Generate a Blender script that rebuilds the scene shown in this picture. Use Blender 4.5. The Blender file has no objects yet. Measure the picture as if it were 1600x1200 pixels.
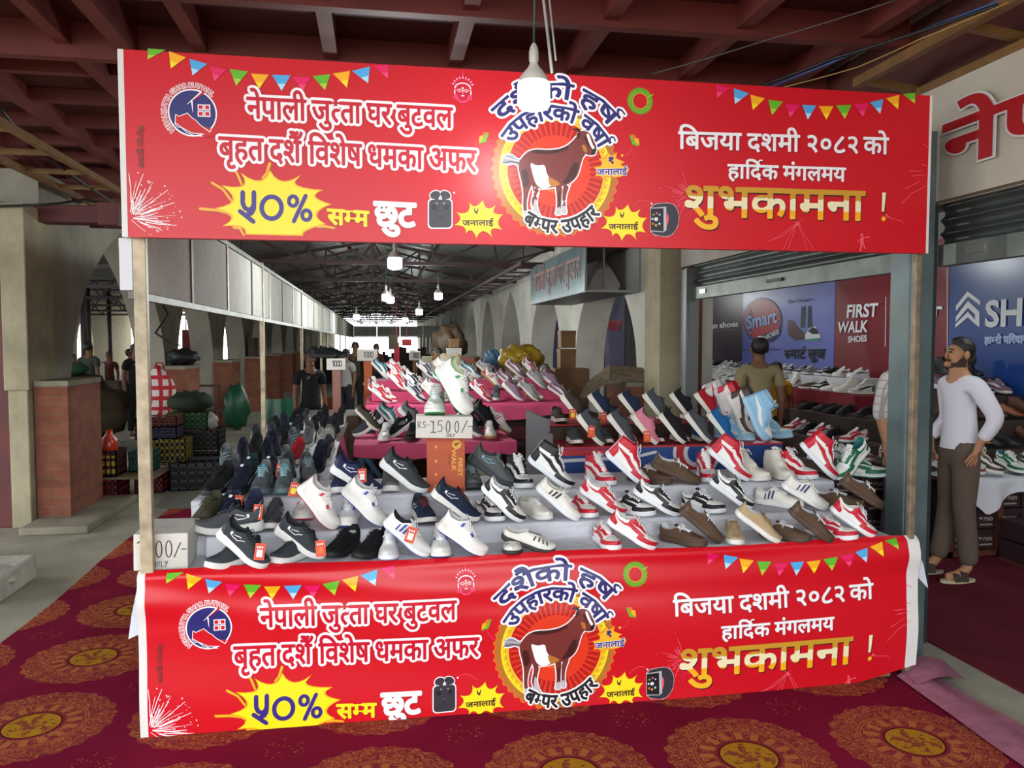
import bpy, bmesh, math, random
from mathutils import Vector, Matrix, Euler
S = bpy.context.scene
COL = S.collection
R = math.radians
rnd = random.Random(7)

# ---------------------------------------------------------------- camera
CAM_H, FPX, YAW, PITCH = 1.65, 1240.0, R(9.6), R(3.05)
cam = bpy.data.cameras.new('camera')
cam.sensor_fit = 'HORIZONTAL'
cam.sensor_width = 36.0
cam.lens = 36.0 * FPX / 1600.0
cam.clip_start, cam.clip_end = 0.05, 400
cam_o = bpy.data.objects.new('camera', cam)
COL.objects.link(cam_o)
cam_o.location = (0, 0, CAM_H)
cam_o.rotation_euler = (R(90) - PITCH, 0, -YAW)
S.camera = cam_o

# ---------------------------------------------------------------- sky, sun, exposure
W = bpy.data.worlds.new('sky'); S.world = W; W.use_nodes = True
_wn = W.node_tree.nodes; _wl = W.node_tree.links
_bg = _wn['Background']
_bg.inputs[0].default_value = (0.93, 0.97, 1.0, 1)
_bg.inputs[1].default_value = 4.4
S.view_settings.view_transform = 'Standard'
S.view_settings.look = 'None'
S.view_settings.gamma = 1.0
S.view_settings.use_curve_mapping = False
S.view_settings.exposure = 0.28
S.cycles.max_bounces = 6
S.cycles.diffuse_bounces = 4
S.cycles.glossy_bounces = 3
S.cycles.transmission_bounces = 4
S.cycles.sample_clamp_indirect = 6.0
S.cycles.use_denoising = True

# ---------------------------------------------------------------- pixel -> point helpers (1600x1200 photo frame)
_f = Vector((math.sin(YAW)*math.cos(PITCH), math.cos(YAW)*math.cos(PITCH), -math.sin(PITCH)))
_r = Vector((math.cos(YAW), -math.sin(YAW), 0))
_u = _r.cross(_f)
_C = Vector((0, 0, CAM_H))
def ray(px, py): return _f + _r*((px-800)/FPX) - _u*((py-600)/FPX)
def onY(px, py, Y): d = ray(px, py); return _C + d*(Y/d.y)
def onX(px, py, X): d = ray(px, py); return _C + d*(X/d.x)
def onZ(px, py, Z): d = ray(px, py); return _C + d*((Z-CAM_H)/d.z)

# ---------------------------------------------------------------- materials
def lin(c):
    if isinstance(c, str):
        c = c.lstrip('#'); c = [int(c[i:i+2], 16)/255 for i in (0, 2, 4)]
        return tuple((v/12.92 if v <= .04045 else ((v+.055)/1.055)**2.4) for v in c) + (1,)
    return tuple(c[:3]) + (1,)
MATS = {}
def mat(name, col='#808080', rough=.6, metal=0., var=0., scale=6., bump=0., bscale=40., spec=.5, emit=None, estr=0., sheen=0., coat=0., alpha=None, col2=None):
    if name in MATS: return MATS[name]
    m = bpy.data.materials.new(name); m.use_nodes = True
    nt = m.node_tree; b = nt.nodes['Principled BSDF']
    c = lin(col)
    b.inputs['Base Color'].default_value = c
    b.inputs['Roughness'].default_value = rough
    b.inputs['Metallic'].default_value = metal
    b.inputs['Specular IOR Level'].default_value = spec
    if sheen: b.inputs['Sheen Weight'].default_value = sheen
    if coat: b.inputs['Coat Weight'].default_value = coat; b.inputs['Coat Roughness'].default_value = .15
    if emit: b.inputs['Emission Color'].default_value = lin(emit); b.inputs['Emission Strength'].default_value = estr
    tc = None
    if var or col2 or bump:
        tc = nt.nodes.new('ShaderNodeTexCoord')
    if var or col2:
        n = nt.nodes.new('ShaderNodeTexNoise'); n.inputs['Scale'].default_value = scale; n.inputs['Detail'].default_value = 5
        nt.links.new(tc.outputs['Object'], n.inputs['Vector'])
        mx = nt.nodes.new('ShaderNodeMix'); mx.data_type = 'RGBA'
        rp = nt.nodes.new('ShaderNodeMapRange'); rp.inputs[1].default_value = .35; rp.inputs[2].default_value = .68
        nt.links.new(n.outputs['Fac'], rp.inputs[0]); nt.links.new(rp.outputs[0], mx.inputs[0])
        c2 = lin(col2) if col2 else tuple(v*(1-var) for v in c[:3]) + (1,)
        mx.inputs[6].default_value = c; mx.inputs[7].default_value = c2
        nt.links.new(mx.outputs[2], b.inputs['Base Color'])
    if bump:
        n = nt.nodes.new('ShaderNodeTexNoise'); n.inputs['Scale'].default_value = bscale; n.inputs['Detail'].default_value = 4
        nt.links.new(tc.outputs['Object'], n.inputs['Vector'])
        bp = nt.nodes.new('ShaderNodeBump'); bp.inputs['Strength'].default_value = bump; bp.inputs['Distance'].default_value = .01
        nt.links.new(n.outputs['Fac'], bp.inputs['Height']); nt.links.new(bp.outputs[0], b.inputs['Normal'])
    MATS[name] = m
    return m
class NB:
    """tiny node-expression builder"""
    def __init__(s, m): s.nt = m.node_tree; s.b = s.nt.nodes['Principled BSDF']
    def n(s, t, **k):
        x = s.nt.nodes.new(t)
        for a, v in k.items(): setattr(x, a, v)
        return x
    def put(s, sock, v):
        if hasattr(v, 'links') or isinstance(v, bpy.types.NodeSocket): s.nt.links.new(v, sock)
        else: sock.default_value = v
    def m(s, op, a, b=None, c=None):
        x = s.n('ShaderNodeMath', operation=op); s.put(x.inputs[0], a)
        if b is not None: s.put(x.inputs[1], b)
        if c is not None: s.put(x.inputs[2], c)
        return x.outputs[0]
    def mix(s, f, a, b):
        x = s.n('ShaderNodeMix', data_type='RGBA'); s.put(x.inputs[0], f); s.put(x.inputs[6], a); s.put(x.inputs[7], b)
        return x.outputs[2]
    def noise(s, vec, scale, detail=4., rough=.5, dist=0.):
        x = s.n('ShaderNodeTexNoise'); s.put(x.inputs['Vector'], vec); x.inputs['Scale'].default_value = scale
        x.inputs['Detail'].default_value = detail; x.inputs['Roughness'].default_value = rough; x.inputs['Distortion'].default_value = dist
        return x.outputs['Fac']
    def rng(s, v, a, b, c=0., d=1.):
        x = s.n('ShaderNodeMapRange'); s.put(x.inputs[0], v)
        for i, q in enumerate((a, b, c, d)): x.inputs[i+1].default_value = q
        return x.outputs[0]
    def bump(s, h, strength=.3, dist=.01):
        x = s.n('ShaderNodeBump'); x.inputs['Strength'].default_value = strength; x.inputs['Distance'].default_value = dist
        s.put(x.inputs['Height'], h); s.nt.links.new(x.outputs[0], s.b.inputs['Normal'])
    def obj(s): return s.n('ShaderNodeTexCoord').outputs['Object']
    def xyz(s, v):
        x = s.n('ShaderNodeSeparateXYZ'); s.put(x.inputs[0], v); return x.outputs
    def vec(s, x, y, z=0.):
        c = s.n('ShaderNodeCombineXYZ'); s.put(c.inputs[0], x); s.put(c.inputs[1], y); s.put(c.inputs[2], z); return c.outputs[0]
    def col(s, v): s.put(s.b.inputs['Base Color'], v)

# ---------------------------------------------------------------- mesh builder
class MB:
    def __init__(s): s.v = []; s.f = []; s.mi = []; s.sm = []
    def add(s, vs, fs, mi=0, smooth=False):
        o = len(s.v); s.v += [tuple(p) for p in vs]
        for f in fs: s.f.append([o+i for i in f]); s.mi.append(mi); s.sm.append(smooth)
        return s
    def bx(s, x0, x1, y0, y1, z0, z1, mi=0, M=None):
        vs = [Vector((x, y, z)) for x in (x0, x1) for y in (y0, y1) for z in (z0, z1)]
        if M: vs = [M @ v for v in vs]
        return s.add(vs, [(0,1,3,2),(4,6,7,5),(0,4,5,1),(2,3,7,6),(0,2,6,4),(1,5,7,3)], mi)
    def bar(s, p, q, w, h=None, mi=0, up=(0,0,1)):
        h = h or w; p = Vector(p); q = Vector(q); d = (q-p).normalized(); up = Vector(up)
        a = d.cross(up)
        if a.length < 1e-4: a = d.cross(Vector((1,0,0)))
        a.normalize(); b = a.cross(d).normalized()
        vs = []
        for c in (p, q):
            for i, j in ((-1,-1),(1,-1),(1,1),(-1,1)): vs.append(c + a*(i*w/2) + b*(j*h/2))
        return s.add(vs, [(3,2,1,0),(4,5,6,7),(0,1,5,4),(1,2,6,5),(2,3,7,6),(3,0,4,7)], mi)
    def tube(s, pts, r, n=8, mi=0, cap=True):
        pts = [Vector(p) for p in pts]; rs = r if isinstance(r, (list, tuple)) else [r]*len(pts)
        vs = []; fs = []; prev = None
        for k, p in enumerate(pts):
            d = (pts[min(k+1, len(pts)-1)] - pts[max(k-1, 0)])
            d = d.normalized() if d.length > 1e-9 else Vector((0,0,1))
            if prev is None:
                a = d.cross(Vector((0,0,1)))
                if a.length < .05: a = d.cross(Vector((1,0,0)))
            else: a = prev - d*prev.dot(d)
            a.normalize(); prev = a; b = d.cross(a)
            for i in range(n):
                t = 2*math.pi*i/n; vs.append(p + (a*math.cos(t) + b*math.sin(t))*rs[k])
        for k in range(len(pts)-1):
            for i in range(n):
                j = (i+1) % n; fs.append((k*n+i, k*n+j, (k+1)*n+j, (k+1)*n+i))
        if cap: fs.append(tuple(range(n-1, -1, -1))); fs.append(tuple(range((len(pts)-1)*n, len(pts)*n)))
        return s.add(vs, fs, mi, True)
    def lathe(s, prof, n=20, M=None, mi=0):
        vs = []; fs = []
        for r, z in prof:
            for i in range(n):
                t = 2*math.pi*i/n; p = Vector((r*math.cos(t), r*math.sin(t), z)); vs.append(M @ p if M else p)
        for k in range(len(prof)-1):
            for i in range(n):
                j = (i+1) % n; fs.append((k*n+i, k*n+j, (k+1)*n+j, (k+1)*n+i))
        return s.add(vs, fs, mi, True)
    def prism(s, poly, a, b, M=None, mi=0):
        """poly of (x, z) extruded along y from a to b"""
        n = len(poly)
        vs = [Vector((x, a, z)) for x, z in poly] + [Vector((x, b, z)) for x, z in poly]
        if M: vs = [M @ v for v in vs]
        fs = [tuple(range(n)), tuple(range(2*n-1, n-1, -1))] + [(i, n+i, n+(i+1) % n, (i+1) % n) for i in range(n)]
        return s.add(vs, fs, mi)
    def grid(s, fn, nu, nv, mi=0, smooth=True, wrap=False):
        vs = [fn(i/(nu-1), j/(nv-1)) for i in range(nu) for j in range(nv)]
        fs = [(i*nv+j, (i+1)*nv+j, (i+1)*nv+j+1, i*nv+j+1) for i in range(nu-1) for j in range(nv-1)]
        return s.add(vs, fs, mi, smooth)
    def blob(s, c, rx, ry, rz, nu=14, nv=10, mi=0, fn=None, M=None):
        vs = []; fs = []; c = Vector(c)
        for j in range(nv+1):
            ph = math.pi*j/nv
            for i in range(nu):
                th = 2*math.pi*i/nu
                d = Vector((math.sin(ph)*math.cos(th), math.sin(ph)*math.sin(th), math.cos(ph)))
                k = fn(d) if fn else 1.
                p = Vector((d.x*rx*k, d.y*ry*k, d.z*rz*k))
                vs.append(c + (M @ p if M else p))
        for j in range(nv):
            for i in range(nu):
                k = (i+1) % nu; fs.append((j*nu+i, (j+1)*nu+i, (j+1)*nu+k, j*nu+k))
        return s.add(vs, fs, mi, True)
    def mesh(s, name, mats):
        me = bpy.data.meshes.new(name); me.from_pydata(s.v, [], s.f)
        for m in (mats if isinstance(mats, (list, tuple)) else [mats]): me.materials.append(m)
        me.polygons.foreach_set('material_index', s.mi); me.polygons.foreach_set('use_smooth', s.sm)
        me.update(); return me
    def build(s, name, mats, parent=None, bev=0, fix=True, loc=None):
        me = s.mesh(name, mats)
        if fix:
            bm = bmesh.new(); bm.from_mesh(me); bmesh.ops.recalc_face_normals(bm, faces=bm.faces); bm.to_mesh(me); bm.free()
        o = bpy.data.objects.new(name, me); COL.objects.link(o)
        if loc is not None:
            me.transform(Matrix.Translation(-Vector(loc))); o.location = loc
        if parent: o.parent = parent
        if bev:
            b = o.modifiers.new('bevel', 'BEVEL'); b.width = bev; b.segments = 2; b.limit_method = 'ANGLE'
        return o
def tag(o, label=None, cat=None, group=None, kind=None):
    if label: o['label'] = label
    if cat: o['category'] = cat
    if group: o['group'] = group
    if kind: o['kind'] = kind
    return o
def empty(name, label, cat, loc=(0,0,0), rot=(0,0,0), group=None):
    o = bpy.data.objects.new(name, None); COL.objects.link(o); o.empty_display_size = .1
    o.location = loc; o.rotation_euler = rot
    return tag(o, label, cat, group)
KIDS = {}
def dup(o, loc, rot, label, group=None, scale=None):
    """copy a thing with its parts and sub-parts"""
    c = o.copy(); COL.objects.link(c); c.location = loc; c.rotation_euler = rot
    c['label'] = label
    if group: c['group'] = group
    if scale: c.scale = scale
    for ch in KIDS.get(o.name, []) or list(o.children):
        d = ch.copy(); COL.objects.link(d); d.parent = c
        for g in ch.children:
            e = g.copy(); COL.objects.link(e); e.parent = d
    return c
# ================================================================ setting
# ---- floor
m = mat('concrete_floor', '#96917f', .85, var=.35, scale=2.2, bump=.5, bscale=9)
tag(MB().bx(-16, 14, -14, 75, -.12, 0).build('floor', m), 'bare grey cement floor of the market hall', 'floor', kind='structure')

# ---- patterned carpet
def carpet_mat(name, base, gold, ox, oy, px, py, rad, dim=1.):
    m = mat(name, base, .95, spec=.04); k = NB(m)
    o = k.obj(); x, y, z = k.xyz(o)
    fx = k.m('SUBTRACT', k.m('FRACT', k.m('ADD', k.m('DIVIDE', k.m('SUBTRACT', x, ox), px), 100.5)), .5)
    fy = k.m('SUBTRACT', k.m('FRACT', k.m('ADD', k.m('DIVIDE', k.m('SUBTRACT', y, oy), py), 100.5)), .5)
    X = k.m('MULTIPLY', fx, px); Y = k.m('MULTIPLY', fy, py)
    r = k.m('DIVIDE', k.m('SQRT', k.m('ADD', k.m('MULTIPLY', X, X), k.m('MULTIPLY', Y, Y))), rad)
    th = k.m('ARCTAN2', Y, X)
    v2 = k.vec(X, Y, 0.)
    def band(v, a, b):  # 1 inside a..b
        return k.m('MULTIPLY', k.m('GREATER_THAN', v, a), k.m('LESS_THAN', v, b))
    nz = k.noise(v2, 30., 1., .5, 1.2)
    curl = band(nz, .475, .53)
    nz2 = k.noise(v2, 22., 1., .5, 1.8)
    curl2 = k.m('MAXIMUM', curl, band(nz2, .475, .515))
    wob = k.m('ADD', r, k.m('MULTIPLY', k.m('SINE', k.m('MULTIPLY', th, 22.)), .022))
    outer = k.m('MULTIPLY', band(wob, .66, 1.0), curl2)
    rings = k.m('MAXIMUM', band(r, .625, .64), band(r, .66, .675))
    petal = k.m('MULTIPLY', band(r, .42, .6), k.m('GREATER_THAN', k.m('SUBTRACT', k.m('ABSOLUTE', k.m('SINE', k.m('MULTIPLY', th, 8.))), k.m('MULTIPLY', r, 1.0)), .22))
    inner = k.m('MULTIPLY', band(r, .4, .62), curl)
    g = k.m('MAXIMUM', k.m('MAXIMUM', outer, rings), k.m('MAXIMUM', petal, inner))
    disc = k.m('LESS_THAN', r, .34)
    star = k.m('LESS_THAN', k.m('ADD', r, k.m('MULTIPLY', k.m('COSINE', k.m('MULTIPLY', th, 6.)), .07)), .2)
    stard = k.m('MAXIMUM', k.m('MULTIPLY', star, k.m('GREATER_THAN', nz, .45)), k.m('MULTIPLY', band(r, .24, .31), k.m('GREATER_THAN', nz2, .57)))
    # sparks at the cell corners
    sx = k.m('SUBTRACT', k.m('ABSOLUTE', X), px/2); sy = k.m('SUBTRACT', k.m('ABSOLUTE', Y), py/2)
    sr = k.m('SQRT', k.m('ADD', k.m('MULTIPLY', sx, sx), k.m('MULTIPLY', sy, sy)))
    vo = k.n('ShaderNodeTexVoronoi'); k.put(vo.inputs['Vector'], v2); vo.inputs['Scale'].default_value = 60
    spark = k.m('MULTIPLY', band(sr, .02, .085), k.m('LESS_THAN', vo.outputs['Distance'], .24))
    big = k.noise(o, 1.3, 4.)
    b1 = lin(base); b2 = tuple(c*.72 for c in b1[:3]) + (1,)
    c = k.mix(k.rng(big, .35, .7), b1, b2)
    tint = k.mix(k.m('MULTIPLY', k.m('LESS_THAN', wob, 1.), .12), c, lin(gold))
    c = k.mix(k.m('MULTIPLY', k.m('MAXIMUM', g, k.m('MULTIPLY', spark, .8)), .8), tint, lin(gold))
    gc = lin('#a67a1f')
    c = k.mix(disc, c, gc)
    c = k.mix(k.m('MULTIPLY', k.m('MULTIPLY', disc, stard), .75), c, lin(base))
    c = k.mix(band(r, .34, .365), c, lin('#54101f'))
    k.col(c)
    k.bump(k.noise(o, 260., 2.), .25, .004)
    return m
cm = carpet_mat('carpet_medallion', '#781532', '#b06c38', 2.17, 2.87, .73, .755, .325)
def carpet_fn(u, v):
    x = -2.06 + 4.7*u; y = -4 + 12.2*v
    x -= .0 if u > 0 else .02*math.sin(y*2.1)
    return (x, y, .002 + .003*(1+math.sin(x*2.3+y*1.7))*.5*(1 if 0 < u < 1 else 0))
tag(MB().grid(carpet_fn, 40, 70).build('carpet', cm), 'maroon carpet with golden medallions lying in front of the stall', 'carpet')
cm2 = carpet_mat('carpet_orange', '#8a2d18', '#b5672c', -1.5, 9.4, .73, .755, .325)
tag(MB().bx(-2.0, -1.0, 8.9, 24, .001, .009).build('carpet', cm2), 'orange brown patterned carpet running down the aisle left of the stalls', 'carpet')
ms = mat('carpet_plain', '#5e1626', .95, var=.25, scale=3, bump=.3, bscale=200, spec=.15)
tag(MB().bx(2.97, 5.95, -1.85, 7.7, .001, .012).bx(3.42, 5.95, 7.7, 13, .001, .012).build('carpet', ms), 'plain dark maroon carpet on the shop floor under the man in sandals', 'carpet')
mp = mat('carpet_back', '#a2687c', .95, var=.3, scale=14, bump=.5, bscale=150, spec=.1)
def flap(u, v):
    y = -3.0 + 6.45*v
    x0, x1 = 2.44 + .012*math.sin(y*5), 2.70 + .015*math.sin(y*7+1)
    if v > .9: x0 += .12*(v-.9)*10*.6
    return (x0 + (x1-x0)*u, y, .012 + .028*math.sin(math.pi*min(1, u*1.2))*(.7+.3*math.sin(y*6)))
mb = MB(); mb.grid(flap, 7, 60); mb.grid(lambda u, v: (2.50+.26*u+.06*v, 3.3+.24*v, .03+.03*math.sin(u*3)), 6, 6)
tag(mb.build('carpet_fold', mp), 'pale pink folded back edge of the carpet beside the shop threshold', 'carpet edge')

# ---- plaster, brick
def plaster(name, col, dirt, zgrime=True, scl=1.6):
    m = mat(name, col, .9, spec=.2); k = NB(m); o = k.obj(); x, y, z = k.xyz(o)
    a = k.rng(k.noise(o, scl, 6., .6), .42, .72)
    st = k.rng(k.noise(k.vec(k.m('MULTIPLY', x, 6.), k.m('MULTIPLY', y, 6.), k.m('MULTIPLY', z, .5)), 1.3, 4.), .5, .75)
    c = k.mix(k.m('MULTIPLY', a, .55), lin(col), lin(dirt)); c = k.mix(k.m('MULTIPLY', st, .14), c, lin(dirt))
    k.col(c); k.bump(k.noise(o, 18., 5.), .25, .02); return m
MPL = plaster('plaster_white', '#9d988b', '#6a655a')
MCOL = plaster('plaster_column', '#a59c82', '#6c6656', scl=3.)
MDARK = plaster('plaster_old', '#8d8775', '#57534a', scl=3.)
def brick(name, c1, c2, mort):
    m = mat(name, c1, .85, spec=.2); k = NB(m); o = k.obj(); x, y, z = k.xyz(o)
    b = k.n('ShaderNodeTexBrick'); k.put(b.inputs['Vector'], k.vec(k.m('ADD', x, y), z, 0.))
    b.inputs['Color1'].default_value = lin(c1); b.inputs['Color2'].default_value = lin(c2); b.inputs['Mortar'].default_value = lin(mort)
    b.inputs['Scale'].default_value = 1.; b.inputs['Brick Width'].default_value = .46; b.inputs['Row Height'].default_value = .083
    b.inputs['Mortar Size'].default_value = .0042; b.inputs['Mortar Smooth'].default_value = .2
    k.col(k.mix(k.m('MULTIPLY', k.rng(k.noise(o, 9., 5.), .4, .7), .35), b.outputs['Color'], lin('#4a2a22')))
    k.bump(b.outputs['Fac'], -.6, .006); return m
MBR = brick('brick_tile', '#875543', '#7b4a3a', '#75604f')
MRED = mat('maroon_paint', '#5e2220', .6, var=.3, scale=4)
MRIB = mat('ceiling_paint', '#6c2f28', .55, var=.25, scale=3, spec=.35)
MDECK = mat('ceiling_board', '#4e221c', .6, var=.3, scale=2.2, spec=.3)

# ---- arcade walls: pointed arches cut through a wall running along Y
def arcade_l(name, xa, xb, ops, y1, ztop, m, label, y0):
    mb = MB(); N = 12
    for x in (xa, xb):
        e = [y0] + [q for c, h, s_, a_ in ops for q in (c-h, c+h)] + [y1]
        for i in range(0, len(e), 2): mb.add([(x, e[i], 0), (x, e[i+1], 0), (x, e[i+1], ztop), (x, e[i], ztop)], [(0,1,2,3)])
    for c, h, sp, ap in ops:
        q = []
        for i in range(N+1):
            a_ = 1.3; tm = math.acos(a_/(1+a_)); th = tm*i/N; q.append((c + a_*h - (1+a_)*h*math.cos(th), sp + (ap-sp)*math.sin(th)/math.sin(tm)))
        q = q + [(2*c-a, b) for a, b in reversed(q[:-1])]
        L = len(q)
        for x in (xa, xb):
            mb.add([(x, a, b) for a, b in q] + [(x, a, ztop) for a, b in q], [(i, i+1, L+i+1, L+i) for i in range(L-1)])
        p = [(c-h, 0)] + q + [(c+h, 0)]; L = len(p)
        mb.add([(xa, a, b) for a, b in p] + [(xb, a, b) for a, b in p], [(i, i+1, L+i+1, L+i) for i in range(L-1)], 0, True)
    for y in (y0, y1): mb.add([(xa, y, 0), (xb, y, 0), (xb, y, ztop), (xa, y, ztop)], [(0,1,2,3)])
    mb.add([(xa, y0, ztop), (xb, y0, ztop), (xb, y1, ztop), (xa, y1, ztop)], [(0,1,2,3)])
    return tag(mb.build(name, m), label, 'wall', kind='structure')
ops = [(10.6, 1.85, 1.1, 3.02)] + [(14.55+3.72*i, 1.37, 1.2, 2.8) for i in range(12)]
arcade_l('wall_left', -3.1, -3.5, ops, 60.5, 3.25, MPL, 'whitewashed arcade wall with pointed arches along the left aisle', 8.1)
# brick facing piers against the left arcade
def brick_pier(y0, y1, x0, x1, zt, label, wallside, facesign):
    t = empty('brick_pier', label, 'pier', ((x0+x1)/2, (y0+y1)/2, 0), group='brick faced piers of the arcades')
    c = Vector(t.location)
    o = MB().bx(x0-c.x, x1-c.x, y0-c.y, y1-c.y, 0, zt-.05).build('brick_facing', MBR, t)
    MB().bx(x0-c.x-(.01 if facesign < 0 else 0), x1-c.x+(.01 if facesign > 0 else 0), y0-c.y-.01, y1-c.y+.01, zt-.05, zt).build('cement_cap', MDARK, t, bev=.006)
    return t
LAB = ['brick faced pier nearest the camera on the left beside the red column', 'second brick pier of the left arcade, behind the red and white bag', 'third brick pier of the left arcade, beside the green sack',
       'fourth brick pier of the left arcade from the camera', 'fifth brick pier of the left arcade from the camera', 'sixth brick pier of the left arcade, far down the aisle', 'farthest brick pier of the left arcade']
for i, y in enumerate([7.68, 12.1, 15.86, 19.5, 23.2, 26.9, 30.6]):
    t = brick_pier(y, y+(.85 if i == 0 else .95), -3.095 if i else -3.028, -2.75, 1.3, LAB[i], 0, 1)
    if i == 0:
        MB().bx(-.13, .42, -.85, .6, 0, .07).build('cement_plinth', MDARK, t, bev=.015)
# column in front of pier one
tag(MB().bx(-3.24, -3.035, 7.6, 8.2, 1.22, 2.86).bx(-3.2, -3.04, 7.58, 8.15, 0, 1.22).build('concrete_column', MCOL, bev=.01), 'pale plastered column edge left of the nearest brick pier', 'column')
tag(MB().bx(-3.9, -3.2, 7.62, 8.3, 0, 2.87).build('red_column', MRED, bev=.01), 'dark red painted column at the left edge of the photo', 'column')
tag(MB().bx(-3.3, -2.35, 7.9, 8.1, 2.74, 2.9).bx(-2.52, -2.34, 7.86, 8.14, 2.72, 2.93).build('pipe_beam', MRED, bev=.008), 'short rusty red beam over the arch on the left', 'beam')
# ---- right arcade
opr = [(10.25, 1.45, 1.3, 2.75)] + [(13.95+3.72*i, 1.33, 1.2, 2.78) for i in range(12)]
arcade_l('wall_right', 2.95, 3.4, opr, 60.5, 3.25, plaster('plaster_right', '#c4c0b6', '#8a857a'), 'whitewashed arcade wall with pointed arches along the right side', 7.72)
LABR = ['brick faced pier on the right under the folded cardboard', 'brick pier of the right arcade behind the carton stack', 'third brick pier of the right arcade', 'fourth brick pier of the right arcade', 'fifth brick pier of the right arcade']
for i, y in enumerate([8.08, 11.95, 15.6, 19.3, 23.0]):
    brick_pier(y, y+.8, 2.62, 2.945, 1.22, LABR[i], 0, -1)
tag(MB().bx(2.78, 3.2, 7.6, 8.05, 0, 3.3).build('concrete_column', MCOL, bev=.01), 'tall pale plastered column right of the hanging sign', 'column')
tag(MB().bx(3.02, 3.16, 7.42, 7.62, 0, 3.3).build('red_column', MRED, bev=.006), 'narrow red painted column strip left of the shop shutter', 'column')

# ---- red ribbed ceiling over the front passage
ce = tag(MB().bx(-7, 3.2, -1.2, 9.1, 3.46, 3.56).build('ceiling', MDECK), 'dark red boarded ceiling over the front passage', 'ceiling', kind='structure')
def rib(*a): MB().bx(*a).build('ceiling_rib', MRIB, ce)
for y, h in ((.6,.2),(1.45,.2),(2.35,.2),(3.2,.2),(4.14,.2),(4.98,.24),(5.62,.13),(6.28,.13),(6.95,.13),(7.62,.13),(8.3,.13),(9.0,.4)):
    rib(-7, 3.2, y-.035, y+.035, 3.46-h+.04, 3.46)
for i in range(14):
    x = -6.9 + .738*i
    rib(x-.04, x+.04, -1.2, 9.0, 3.33, 3.46)
rib(-1.43, -1.34, 2.4, 6.4, 3.28, 3.46)
# the front passage is open to the street behind the camera; far left hall roof
tag(MB().bx(-16, -3.5, 9.1, 44, 3.5, 3.6).build('ceiling', mat('sheet_dark', '#4c4a46', .5, metal=.5)), 'dark sheet roof of the neighbouring hall on the left', 'ceiling', kind='structure')

# ---- corrugated gable roof of the long hall
mr = mat('corrugated_sheet', '#8d918e', .38, metal=.75, var=.4, scale=.7); k = NB(mr); o_ = k.obj(); x_, y_, z_ = k.xyz(o_)
k.bump(k.m('SINE', k.m('MULTIPLY', y_, 55.)), .8, .02)
for nm, sx, lb in (('ceiling_left', -3.5, 'left slope of the corrugated metal roof over the hall'), ('ceiling_right', 3.4, 'right slope of the corrugated metal roof over the hall')):
    mb = MB(); mb.add([(-.08, 9.0, 3.78), (sx, 9.0, 3.2), (sx, 60.3, 3.2), (-.08, 60.3, 3.78)], [(0,1,2,3)])
    mb.add([(-.08, 9.0, 3.81), (sx, 9.0, 3.23), (sx, 60.3, 3.23), (-.08, 60.3, 3.81)], [(0,1,2,3)])
    tag(mb.build(nm, mr), lb, 'roof', kind='structure')
MTR = mat('truss_paint', '#33191a', .55, var=.2, scale=5)
def truss(y, label):
    t = empty('roof_truss', label, 'roof truss', (-.08, y, 2.93), group='steel trusses under the hall roof')
    mb = MB(); mb.bar((-3.02, 0, 0), (3.03, 0, 0), .05, .06); mb.build('bottom_chord', MTR, t)
    mb = MB(); mb.bar((-3.02, 0, .27), (0, 0, .8), .05, .06); mb.bar((3.03, 0, .27), (0, 0, .8), .05, .06); mb.build('rafter', MTR, t)
    mb = MB()
    mb.bar((0, 0, 0), (0, 0, .8), .045)
    for s in (-1, 1):
        for a, b in (((s*.0, 0), (s*.95, .63)), ((s*.95, .63), (s*1.0, 0)), ((s*1.0, 0), (s*2.0, .44)), ((s*2.0, .44), (s*2.05, 0)), ((s*2.05, 0), (s*3.0, .27)), ((s*.5, 0), (0, .8))):
            mb.bar((a[0], 0, a[1]), (b[0], 0, b[1]), .035)
    mb.build('web', MTR, t)
    mb = MB()
    for dx in (-2.5, -1.25, 1.25, 2.5): mb.bar((dx, 0, .78-abs(dx)*.175), (dx, 3.7, .78-abs(dx)*.175), .04, .05)
    for dx in (-1.0, 1.0): mb.bar((dx, 0, .02), (dx*.3, 3.6, .62), .03)
    mb.build('purlin', MTR, t)
for i in range(14):
    truss(9.45+3.72*i, ['nearest', 'second', 'third', 'fourth', 'fifth', 'sixth', 'seventh', 'eighth', 'ninth', 'tenth', 'eleventh', 'twelfth', 'thirteenth', 'farthest'][i] + ' dark steel roof truss from the stall in the hall')
# long cable tray on the right under the roof
tray = empty('cable_tray', 'long dark steel ladder tray hung along the right side of the hall roof', 'cable tray', (2.2, 20, 2.75))
mb = MB()
for x in (-.2, .2): mb.bar((x, -9, 0), (x, 13, 0), .03, .05)
mb.build('side_rail', MTR, tray)
for i in range(30): MB().bar((-.2, -9+i*.75, 0), (.2, -9+i*.75, 0), .025).build('rung', MTR, tray)
for y in (-8, -1, 6, 12): MB().bar((0, y, .02), (0, y, .62), .02).build('hanger', MTR, tray)
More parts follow.
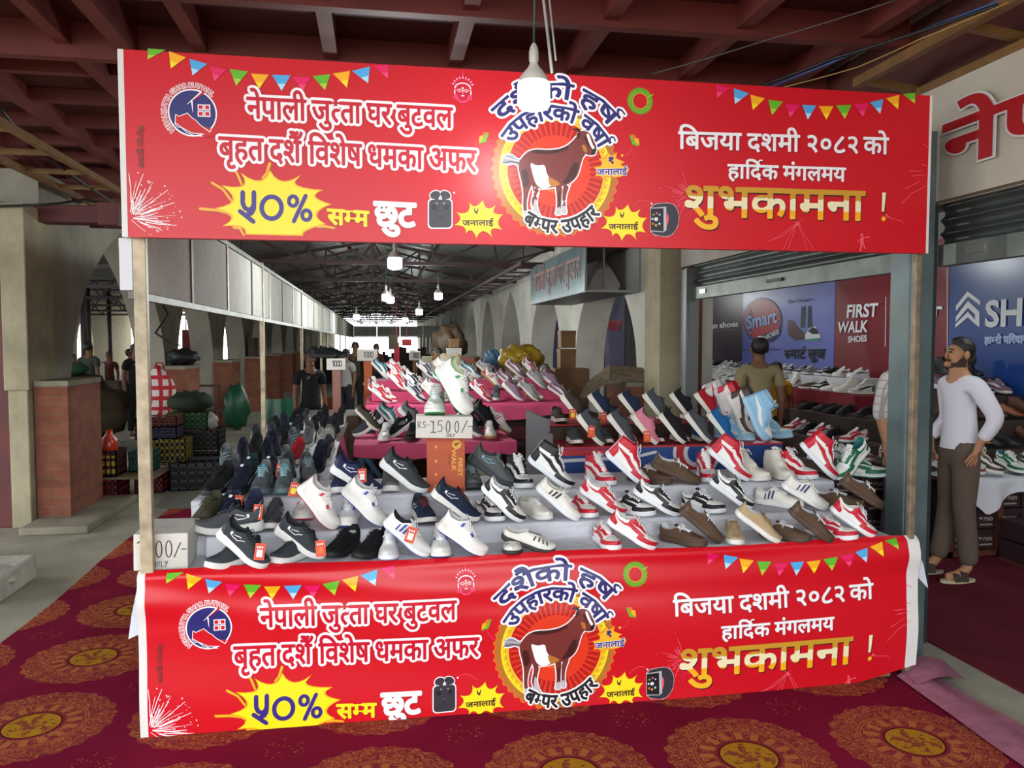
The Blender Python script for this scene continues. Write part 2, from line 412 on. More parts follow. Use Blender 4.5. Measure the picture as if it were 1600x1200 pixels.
# lattice girders of the front passage (yellowish tubes)
MYT = mat('ochre_tube', '#7d5a2c', .5, var=.35, scale=9)
def lattice(xa, za, xb, zb, y0, y1, step, label):
    t = empty('lattice_girder', label, 'girder', (xa, y0, za))
    L = y1-y0
    MB().bar((0, 0, 0), (0, L, 0), .045, .05).build('chord', MYT, t); MB().bar((xb-xa, 0, zb-za), (xb-xa, L, zb-za), .045, .05).build('chord', MYT, t)
    n = int(L/step)
    for i in range(n+1): MB().bar((0, i*step, 0), (xb-xa, i*step, zb-za), .035, .04).build('cross_bar', MYT, t)
lattice(2.63, 3.08, 3.04, 3.03, 1.0, 4.1, .76, 'ochre painted tube girder beside the shop sign, upper right')
lattice(-2.36, 3.05, -2.84, 3.05, 4.4, 9.0, .69, 'ochre painted tube girder under the ceiling, upper left')
# neighbouring hall at the left: far wall with arches, posts, truss clutter
opl = [(14.0+3.9*i, 1.0, 1.35, 2.9) for i in range(7)]
arcade_l('wall_far', -12.6, -12.9, opl, 44, 3.5, mat('far_plaster', '#a79c80', .9, var=.2), 'far wall with bright pointed arches in the neighbouring hall', 9.0)
for i, (x, y) in enumerate([(-6.2, 16.5), (-6.6, 19.5), (-8.0, 24.0), (-5.9, 21.0), (-9.0, 29.0)]):
    tag(MB().tube([(x, y, 0), (x, y, 3.5)], .07, 10).build('steel_post', MTR), ['slim dark post seen left in the first arch', 'dark post in the middle of the first arch', 'dark post further back in the neighbouring hall', 'dark post right of the others in the first arch', 'farthest dark post of the neighbouring hall'][i], 'post')
for i in range(6):
    y = 12 + 4.2*i
    t = empty('roof_truss', 'dark truss ' + ['nearest', 'second', 'third', 'fourth', 'fifth', 'last'][i] + ' from the front in the neighbouring left hall', 'roof truss', (-8, y, 2.7), group='trusses of the neighbouring hall')
    mb = MB(); mb.bar((-4.5, 0, 0), (4.4, 0, 0), .06); mb.bar((-4.5, 0, .7), (4.4, 0, .7), .06)
    MBw = MB()
    for j in range(9): MBw.bar((-4.5+j, 0, 0), (-4+j, 0, .7), .04); MBw.bar((-4+j, 0, .7), (-3.5+j, 0, 0), .04)
    mb.build('chord', MTR, t); MBw.build('web', MTR, t)
# shop end walls closing off the back of the scene

# ---- shop on the right: back wall, end wall, ceiling, shutter wall
MSH = mat('shop_wall', '#8b8880', .8, var=.2)
tag(MB().bx(6.0, 6.15, -2, 60.5, 0, 3.4).build('wall_shop_back', MSH), 'back wall of the shops on the right behind the boards', 'wall', kind='structure')
tag(MB().bx(2.95, 6.15, -1.2, 60.5, 3.42, 3.5).build('ceiling_shop', MSH), 'ceiling of the shops on the right', 'ceiling', kind='structure')
tag(MB().bx(2.9, 6.1, -2.1, -1.9, 0, 3.4).build('wall_shop_end', MSH), 'end wall of the shop on the right, behind the camera', 'wall', kind='structure')
tag(MB().bx(3.4, 6.0, 60.3, 60.5, 0, 3.4).build('wall_shop_far', MSH), 'far end wall of the shops', 'wall', kind='structure')
tag(MB().bx(2.955, 3.15, -2, 7.5, 3.03, 3.45).build('trim_1', MDECK), 'dark red boarding above the shop sign', 'trim', kind='structure')
tag(MB().bx(2.96, 3.15, -2, 7.5, 2.38, 3.03).build('wall_shop_front', mat('shop_front_plaster', '#a7a196', .85, var=.15)), 'plastered band above the shop shutters', 'wall', kind='structure')
MSHT = mat('shutter_steel', '#5d6460', .45, metal=.6, var=.35, scale=3)
def shutter(y0, y1, label):
    t = empty('rolling_shutter', label, 'shutter', (2.99, (y0+y1)/2, 2.05), group='rolling shutters of the shop front')
    h = (y1-y0)/2
    def slat(u, v):
        z = .1 + .36*v; return (.03*abs(math.sin(v*math.pi*5)) - .02, -h + 2*h*u, z)
    MB().grid(slat, 2, 61).build('slat_curtain', MSHT, t)
    MB().bx(-.03, .02, -h, h, -.0, .115).build('bottom_rail', mat('galvanised', '#7c827c', .5, metal=.6, var=.4, scale=5), t, bev=.004)
    MB().bx(-.045, -.03, -.12, .12, .05, .075).build('handle', mat('dark_iron', '#26282a', .5, metal=.6), t)
    MB().bx(-.04, -.028, h*.80, h*.80+.13, .045, .085).build('lock_plate', mat('lock_metal', '#9a9a90', .35, metal=.8), t)
    return t
shutter(4.0, 7.2, 'rolled up grey shutter above the run shoes and walk shoes boards')
shutter(.4, 3.84, 'rolled up grey shutter at the right edge above the blue board')
MGF = mat('green_grey_steel', '#607070', .45, metal=.3, var=.25, scale=6)
tag(MB().bx(2.70, 2.82, 3.68, 3.86, 0, 2.72).bx(2.695, 2.705, 3.70, 3.73, 0, 2.72).build('steel_post', MGF, bev=.004), 'green grey square steel post at the right end of the stall', 'post')
tag(MB().bx(2.925, 2.955, 3.83, 3.98, 0, 2.38).build('shutter_guide', mat('dark_green_steel', '#2b3a3a', .5, metal=.3), bev=.004), 'dark shutter guide rail between the two shop openings', 'rail')
tag(MB().bx(2.93, 3.03, 7.2, 7.42, 0, 2.35).bx(2.9, 2.93, 7.2, 7.26, 0, 2.35).build('shutter_guide', mat('grey_steel', '#6d7370', .5, metal=.3), bev=.004), 'grey shutter guide panel beside the narrow red column strip', 'rail')
# ================================================================ printed banners
_GC = {}
def glyph(s, off=0):
    """outline of a piece of text at size 1: (triangles, edge segments, right edge)"""
    if (s, off) in _GC: return _GC[(s, off)]
    c = bpy.data.curves.new('g', 'FONT'); c.body = s; c.resolution_u = 3; c.offset = off
    o = bpy.data.objects.new('g', c); COL.objects.link(o)
    def ev():
        dg = bpy.context.evaluated_depsgraph_get(); dg.update()
        return bpy.data.meshes.new_from_object(o.evaluated_get(dg))
    me = ev(); me.calc_loop_triangles()
    V = [(v.co.x, v.co.y) for v in me.vertices]
    tris = [[V[i] for i in t.vertices] for t in me.loop_triangles]
    c.fill_mode = 'NONE'; m2 = ev()
    V2 = [(v.co.x, v.co.y) for v in m2.vertices]
    segs = [(V2[e.vertices[0]], V2[e.vertices[1]]) for e in m2.edges]
    xm = max([p[0] for p in V], default=.25)
    bpy.data.objects.remove(o); bpy.data.curves.remove(c); bpy.data.meshes.remove(me); bpy.data.meshes.remove(m2)
    _GC[(s, off)] = (tris, segs, xm); return _GC[(s, off)]
def clip(poly, ax, v, keep_less):
    out = []
    for i in range(len(poly)):
        a, b = poly[i], poly[(i+1) % len(poly)]
        ia = (a[ax] <= v) == keep_less; ib = (b[ax] <= v) == keep_less
        if ia: out.append(a)
        if ia != ib:
            t = (v-a[ax])/(b[ax]-a[ax]); out.append(tuple(a[k]+(b[k]-a[k])*t for k in range(2)))
    return out
BAR = .20   # width of the right hand stem of a consonant
def layout(s, off=0):
    """words -> (polys, segs, width); '|' splits pieces, '~' half form, '^' reph hook"""
    X = 0; T = []; G = []
    for w in s.split(' '):
        for pc in w.split('|'):
            half = pc.endswith('~'); rep = pc.endswith('^'); core = pc.rstrip('~^')
            t, g, xm = glyph(core, off)
            if half:
                cut = xm - BAR
                t = [p for p in (clip(q, 0, cut, True) for q in t) if len(p) > 2]
                g = [q for q in g if q[0][0] <= cut+.001 and q[1][0] <= cut+.001]; xm = cut
            T += [[(x+X, y) for x, y in q] for q in t]
            G += [((a[0]+X, a[1]), (b[0]+X, b[1])) for a, b in g]
            if rep:
                e = X + xm - .06
                h = [(e, .6), (e-.09, .69), (e-.11, .78), (e-.04, .86), (e+.07, .85)]
                for a, b in zip(h[:-1], h[1:]):
                    G.append((a, b)); dx, dy = b[0]-a[0], b[1]-a[1]; l = math.hypot(dx, dy); nx, ny = -dy/l*.035, dx/l*.035
                    T.append([(a[0]+nx, a[1]+ny), (a[0]-nx, a[1]-ny), (b[0]-nx, b[1]-ny), (b[0]+nx, b[1]+ny)])
            X += xm
        X += .24
    return T, G, X-.24
class Art:
    """flat printed artwork: polygons (x, z) with a layer and a material"""
    def __init__(s): s.parts = {}; s.mats = []
    def mi(s, m):
        if m not in s.mats: s.mats.append(m)
        return s.mats.index(m)
    def poly(s, part, layer, m, pts): s.parts.setdefault(part, []).append((layer, s.mi(m), list(pts)))
    def stroke(s, part, layer, m, pts, w, joins=True, taper=None):
        n = len(pts)
        for i in range(n-1):
            a, b = pts[i], pts[i+1]; dx, dy = b[0]-a[0], b[1]-a[1]; l = math.hypot(dx, dy)
            if l < 1e-7: continue
            w0 = w1 = w
            if taper: w0 = w*(1+(taper-1)*i/(n-1)); w1 = w*(1+(taper-1)*(i+1)/(n-1))
            nx, ny = -dy/l/2, dx/l/2
            s.poly(part, layer, m, [(a[0]+nx*w0, a[1]+ny*w0), (a[0]-nx*w0, a[1]-ny*w0), (b[0]-nx*w1, b[1]-ny*w1), (b[0]+nx*w1, b[1]+ny*w1)])
            if joins and l > w*.25: s.disc(part, layer, m, b, w1/2, 7)
        if joins: s.disc(part, layer, m, pts[0], w/2, 7)
    def disc(s, part, layer, m, c, r, n=10, ry=None, r0=0, ry0=None, rot=0):
        ry = ry or r; ring = []
        for i in range(n):
            t = 2*math.pi*i/n; ring.append((math.cos(t), math.sin(t)))
        cr, sr = math.cos(rot), math.sin(rot)
        def q(x, y): return (c[0]+x*cr-y*sr, c[1]+x*sr+y*cr)
        if r0 == 0: s.poly(part, layer, m, [q(x*r, y*ry) for x, y in ring])
        else:
            ry0 = ry0 or r0*ry/r
            for i in range(n):
                j = (i+1) % n; a, b = ring[i], ring[j]
                s.poly(part, layer, m, [q(a[0]*r, a[1]*ry), q(b[0]*r, b[1]*ry), q(b[0]*r0, b[1]*ry0), q(a[0]*r0, a[1]*ry0)])
    def text(s, part, layer, string, mp, coats):
        """mp maps (t in 0..1 along the line, y in em) to the plane; coats = [(material, extra radius, layer offset, dx, dz)]"""
        T, G, Wd = layout(string)
        for m, rr, dl, ox, oz in coats:
            ms = m if isinstance(m, list) else None
            for q in T:
                pq = [mp(x/Wd, y) for x, y in q]; pq = [(x+ox, z+oz) for x, z in pq]
                if not ms: s.poly(part, layer+dl, m, pq)
                else:
                    rest = q; prev = None
                    for k, (mm, yb) in enumerate(ms):
                        lo = clip(rest, 1, yb, True) if k < len(ms)-1 else rest
                        if len(lo) > 2: s.poly(part, layer+dl, mm, [mp(x/Wd, y) for x, y in lo])
                        rest = clip(rest, 1, yb, False) if k < len(ms)-1 else []
                        if len(rest) < 3: break
            if rr > 0:
                GG = []
                for a, b in G:
                    cuts = sorted(((yb-a[1])/(b[1]-a[1]) for _, yb in (ms or []) if (a[1]-yb)*(b[1]-yb) < 0)); ts = [0]+cuts+[1]
                    GG += [((a[0]+(b[0]-a[0])*u, a[1]+(b[1]-a[1])*u), (a[0]+(b[0]-a[0])*v, a[1]+(b[1]-a[1])*v)) for u, v in zip(ts[:-1], ts[1:])]
                for a, b in GG:
                    A, B = mp(a[0]/Wd, a[1]), mp(b[0]/Wd, b[1])
                    mm = m
                    if ms:
                        ym = (a[1]+b[1])/2; mm = next((q for q, yb in ms if ym <= yb), ms[-1][0])
                    s.stroke(part, layer+dl, mm, [(A[0]+ox, A[1]+oz), (B[0]+ox, B[1]+oz)], 2*rr)
def line_map(pa, pb, zbase):
    """headline from pa to pb (plane points), baseline height given"""
    def f(t, y):
        x = pa[0] + (pb[0]-pa[0])*t; zt = pa[1] + (pb[1]-pa[1])*t; h = pa[1]-zbase
        return (x, zt - h*(1 - y/.622))
    return f
def arc_map(c, r, a0, a1, em, inner=False):
    """text on a circle: a0..a1 in degrees; baseline on radius r (or headline towards the centre if inner)"""
    def f(t, y):
        a = R(a0 + (a1-a0)*t); q = r + (y*em if not inner else -y*em)
        return (c[0] + q*math.cos(a), c[1] + q*math.sin(a))
    return f
def spiky(pts):
    """alternating spike, valley points -> smooth concave outline"""
    n = len(pts); out = []
    for i in range(0, n, 2):
        a, v, b = pts[i], pts[(i+1) % n], pts[(i+2) % n]
        c = tuple(2*v[k] - .5*(a[k]+b[k]) for k in range(2))
        for j in range(6):
            t = j/6; out.append(tuple((1-t)**2*a[k] + 2*t*(1-t)*c[k] + t*t*b[k] for k in range(2)))
    return out
def chaikin(q, n=2):
    for _ in range(n):
        r = []
        for i in range(len(q)):
            a, b = q[i], q[(i+1) % len(q)]; r += [(a[0]*.78+b[0]*.22, a[1]*.78+b[1]*.22), (a[0]*.22+b[0]*.78, a[1]*.22+b[1]*.78)]
        q = r
    return q
def fan(A, part, layer, m, pts, c=None):
    c = c or (sum(p[0] for p in pts)/len(pts), sum(p[1] for p in pts)/len(pts))
    for i in range(len(pts)): A.poly(part, layer, m, [c, pts[i], pts[(i+1) % len(pts)]])
# print inks (vinyl with a soft gloss and faint horizontal waviness)
def ink(name, col, gloss=.34):
    m = mat('ink_'+name, col, gloss, spec=.4); k = NB(m); o = k.obj(); x, y, z = k.xyz(o)
    return m
K = dict(red=ink('red', '#c8101f'), white=ink('white', '#f1eff0'), navy=ink('navy', '#2b2a6c'), green=ink('green', '#62b42a'), lime=ink('lime', '#a5cf3a'),
         yellow=ink('yellow', '#f6dc1e'), amber=ink('amber', '#f3ae1d'), blue=ink('blue', '#4ea7e0'), sky=ink('sky', '#a9dcf4'), pink=ink('pink', '#e0185f'), rose=ink('rose', '#ee4878'),
         gold=ink('gold', '#f0b52a'), bronze=ink('bronze', '#b3702c'), cream=ink('cream', '#efe3b6'), tan=ink('tan', '#c9962f'), brown=ink('brown', '#73302c'), dbrown=ink('dark_brown', '#421a1b'),
         black=ink('black', '#1d1a20'), grey=ink('grey', '#35323a'), lgrey=ink('light_grey', '#b9b4b6'), salmon=ink('salmon', '#e8586a'), letter=ink('letter_red', '#c4122c'), ember=ink('ember', '#dd3a1c'), ember2=ink('ember_dark', '#b01a18'), fire=ink('fire', '#ee6a20'), purple=ink('purple', '#37297f'), magenta=ink('magenta', '#d64a92'), tail=ink('tail_grey', '#8f8d98'))
def P(px, py):
    p = onY(px, py, 3.4); return (p.x, p.z)
A = Art()
WOUT = .0125
def L2(part, s, a, b, base, coats, layer=4): A.text(part, layer, s, line_map(P(*a), P(*b), P(a[0], base)[1]), coats)
OUT = [(K['white'], .0135, 0, 0, 0), (K['letter'], .0028, 1, 0, 0)]
L2('printed_lettering', 'नेपाली जु|त~|ता घर बुटवल', (386, 152), (707, 169), 184, OUT)
L2('printed_lettering', 'बृहत दशैँ विशेष धमका अफर'.replace('वि', 'िव'), (342, 214), (744, 236), 248, OUT)
SH = [(K['black'], .001, 0, .003, -.004), (K['white'], .0025, 1, 0, 0)]
L2('printed_lettering', 'बिजया दशमी २०८२ को'.replace('बि', 'िब'), (1060, 206), (1388, 216), 232, SH)
L2('printed_lettering', 'हा|िद^|क मंगलमय', (1137, 257), (1321, 263), 278, SH)
GOLD = [(K['gold'], .03), (K['amber'], .17), (K['cream'], .42), (K['tan'], 9)]
L2('printed_lettering', 'शुभकामना', (1068, 291), (1351, 300), 337, [(K['black'], .0035, 0, .005, -.006), (GOLD, .0045, 1, 0, 0)])
a, b = P(1381, 301), P(1379, 331); A.stroke('printed_lettering', 4, K['black'], [(a[0]+.004, a[1]-.006), (b[0]+.004, b[1]-.006)], .02, False, .6); A.stroke('printed_lettering', 5, K['cream'], [a, b], .02, False, .6)
A.disc('printed_lettering', 5, K['gold'], P(1380, 342), .011, 12)
# bunting
def pens(tris, part):
    order = tris
    for (a, b, c, k1, k2) in order:
        a, b, c = P(*a), P(*b), P(*c)
        m1 = tuple(a[k]*.45+c[k]*.55 for k in range(2)); m2 = tuple(b[k]*.45+c[k]*.55 for k in range(2))
        A.poly(part, 3, K[k1], [a, b, m2, m1]); A.poly(part, 3, K[k2], [m1, m2, c])
cy = [('green', 'lime'), ('amber', 'yellow'), ('blue', 'sky'), ('pink', 'rose')]
lt = [((231,76),(259,78),(231,93)),((264,80),(291,90),(267,107)),((296,92),(324,100),(301,118)),((328,103),(354,109),(335,127)),((359,108),(388,112),(369,134)),((392,115),(420,117),(405,139)),((425,117),(454,118),(440,142)),((457,120),(485,121),(473,142)),((488,119),(516,116),(508,141)),((520,115),(547,111),(542,137)),((550,111),(578,104),(575,130)),((583,103),(607,101),(606,123))]
pens([t + cy[i % 4] for i, t in enumerate(lt)], 'printed_pennants#1')
rt = [((1119,132),(1140,138),(1120,153)),((1146,138),(1170,146),(1148,163)),((1172,148),(1195,154),(1176,172)),((1200,156),(1223,159),(1206,180)),((1227,163),(1250,164),(1234,184)),((1253,164),(1275,165),(1262,187)),((1279,166),(1302,166),(1291,187)),((1306,165),(1330,164),(1320,186)),((1334,163),(1357,161),(1348,183)),((1359,160),(1380,155),(1375,178)),((1384,154),(1405,148),(1403,171)),((1410,147),(1430,145),(1429,162))]
rc = [3, 2, 1, 0, 3, 2, 1, 0, 3, 2, 1, 0]
pens([t + cy[rc[i]] for i, t in enumerate(rt)], 'printed_pennants#2')
# logo: roof and shoe in a navy disc
def C6(x, y): return P(240+x*.1, 110+y*.1)
lc = C6(610, 665); lr = (C6(980, 665)[0]-C6(240, 665)[0])/2
A.disc('printed_logo', 3, K['white'], lc, lr+.004, 40); A.disc('printed_logo', 4, K['navy'], lc, lr-.002, 40)
out = [C6(*p) for p in ((880,965),(1000,700),(1010,1020),(760,1080),(640,1010))]
fan(A, 'printed_logo', 5, K['red'], [C6(*p) for p in ((345,690),(390,725),(490,690),(530,670),(600,740),(660,780),(730,850),(800,900),(880,965),(960,920),(1000,1000),(800,1060),(790,1000),(600,980),(450,910),(340,830))])
for l in ([(350,690),(395,720),(490,685),(530,670),(610,750),(660,780),(730,855),(880,965)], [(345,700),(340,820),(450,900),(600,980),(790,1000)], [(330,830),(380,890),(430,890),(520,970),(640,1020),(760,1035)], [(880,965),(960,830),(985,690)]):
    A.stroke('printed_logo', 6, K['white'], [C6(*p) for p in l], .0028)
A.stroke('printed_logo', 6, K['white'], [C6(740,345), C6(530,530)], .006, True, .3); A.stroke('printed_logo', 5, K['red'], [C6(775,345), C6(630,460)], .010, True, .4)
A.stroke('printed_logo', 6, K['white'], [C6(600,490), C6(615,650)], .007, True, .2)
for cx, cy_ in ((738,578),(840,582),(738,680),(842,684)):
    c = C6(cx, cy_); q = .0115
    A.poly('printed_logo', 5, K['white'], [(c[0]-q, c[1]-q), (c[0]+q, c[1]-q), (c[0]+q, c[1]+q), (c[0]-q, c[1]+q)]); q = .0075
    A.poly('printed_logo', 6, K['red'], [(c[0]-q, c[1]-q), (c[0]+q, c[1]-q), (c[0]+q, c[1]+q), (c[0]-q, c[1]+q)])
A.text('printed_logo', 4, 'NEPALI JUTTA GHAR BUTWAL', arc_map(lc, lr+.010, 226, 42, .026), [(K['white'], .0026, 0, 0, 0), (K['letter'], .0004, 1, 0, 0)])
# festival mask, wreath, kites
def mask(c, s):
    pt = 'printed_mask'; w = K['white']; q = lambda x, y: (c[0]+x*s, c[1]+y*s)
    A.disc(pt, 3, K['rose'], q(0, -.1), .42*s, 20, .5*s); A.disc(pt, 4, K['letter'], q(0, -.1), .36*s, 20, .44*s)
    for i in range(9):
        t = R(20+17.5*i); A.poly(pt, 4, K['rose'], [q(.42*math.cos(t-.12), .12+.42*math.sin(t-.12)), q(.42*math.cos(t+.12), .12+.42*math.sin(t+.12)), q((.68+.3*(i == 4))*math.cos(t), .12+(.62+.3*(i == 4))*math.sin(t))])
        A.disc(pt, 5, w, q(.52*math.cos(t), .12+.5*math.sin(t)), .035*s, 6)
    A.stroke(pt, 5, w, [q(.4*math.cos(R(a)), .08+.26*math.sin(R(a))) for a in range(0, 181, 20)], .05*s)
    for sx in (-1, 1):
        A.stroke(pt, 5, w, [q(.05*sx, -.02), q(.17*sx, .05), q(.3*sx, -.02)], .03*s); A.disc(pt, 5, w, q(.17*sx, -.07), .085*s, 8, .035*s); A.disc(pt, 6, K['letter'], q(.17*sx, -.07), .03*s, 6)
        A.disc(pt, 5, K['rose'], q(.36*sx, -.36), .12*s, 10); A.disc(pt, 6, K['letter'], q(.36*sx, -.36), .05*s, 8); A.stroke(pt, 5, w, [q(.41*sx, -.02), q(.41*sx, -.2)], .05*s)
    A.disc(pt, 5, w, q(0, .1), .05*s, 8); A.stroke(pt, 5, w, [q(0, .03), q(0, -.16)], .025*s); A.disc(pt, 5, w, q(0, -.28), .09*s, 8, .03*s)
    A.stroke(pt, 5, K['rose'], [q(-.3, -.45), q(-.12, -.6), q(.12, -.6), q(.3, -.45)], .05*s)
mask(P(723, 141), .084)
wc = P(1000, 158)
for i in range(8):
    t = R(45*i); 
    for d in (-.2, 0, .2, .4):
        a = t + d; A.poly('printed_wreath', 3, K['green'], [(wc[0]+.034*math.cos(a), wc[1]+.034*math.sin(a)), (wc[0]+.036*math.cos(a+.18), wc[1]+.036*math.sin(a+.18)), (wc[0]+.062*math.cos(a+.45), wc[1]+.062*math.sin(a+.45)), (wc[0]+.052*math.cos(a+.2), wc[1]+.052*math.sin(a+.2))])
A.disc('printed_wreath', 4, K['amber'], wc, .036, 10, None, .033); A.stroke('printed_wreath', 4, K['lime'], [(wc[0]+.036, wc[1]+.02), (wc[0]+.058, wc[1]+.03)], .004)
def kite(c, f, kp):
    for k, pts in (('amber', ((-6,2),(0,4),(0,-4),(-7,-8))), ('green', ((0,-2),(6,8),(9,8),(4,-7),(-7,-10)))):
        A.poly(kp, 3, K[k], [P(c[0]+x*f, c[1]-y) for x, y in pts])
    A.poly(kp, 3, K['fire'], [P(c[0]+x*f, c[1]-y) for x, y in ((0,8),(5,9),(2,-2),(-2,0))])
kite((755, 215), 1, 'printed_kite#1'); kite((992, 219), -1, 'printed_kite#2')
A.stroke('printed_kite#1', 3, K['rose'], [P(757,226), P(766,240), P(772,243)], .002); A.stroke('printed_kite#2', 3, K['rose'], [P(988,230), P(982,242), P(972,243)], .002); A.disc('printed_kite#2', 3, K['gold'], P(972, 243), .006)
# fireworks
def burst(c, a0, a1, n, rmin, rmax, k, dots=24, seed=1, fp='printed_fireworks#1'):
    rr = random.Random(seed)
    for i in range(n):
        t = R(a0 + (a1-a0)*i/(n-1) + rr.uniform(-3, 3)); r1 = rr.uniform(rmin, rmax); r0 = rr.uniform(.1, .45)*r1
        bend = rr.uniform(-.12, .12)
        pts = [(c[0]+math.cos(t+bend*s)*(r0+(r1-r0)*s), c[1]+math.sin(t+bend*s)*(r0+(r1-r0)*s)) for s in (0, .5, 1)]
        if min(q[1] for q in pts) < 2.075 or min(q[0] for q in pts) < -.97: continue
        A.stroke(fp, 3, K[k], pts, rr.uniform(.0015, .004), False, .6)
    for i in range(dots):
        t = R(rr.uniform(a0, a1)); r1 = rr.uniform(.4, 1.1)*rmax
        if c[1]+math.sin(t)*r1 > 2.075 and c[0]+math.cos(t)*r1 > -.97: A.disc(fp, 3, K[k], (c[0]+math.cos(t)*r1, c[1]+math.sin(t)*r1), rr.uniform(.0012, .0035), 5)
burst(P(203, 341), -50, 90, 44, .07, .19, 'white', 44, 3)
burst(P(1075, 305), 100, 250, 18, .06, .12, 'salmon', 14, 5, 'printed_fireworks#2'); burst(P(1085, 320), 150, 330, 10, .02, .09, 'rose', 14, 6, 'printed_fireworks#2')
for l in ([(1442,225),(1452,232)],[(1421,267),(1440,268)],[(1425,275),(1447,273)],[(1414,295),(1438,283)],[(1408,318),(1425,302),(1448,290)],[(1440,257),(1450,260)]): A.stroke('printed_fireworks#3', 3, K['salmon'], [P(*p) for p in l], .004, False, .5)
# kite flyer figures
for l in ([(1245,348),(1232,370),(1223,391)],[(1244,350),(1238,370),(1230,391)],[(1246,350),(1255,370),(1261,391)],[(1247,350),(1260,372),(1272,391)],[(1243,350),(1220,367),(1198,379)],[(1243,352),(1225,368),(1202,376)],[(1240,345),(1252,352)],[(1252,344),(1240,353)]): A.stroke('printed_kite_flyer', 3, K['salmon'], [P(*p) for p in l], .0025, False)
A.disc('printed_kite_flyer', 3, K['salmon'], P(1246, 350), .008)
for l, w in (([(1347,372),(1346,381)], .016), ([(1346,380),(1344,392)], .008), ([(1348,380),(1351,388)], .007), ([(1347,372),(1358,370)], .005), ([(1345,373),(1340,378)], .005)): A.stroke('printed_kite_flyer', 3, K['salmon'], [P(*p) for p in l], w)
A.disc('printed_kite_flyer', 3, K['salmon'], P(1346, 367), .007)
A.poly('printed_kite_flyer', 3, K['salmon'], [P(1384,333), P(1392,342), P(1383,338)]); A.stroke('printed_kite_flyer', 3, K['salmon'], [P(1392,341), P(1402,344), P(1410,346), P(1411,349)], .003)
A.text('printed_lettering', 3, 'िप्रन्ट: बुटवल', lambda t, y: (P(218, 0)[0] - .018 + y*.026, P(0, 187)[1] - t*.165), [(K['brown'], .0008, 0, 0, 0)])
# 50% burst
def C3(x, y): return P(310+x*.1375, 245+y*.1375)
big = spiky([C3(*p) for p in ((480,180),(690,270),(815,150),(960,275),(1165,205),(1120,320),(1420,378),(1335,455),(1515,540),(1350,650),(1450,765),(1235,840),(1195,900),(870,893),(535,885),(480,800),(270,790),(372,680),(190,585),(390,490),(260,325),(505,325))])
fan(A, 'printed_starburst', 3, K['amber'], big, C3(850, 560))
c0 = C3(850, 560); fan(A, 'printed_starburst', 4, K['yellow'], [(c0[0]+(p[0]-c0[0])*.955, c0[1]+(p[1]-c0[1])*.955) for p in big], c0)
for l in ([(370,100),(440,190),(490,310)], [(155,295),(280,370),(372,495)], [(20,590),(200,605),(330,635),(368,665)], [(810,75),(775,190),(730,240)], [(400,800),(470,810),(515,885)], [(1350,790),(1440,790),(1540,808)]):
    A.stroke('printed_starburst', 3, K['bronze'], [C3(p[0]+8, p[1]+8) for p in l], .012, True, .8); A.stroke('printed_starburst', 4, K['amber'], [C3(*p) for p in l], .010, True, .8)
pn = lambda l, w=.0185: A.stroke('printed_starburst', 6, K['purple'], [C3(*p) for p in l], w)
pn([(505,405),(505,530),(530,585),(570,605),(612,590),(632,540),(632,405)]); pn([(632,540),(628,600),(600,645),(560,655)]); pn([(475,620),(625,738)])
e = [(833+113*math.cos(R(t)), 580+125*math.sin(R(t))) for t in range(0, 361, 12)]; pn(e)
for cx, cy_ in ((1077, 505), (1228, 665)): pn([(cx+48*math.cos(R(t)), cy_+56*math.sin(R(t))) for t in range(0, 361, 20)], .0155)
pn([(1220,445),(1085,735)], .0165)
L2('printed_lettering', 'स|म~|म', (512, 327), (576, 331), 350, [(K['dbrown'], .001, 0, .003, -.004), (K['yellow'], .0035, 1, 0, 0)])
L2('printed_lettering', 'छुट', (585, 316), (649, 319), 352, [(K['black'], .003, 0, .003, -.004), (K['white'], .006, 1, 0, 0)])
# small bursts with the number of winners
def C7(x, y): return P(650+x*.09375, 280+y*.09375)
sp = spiky([C7(*p) for p in ((890,385),(985,450),(1115,350),(1190,485),(1335,430),(1300,560),(1450,585),(1370,720),(1440,845),(1265,835),(1270,970),(1115,868),(1005,985),(925,858),(825,905),(795,800),(635,770),(735,660),(665,548),(850,550))])
for dx in (0, .6455):
    q = [(x+dx, z+(.002 if dx else 0)) for x, z in sp]; c0 = C7(1050, 670); c0 = (c0[0]+dx, c0[1])
    fan(A, 'printed_starburst', 3, K['amber'], q, c0); fan(A, 'printed_starburst', 4, K['yellow'], [(c0[0]+(x-c0[0])*.96, c0[1]+(z-c0[1])*.96) for x, z in q], c0)
    a, b = C7(772, 690), C7(1290, 690); A.text('printed_starburst', 5, 'जनालाई', line_map((a[0]+dx, a[1]), (b[0]+dx, b[1]), C7(772, 775)[1]), [(K['dbrown'], .0012, 0, 0, 0)])
    g = lambda l: A.stroke('printed_starburst', 5, K['dbrown'], [(C7(*p)[0]+dx, C7(*p)[1]) for p in l], .0045)
    g([(975,490),(978,530),(1005,542),(1030,530),(1032,490)]); g([(1030,520),(1020,550),(995,552)]); g([(975,545),(1022,578)])
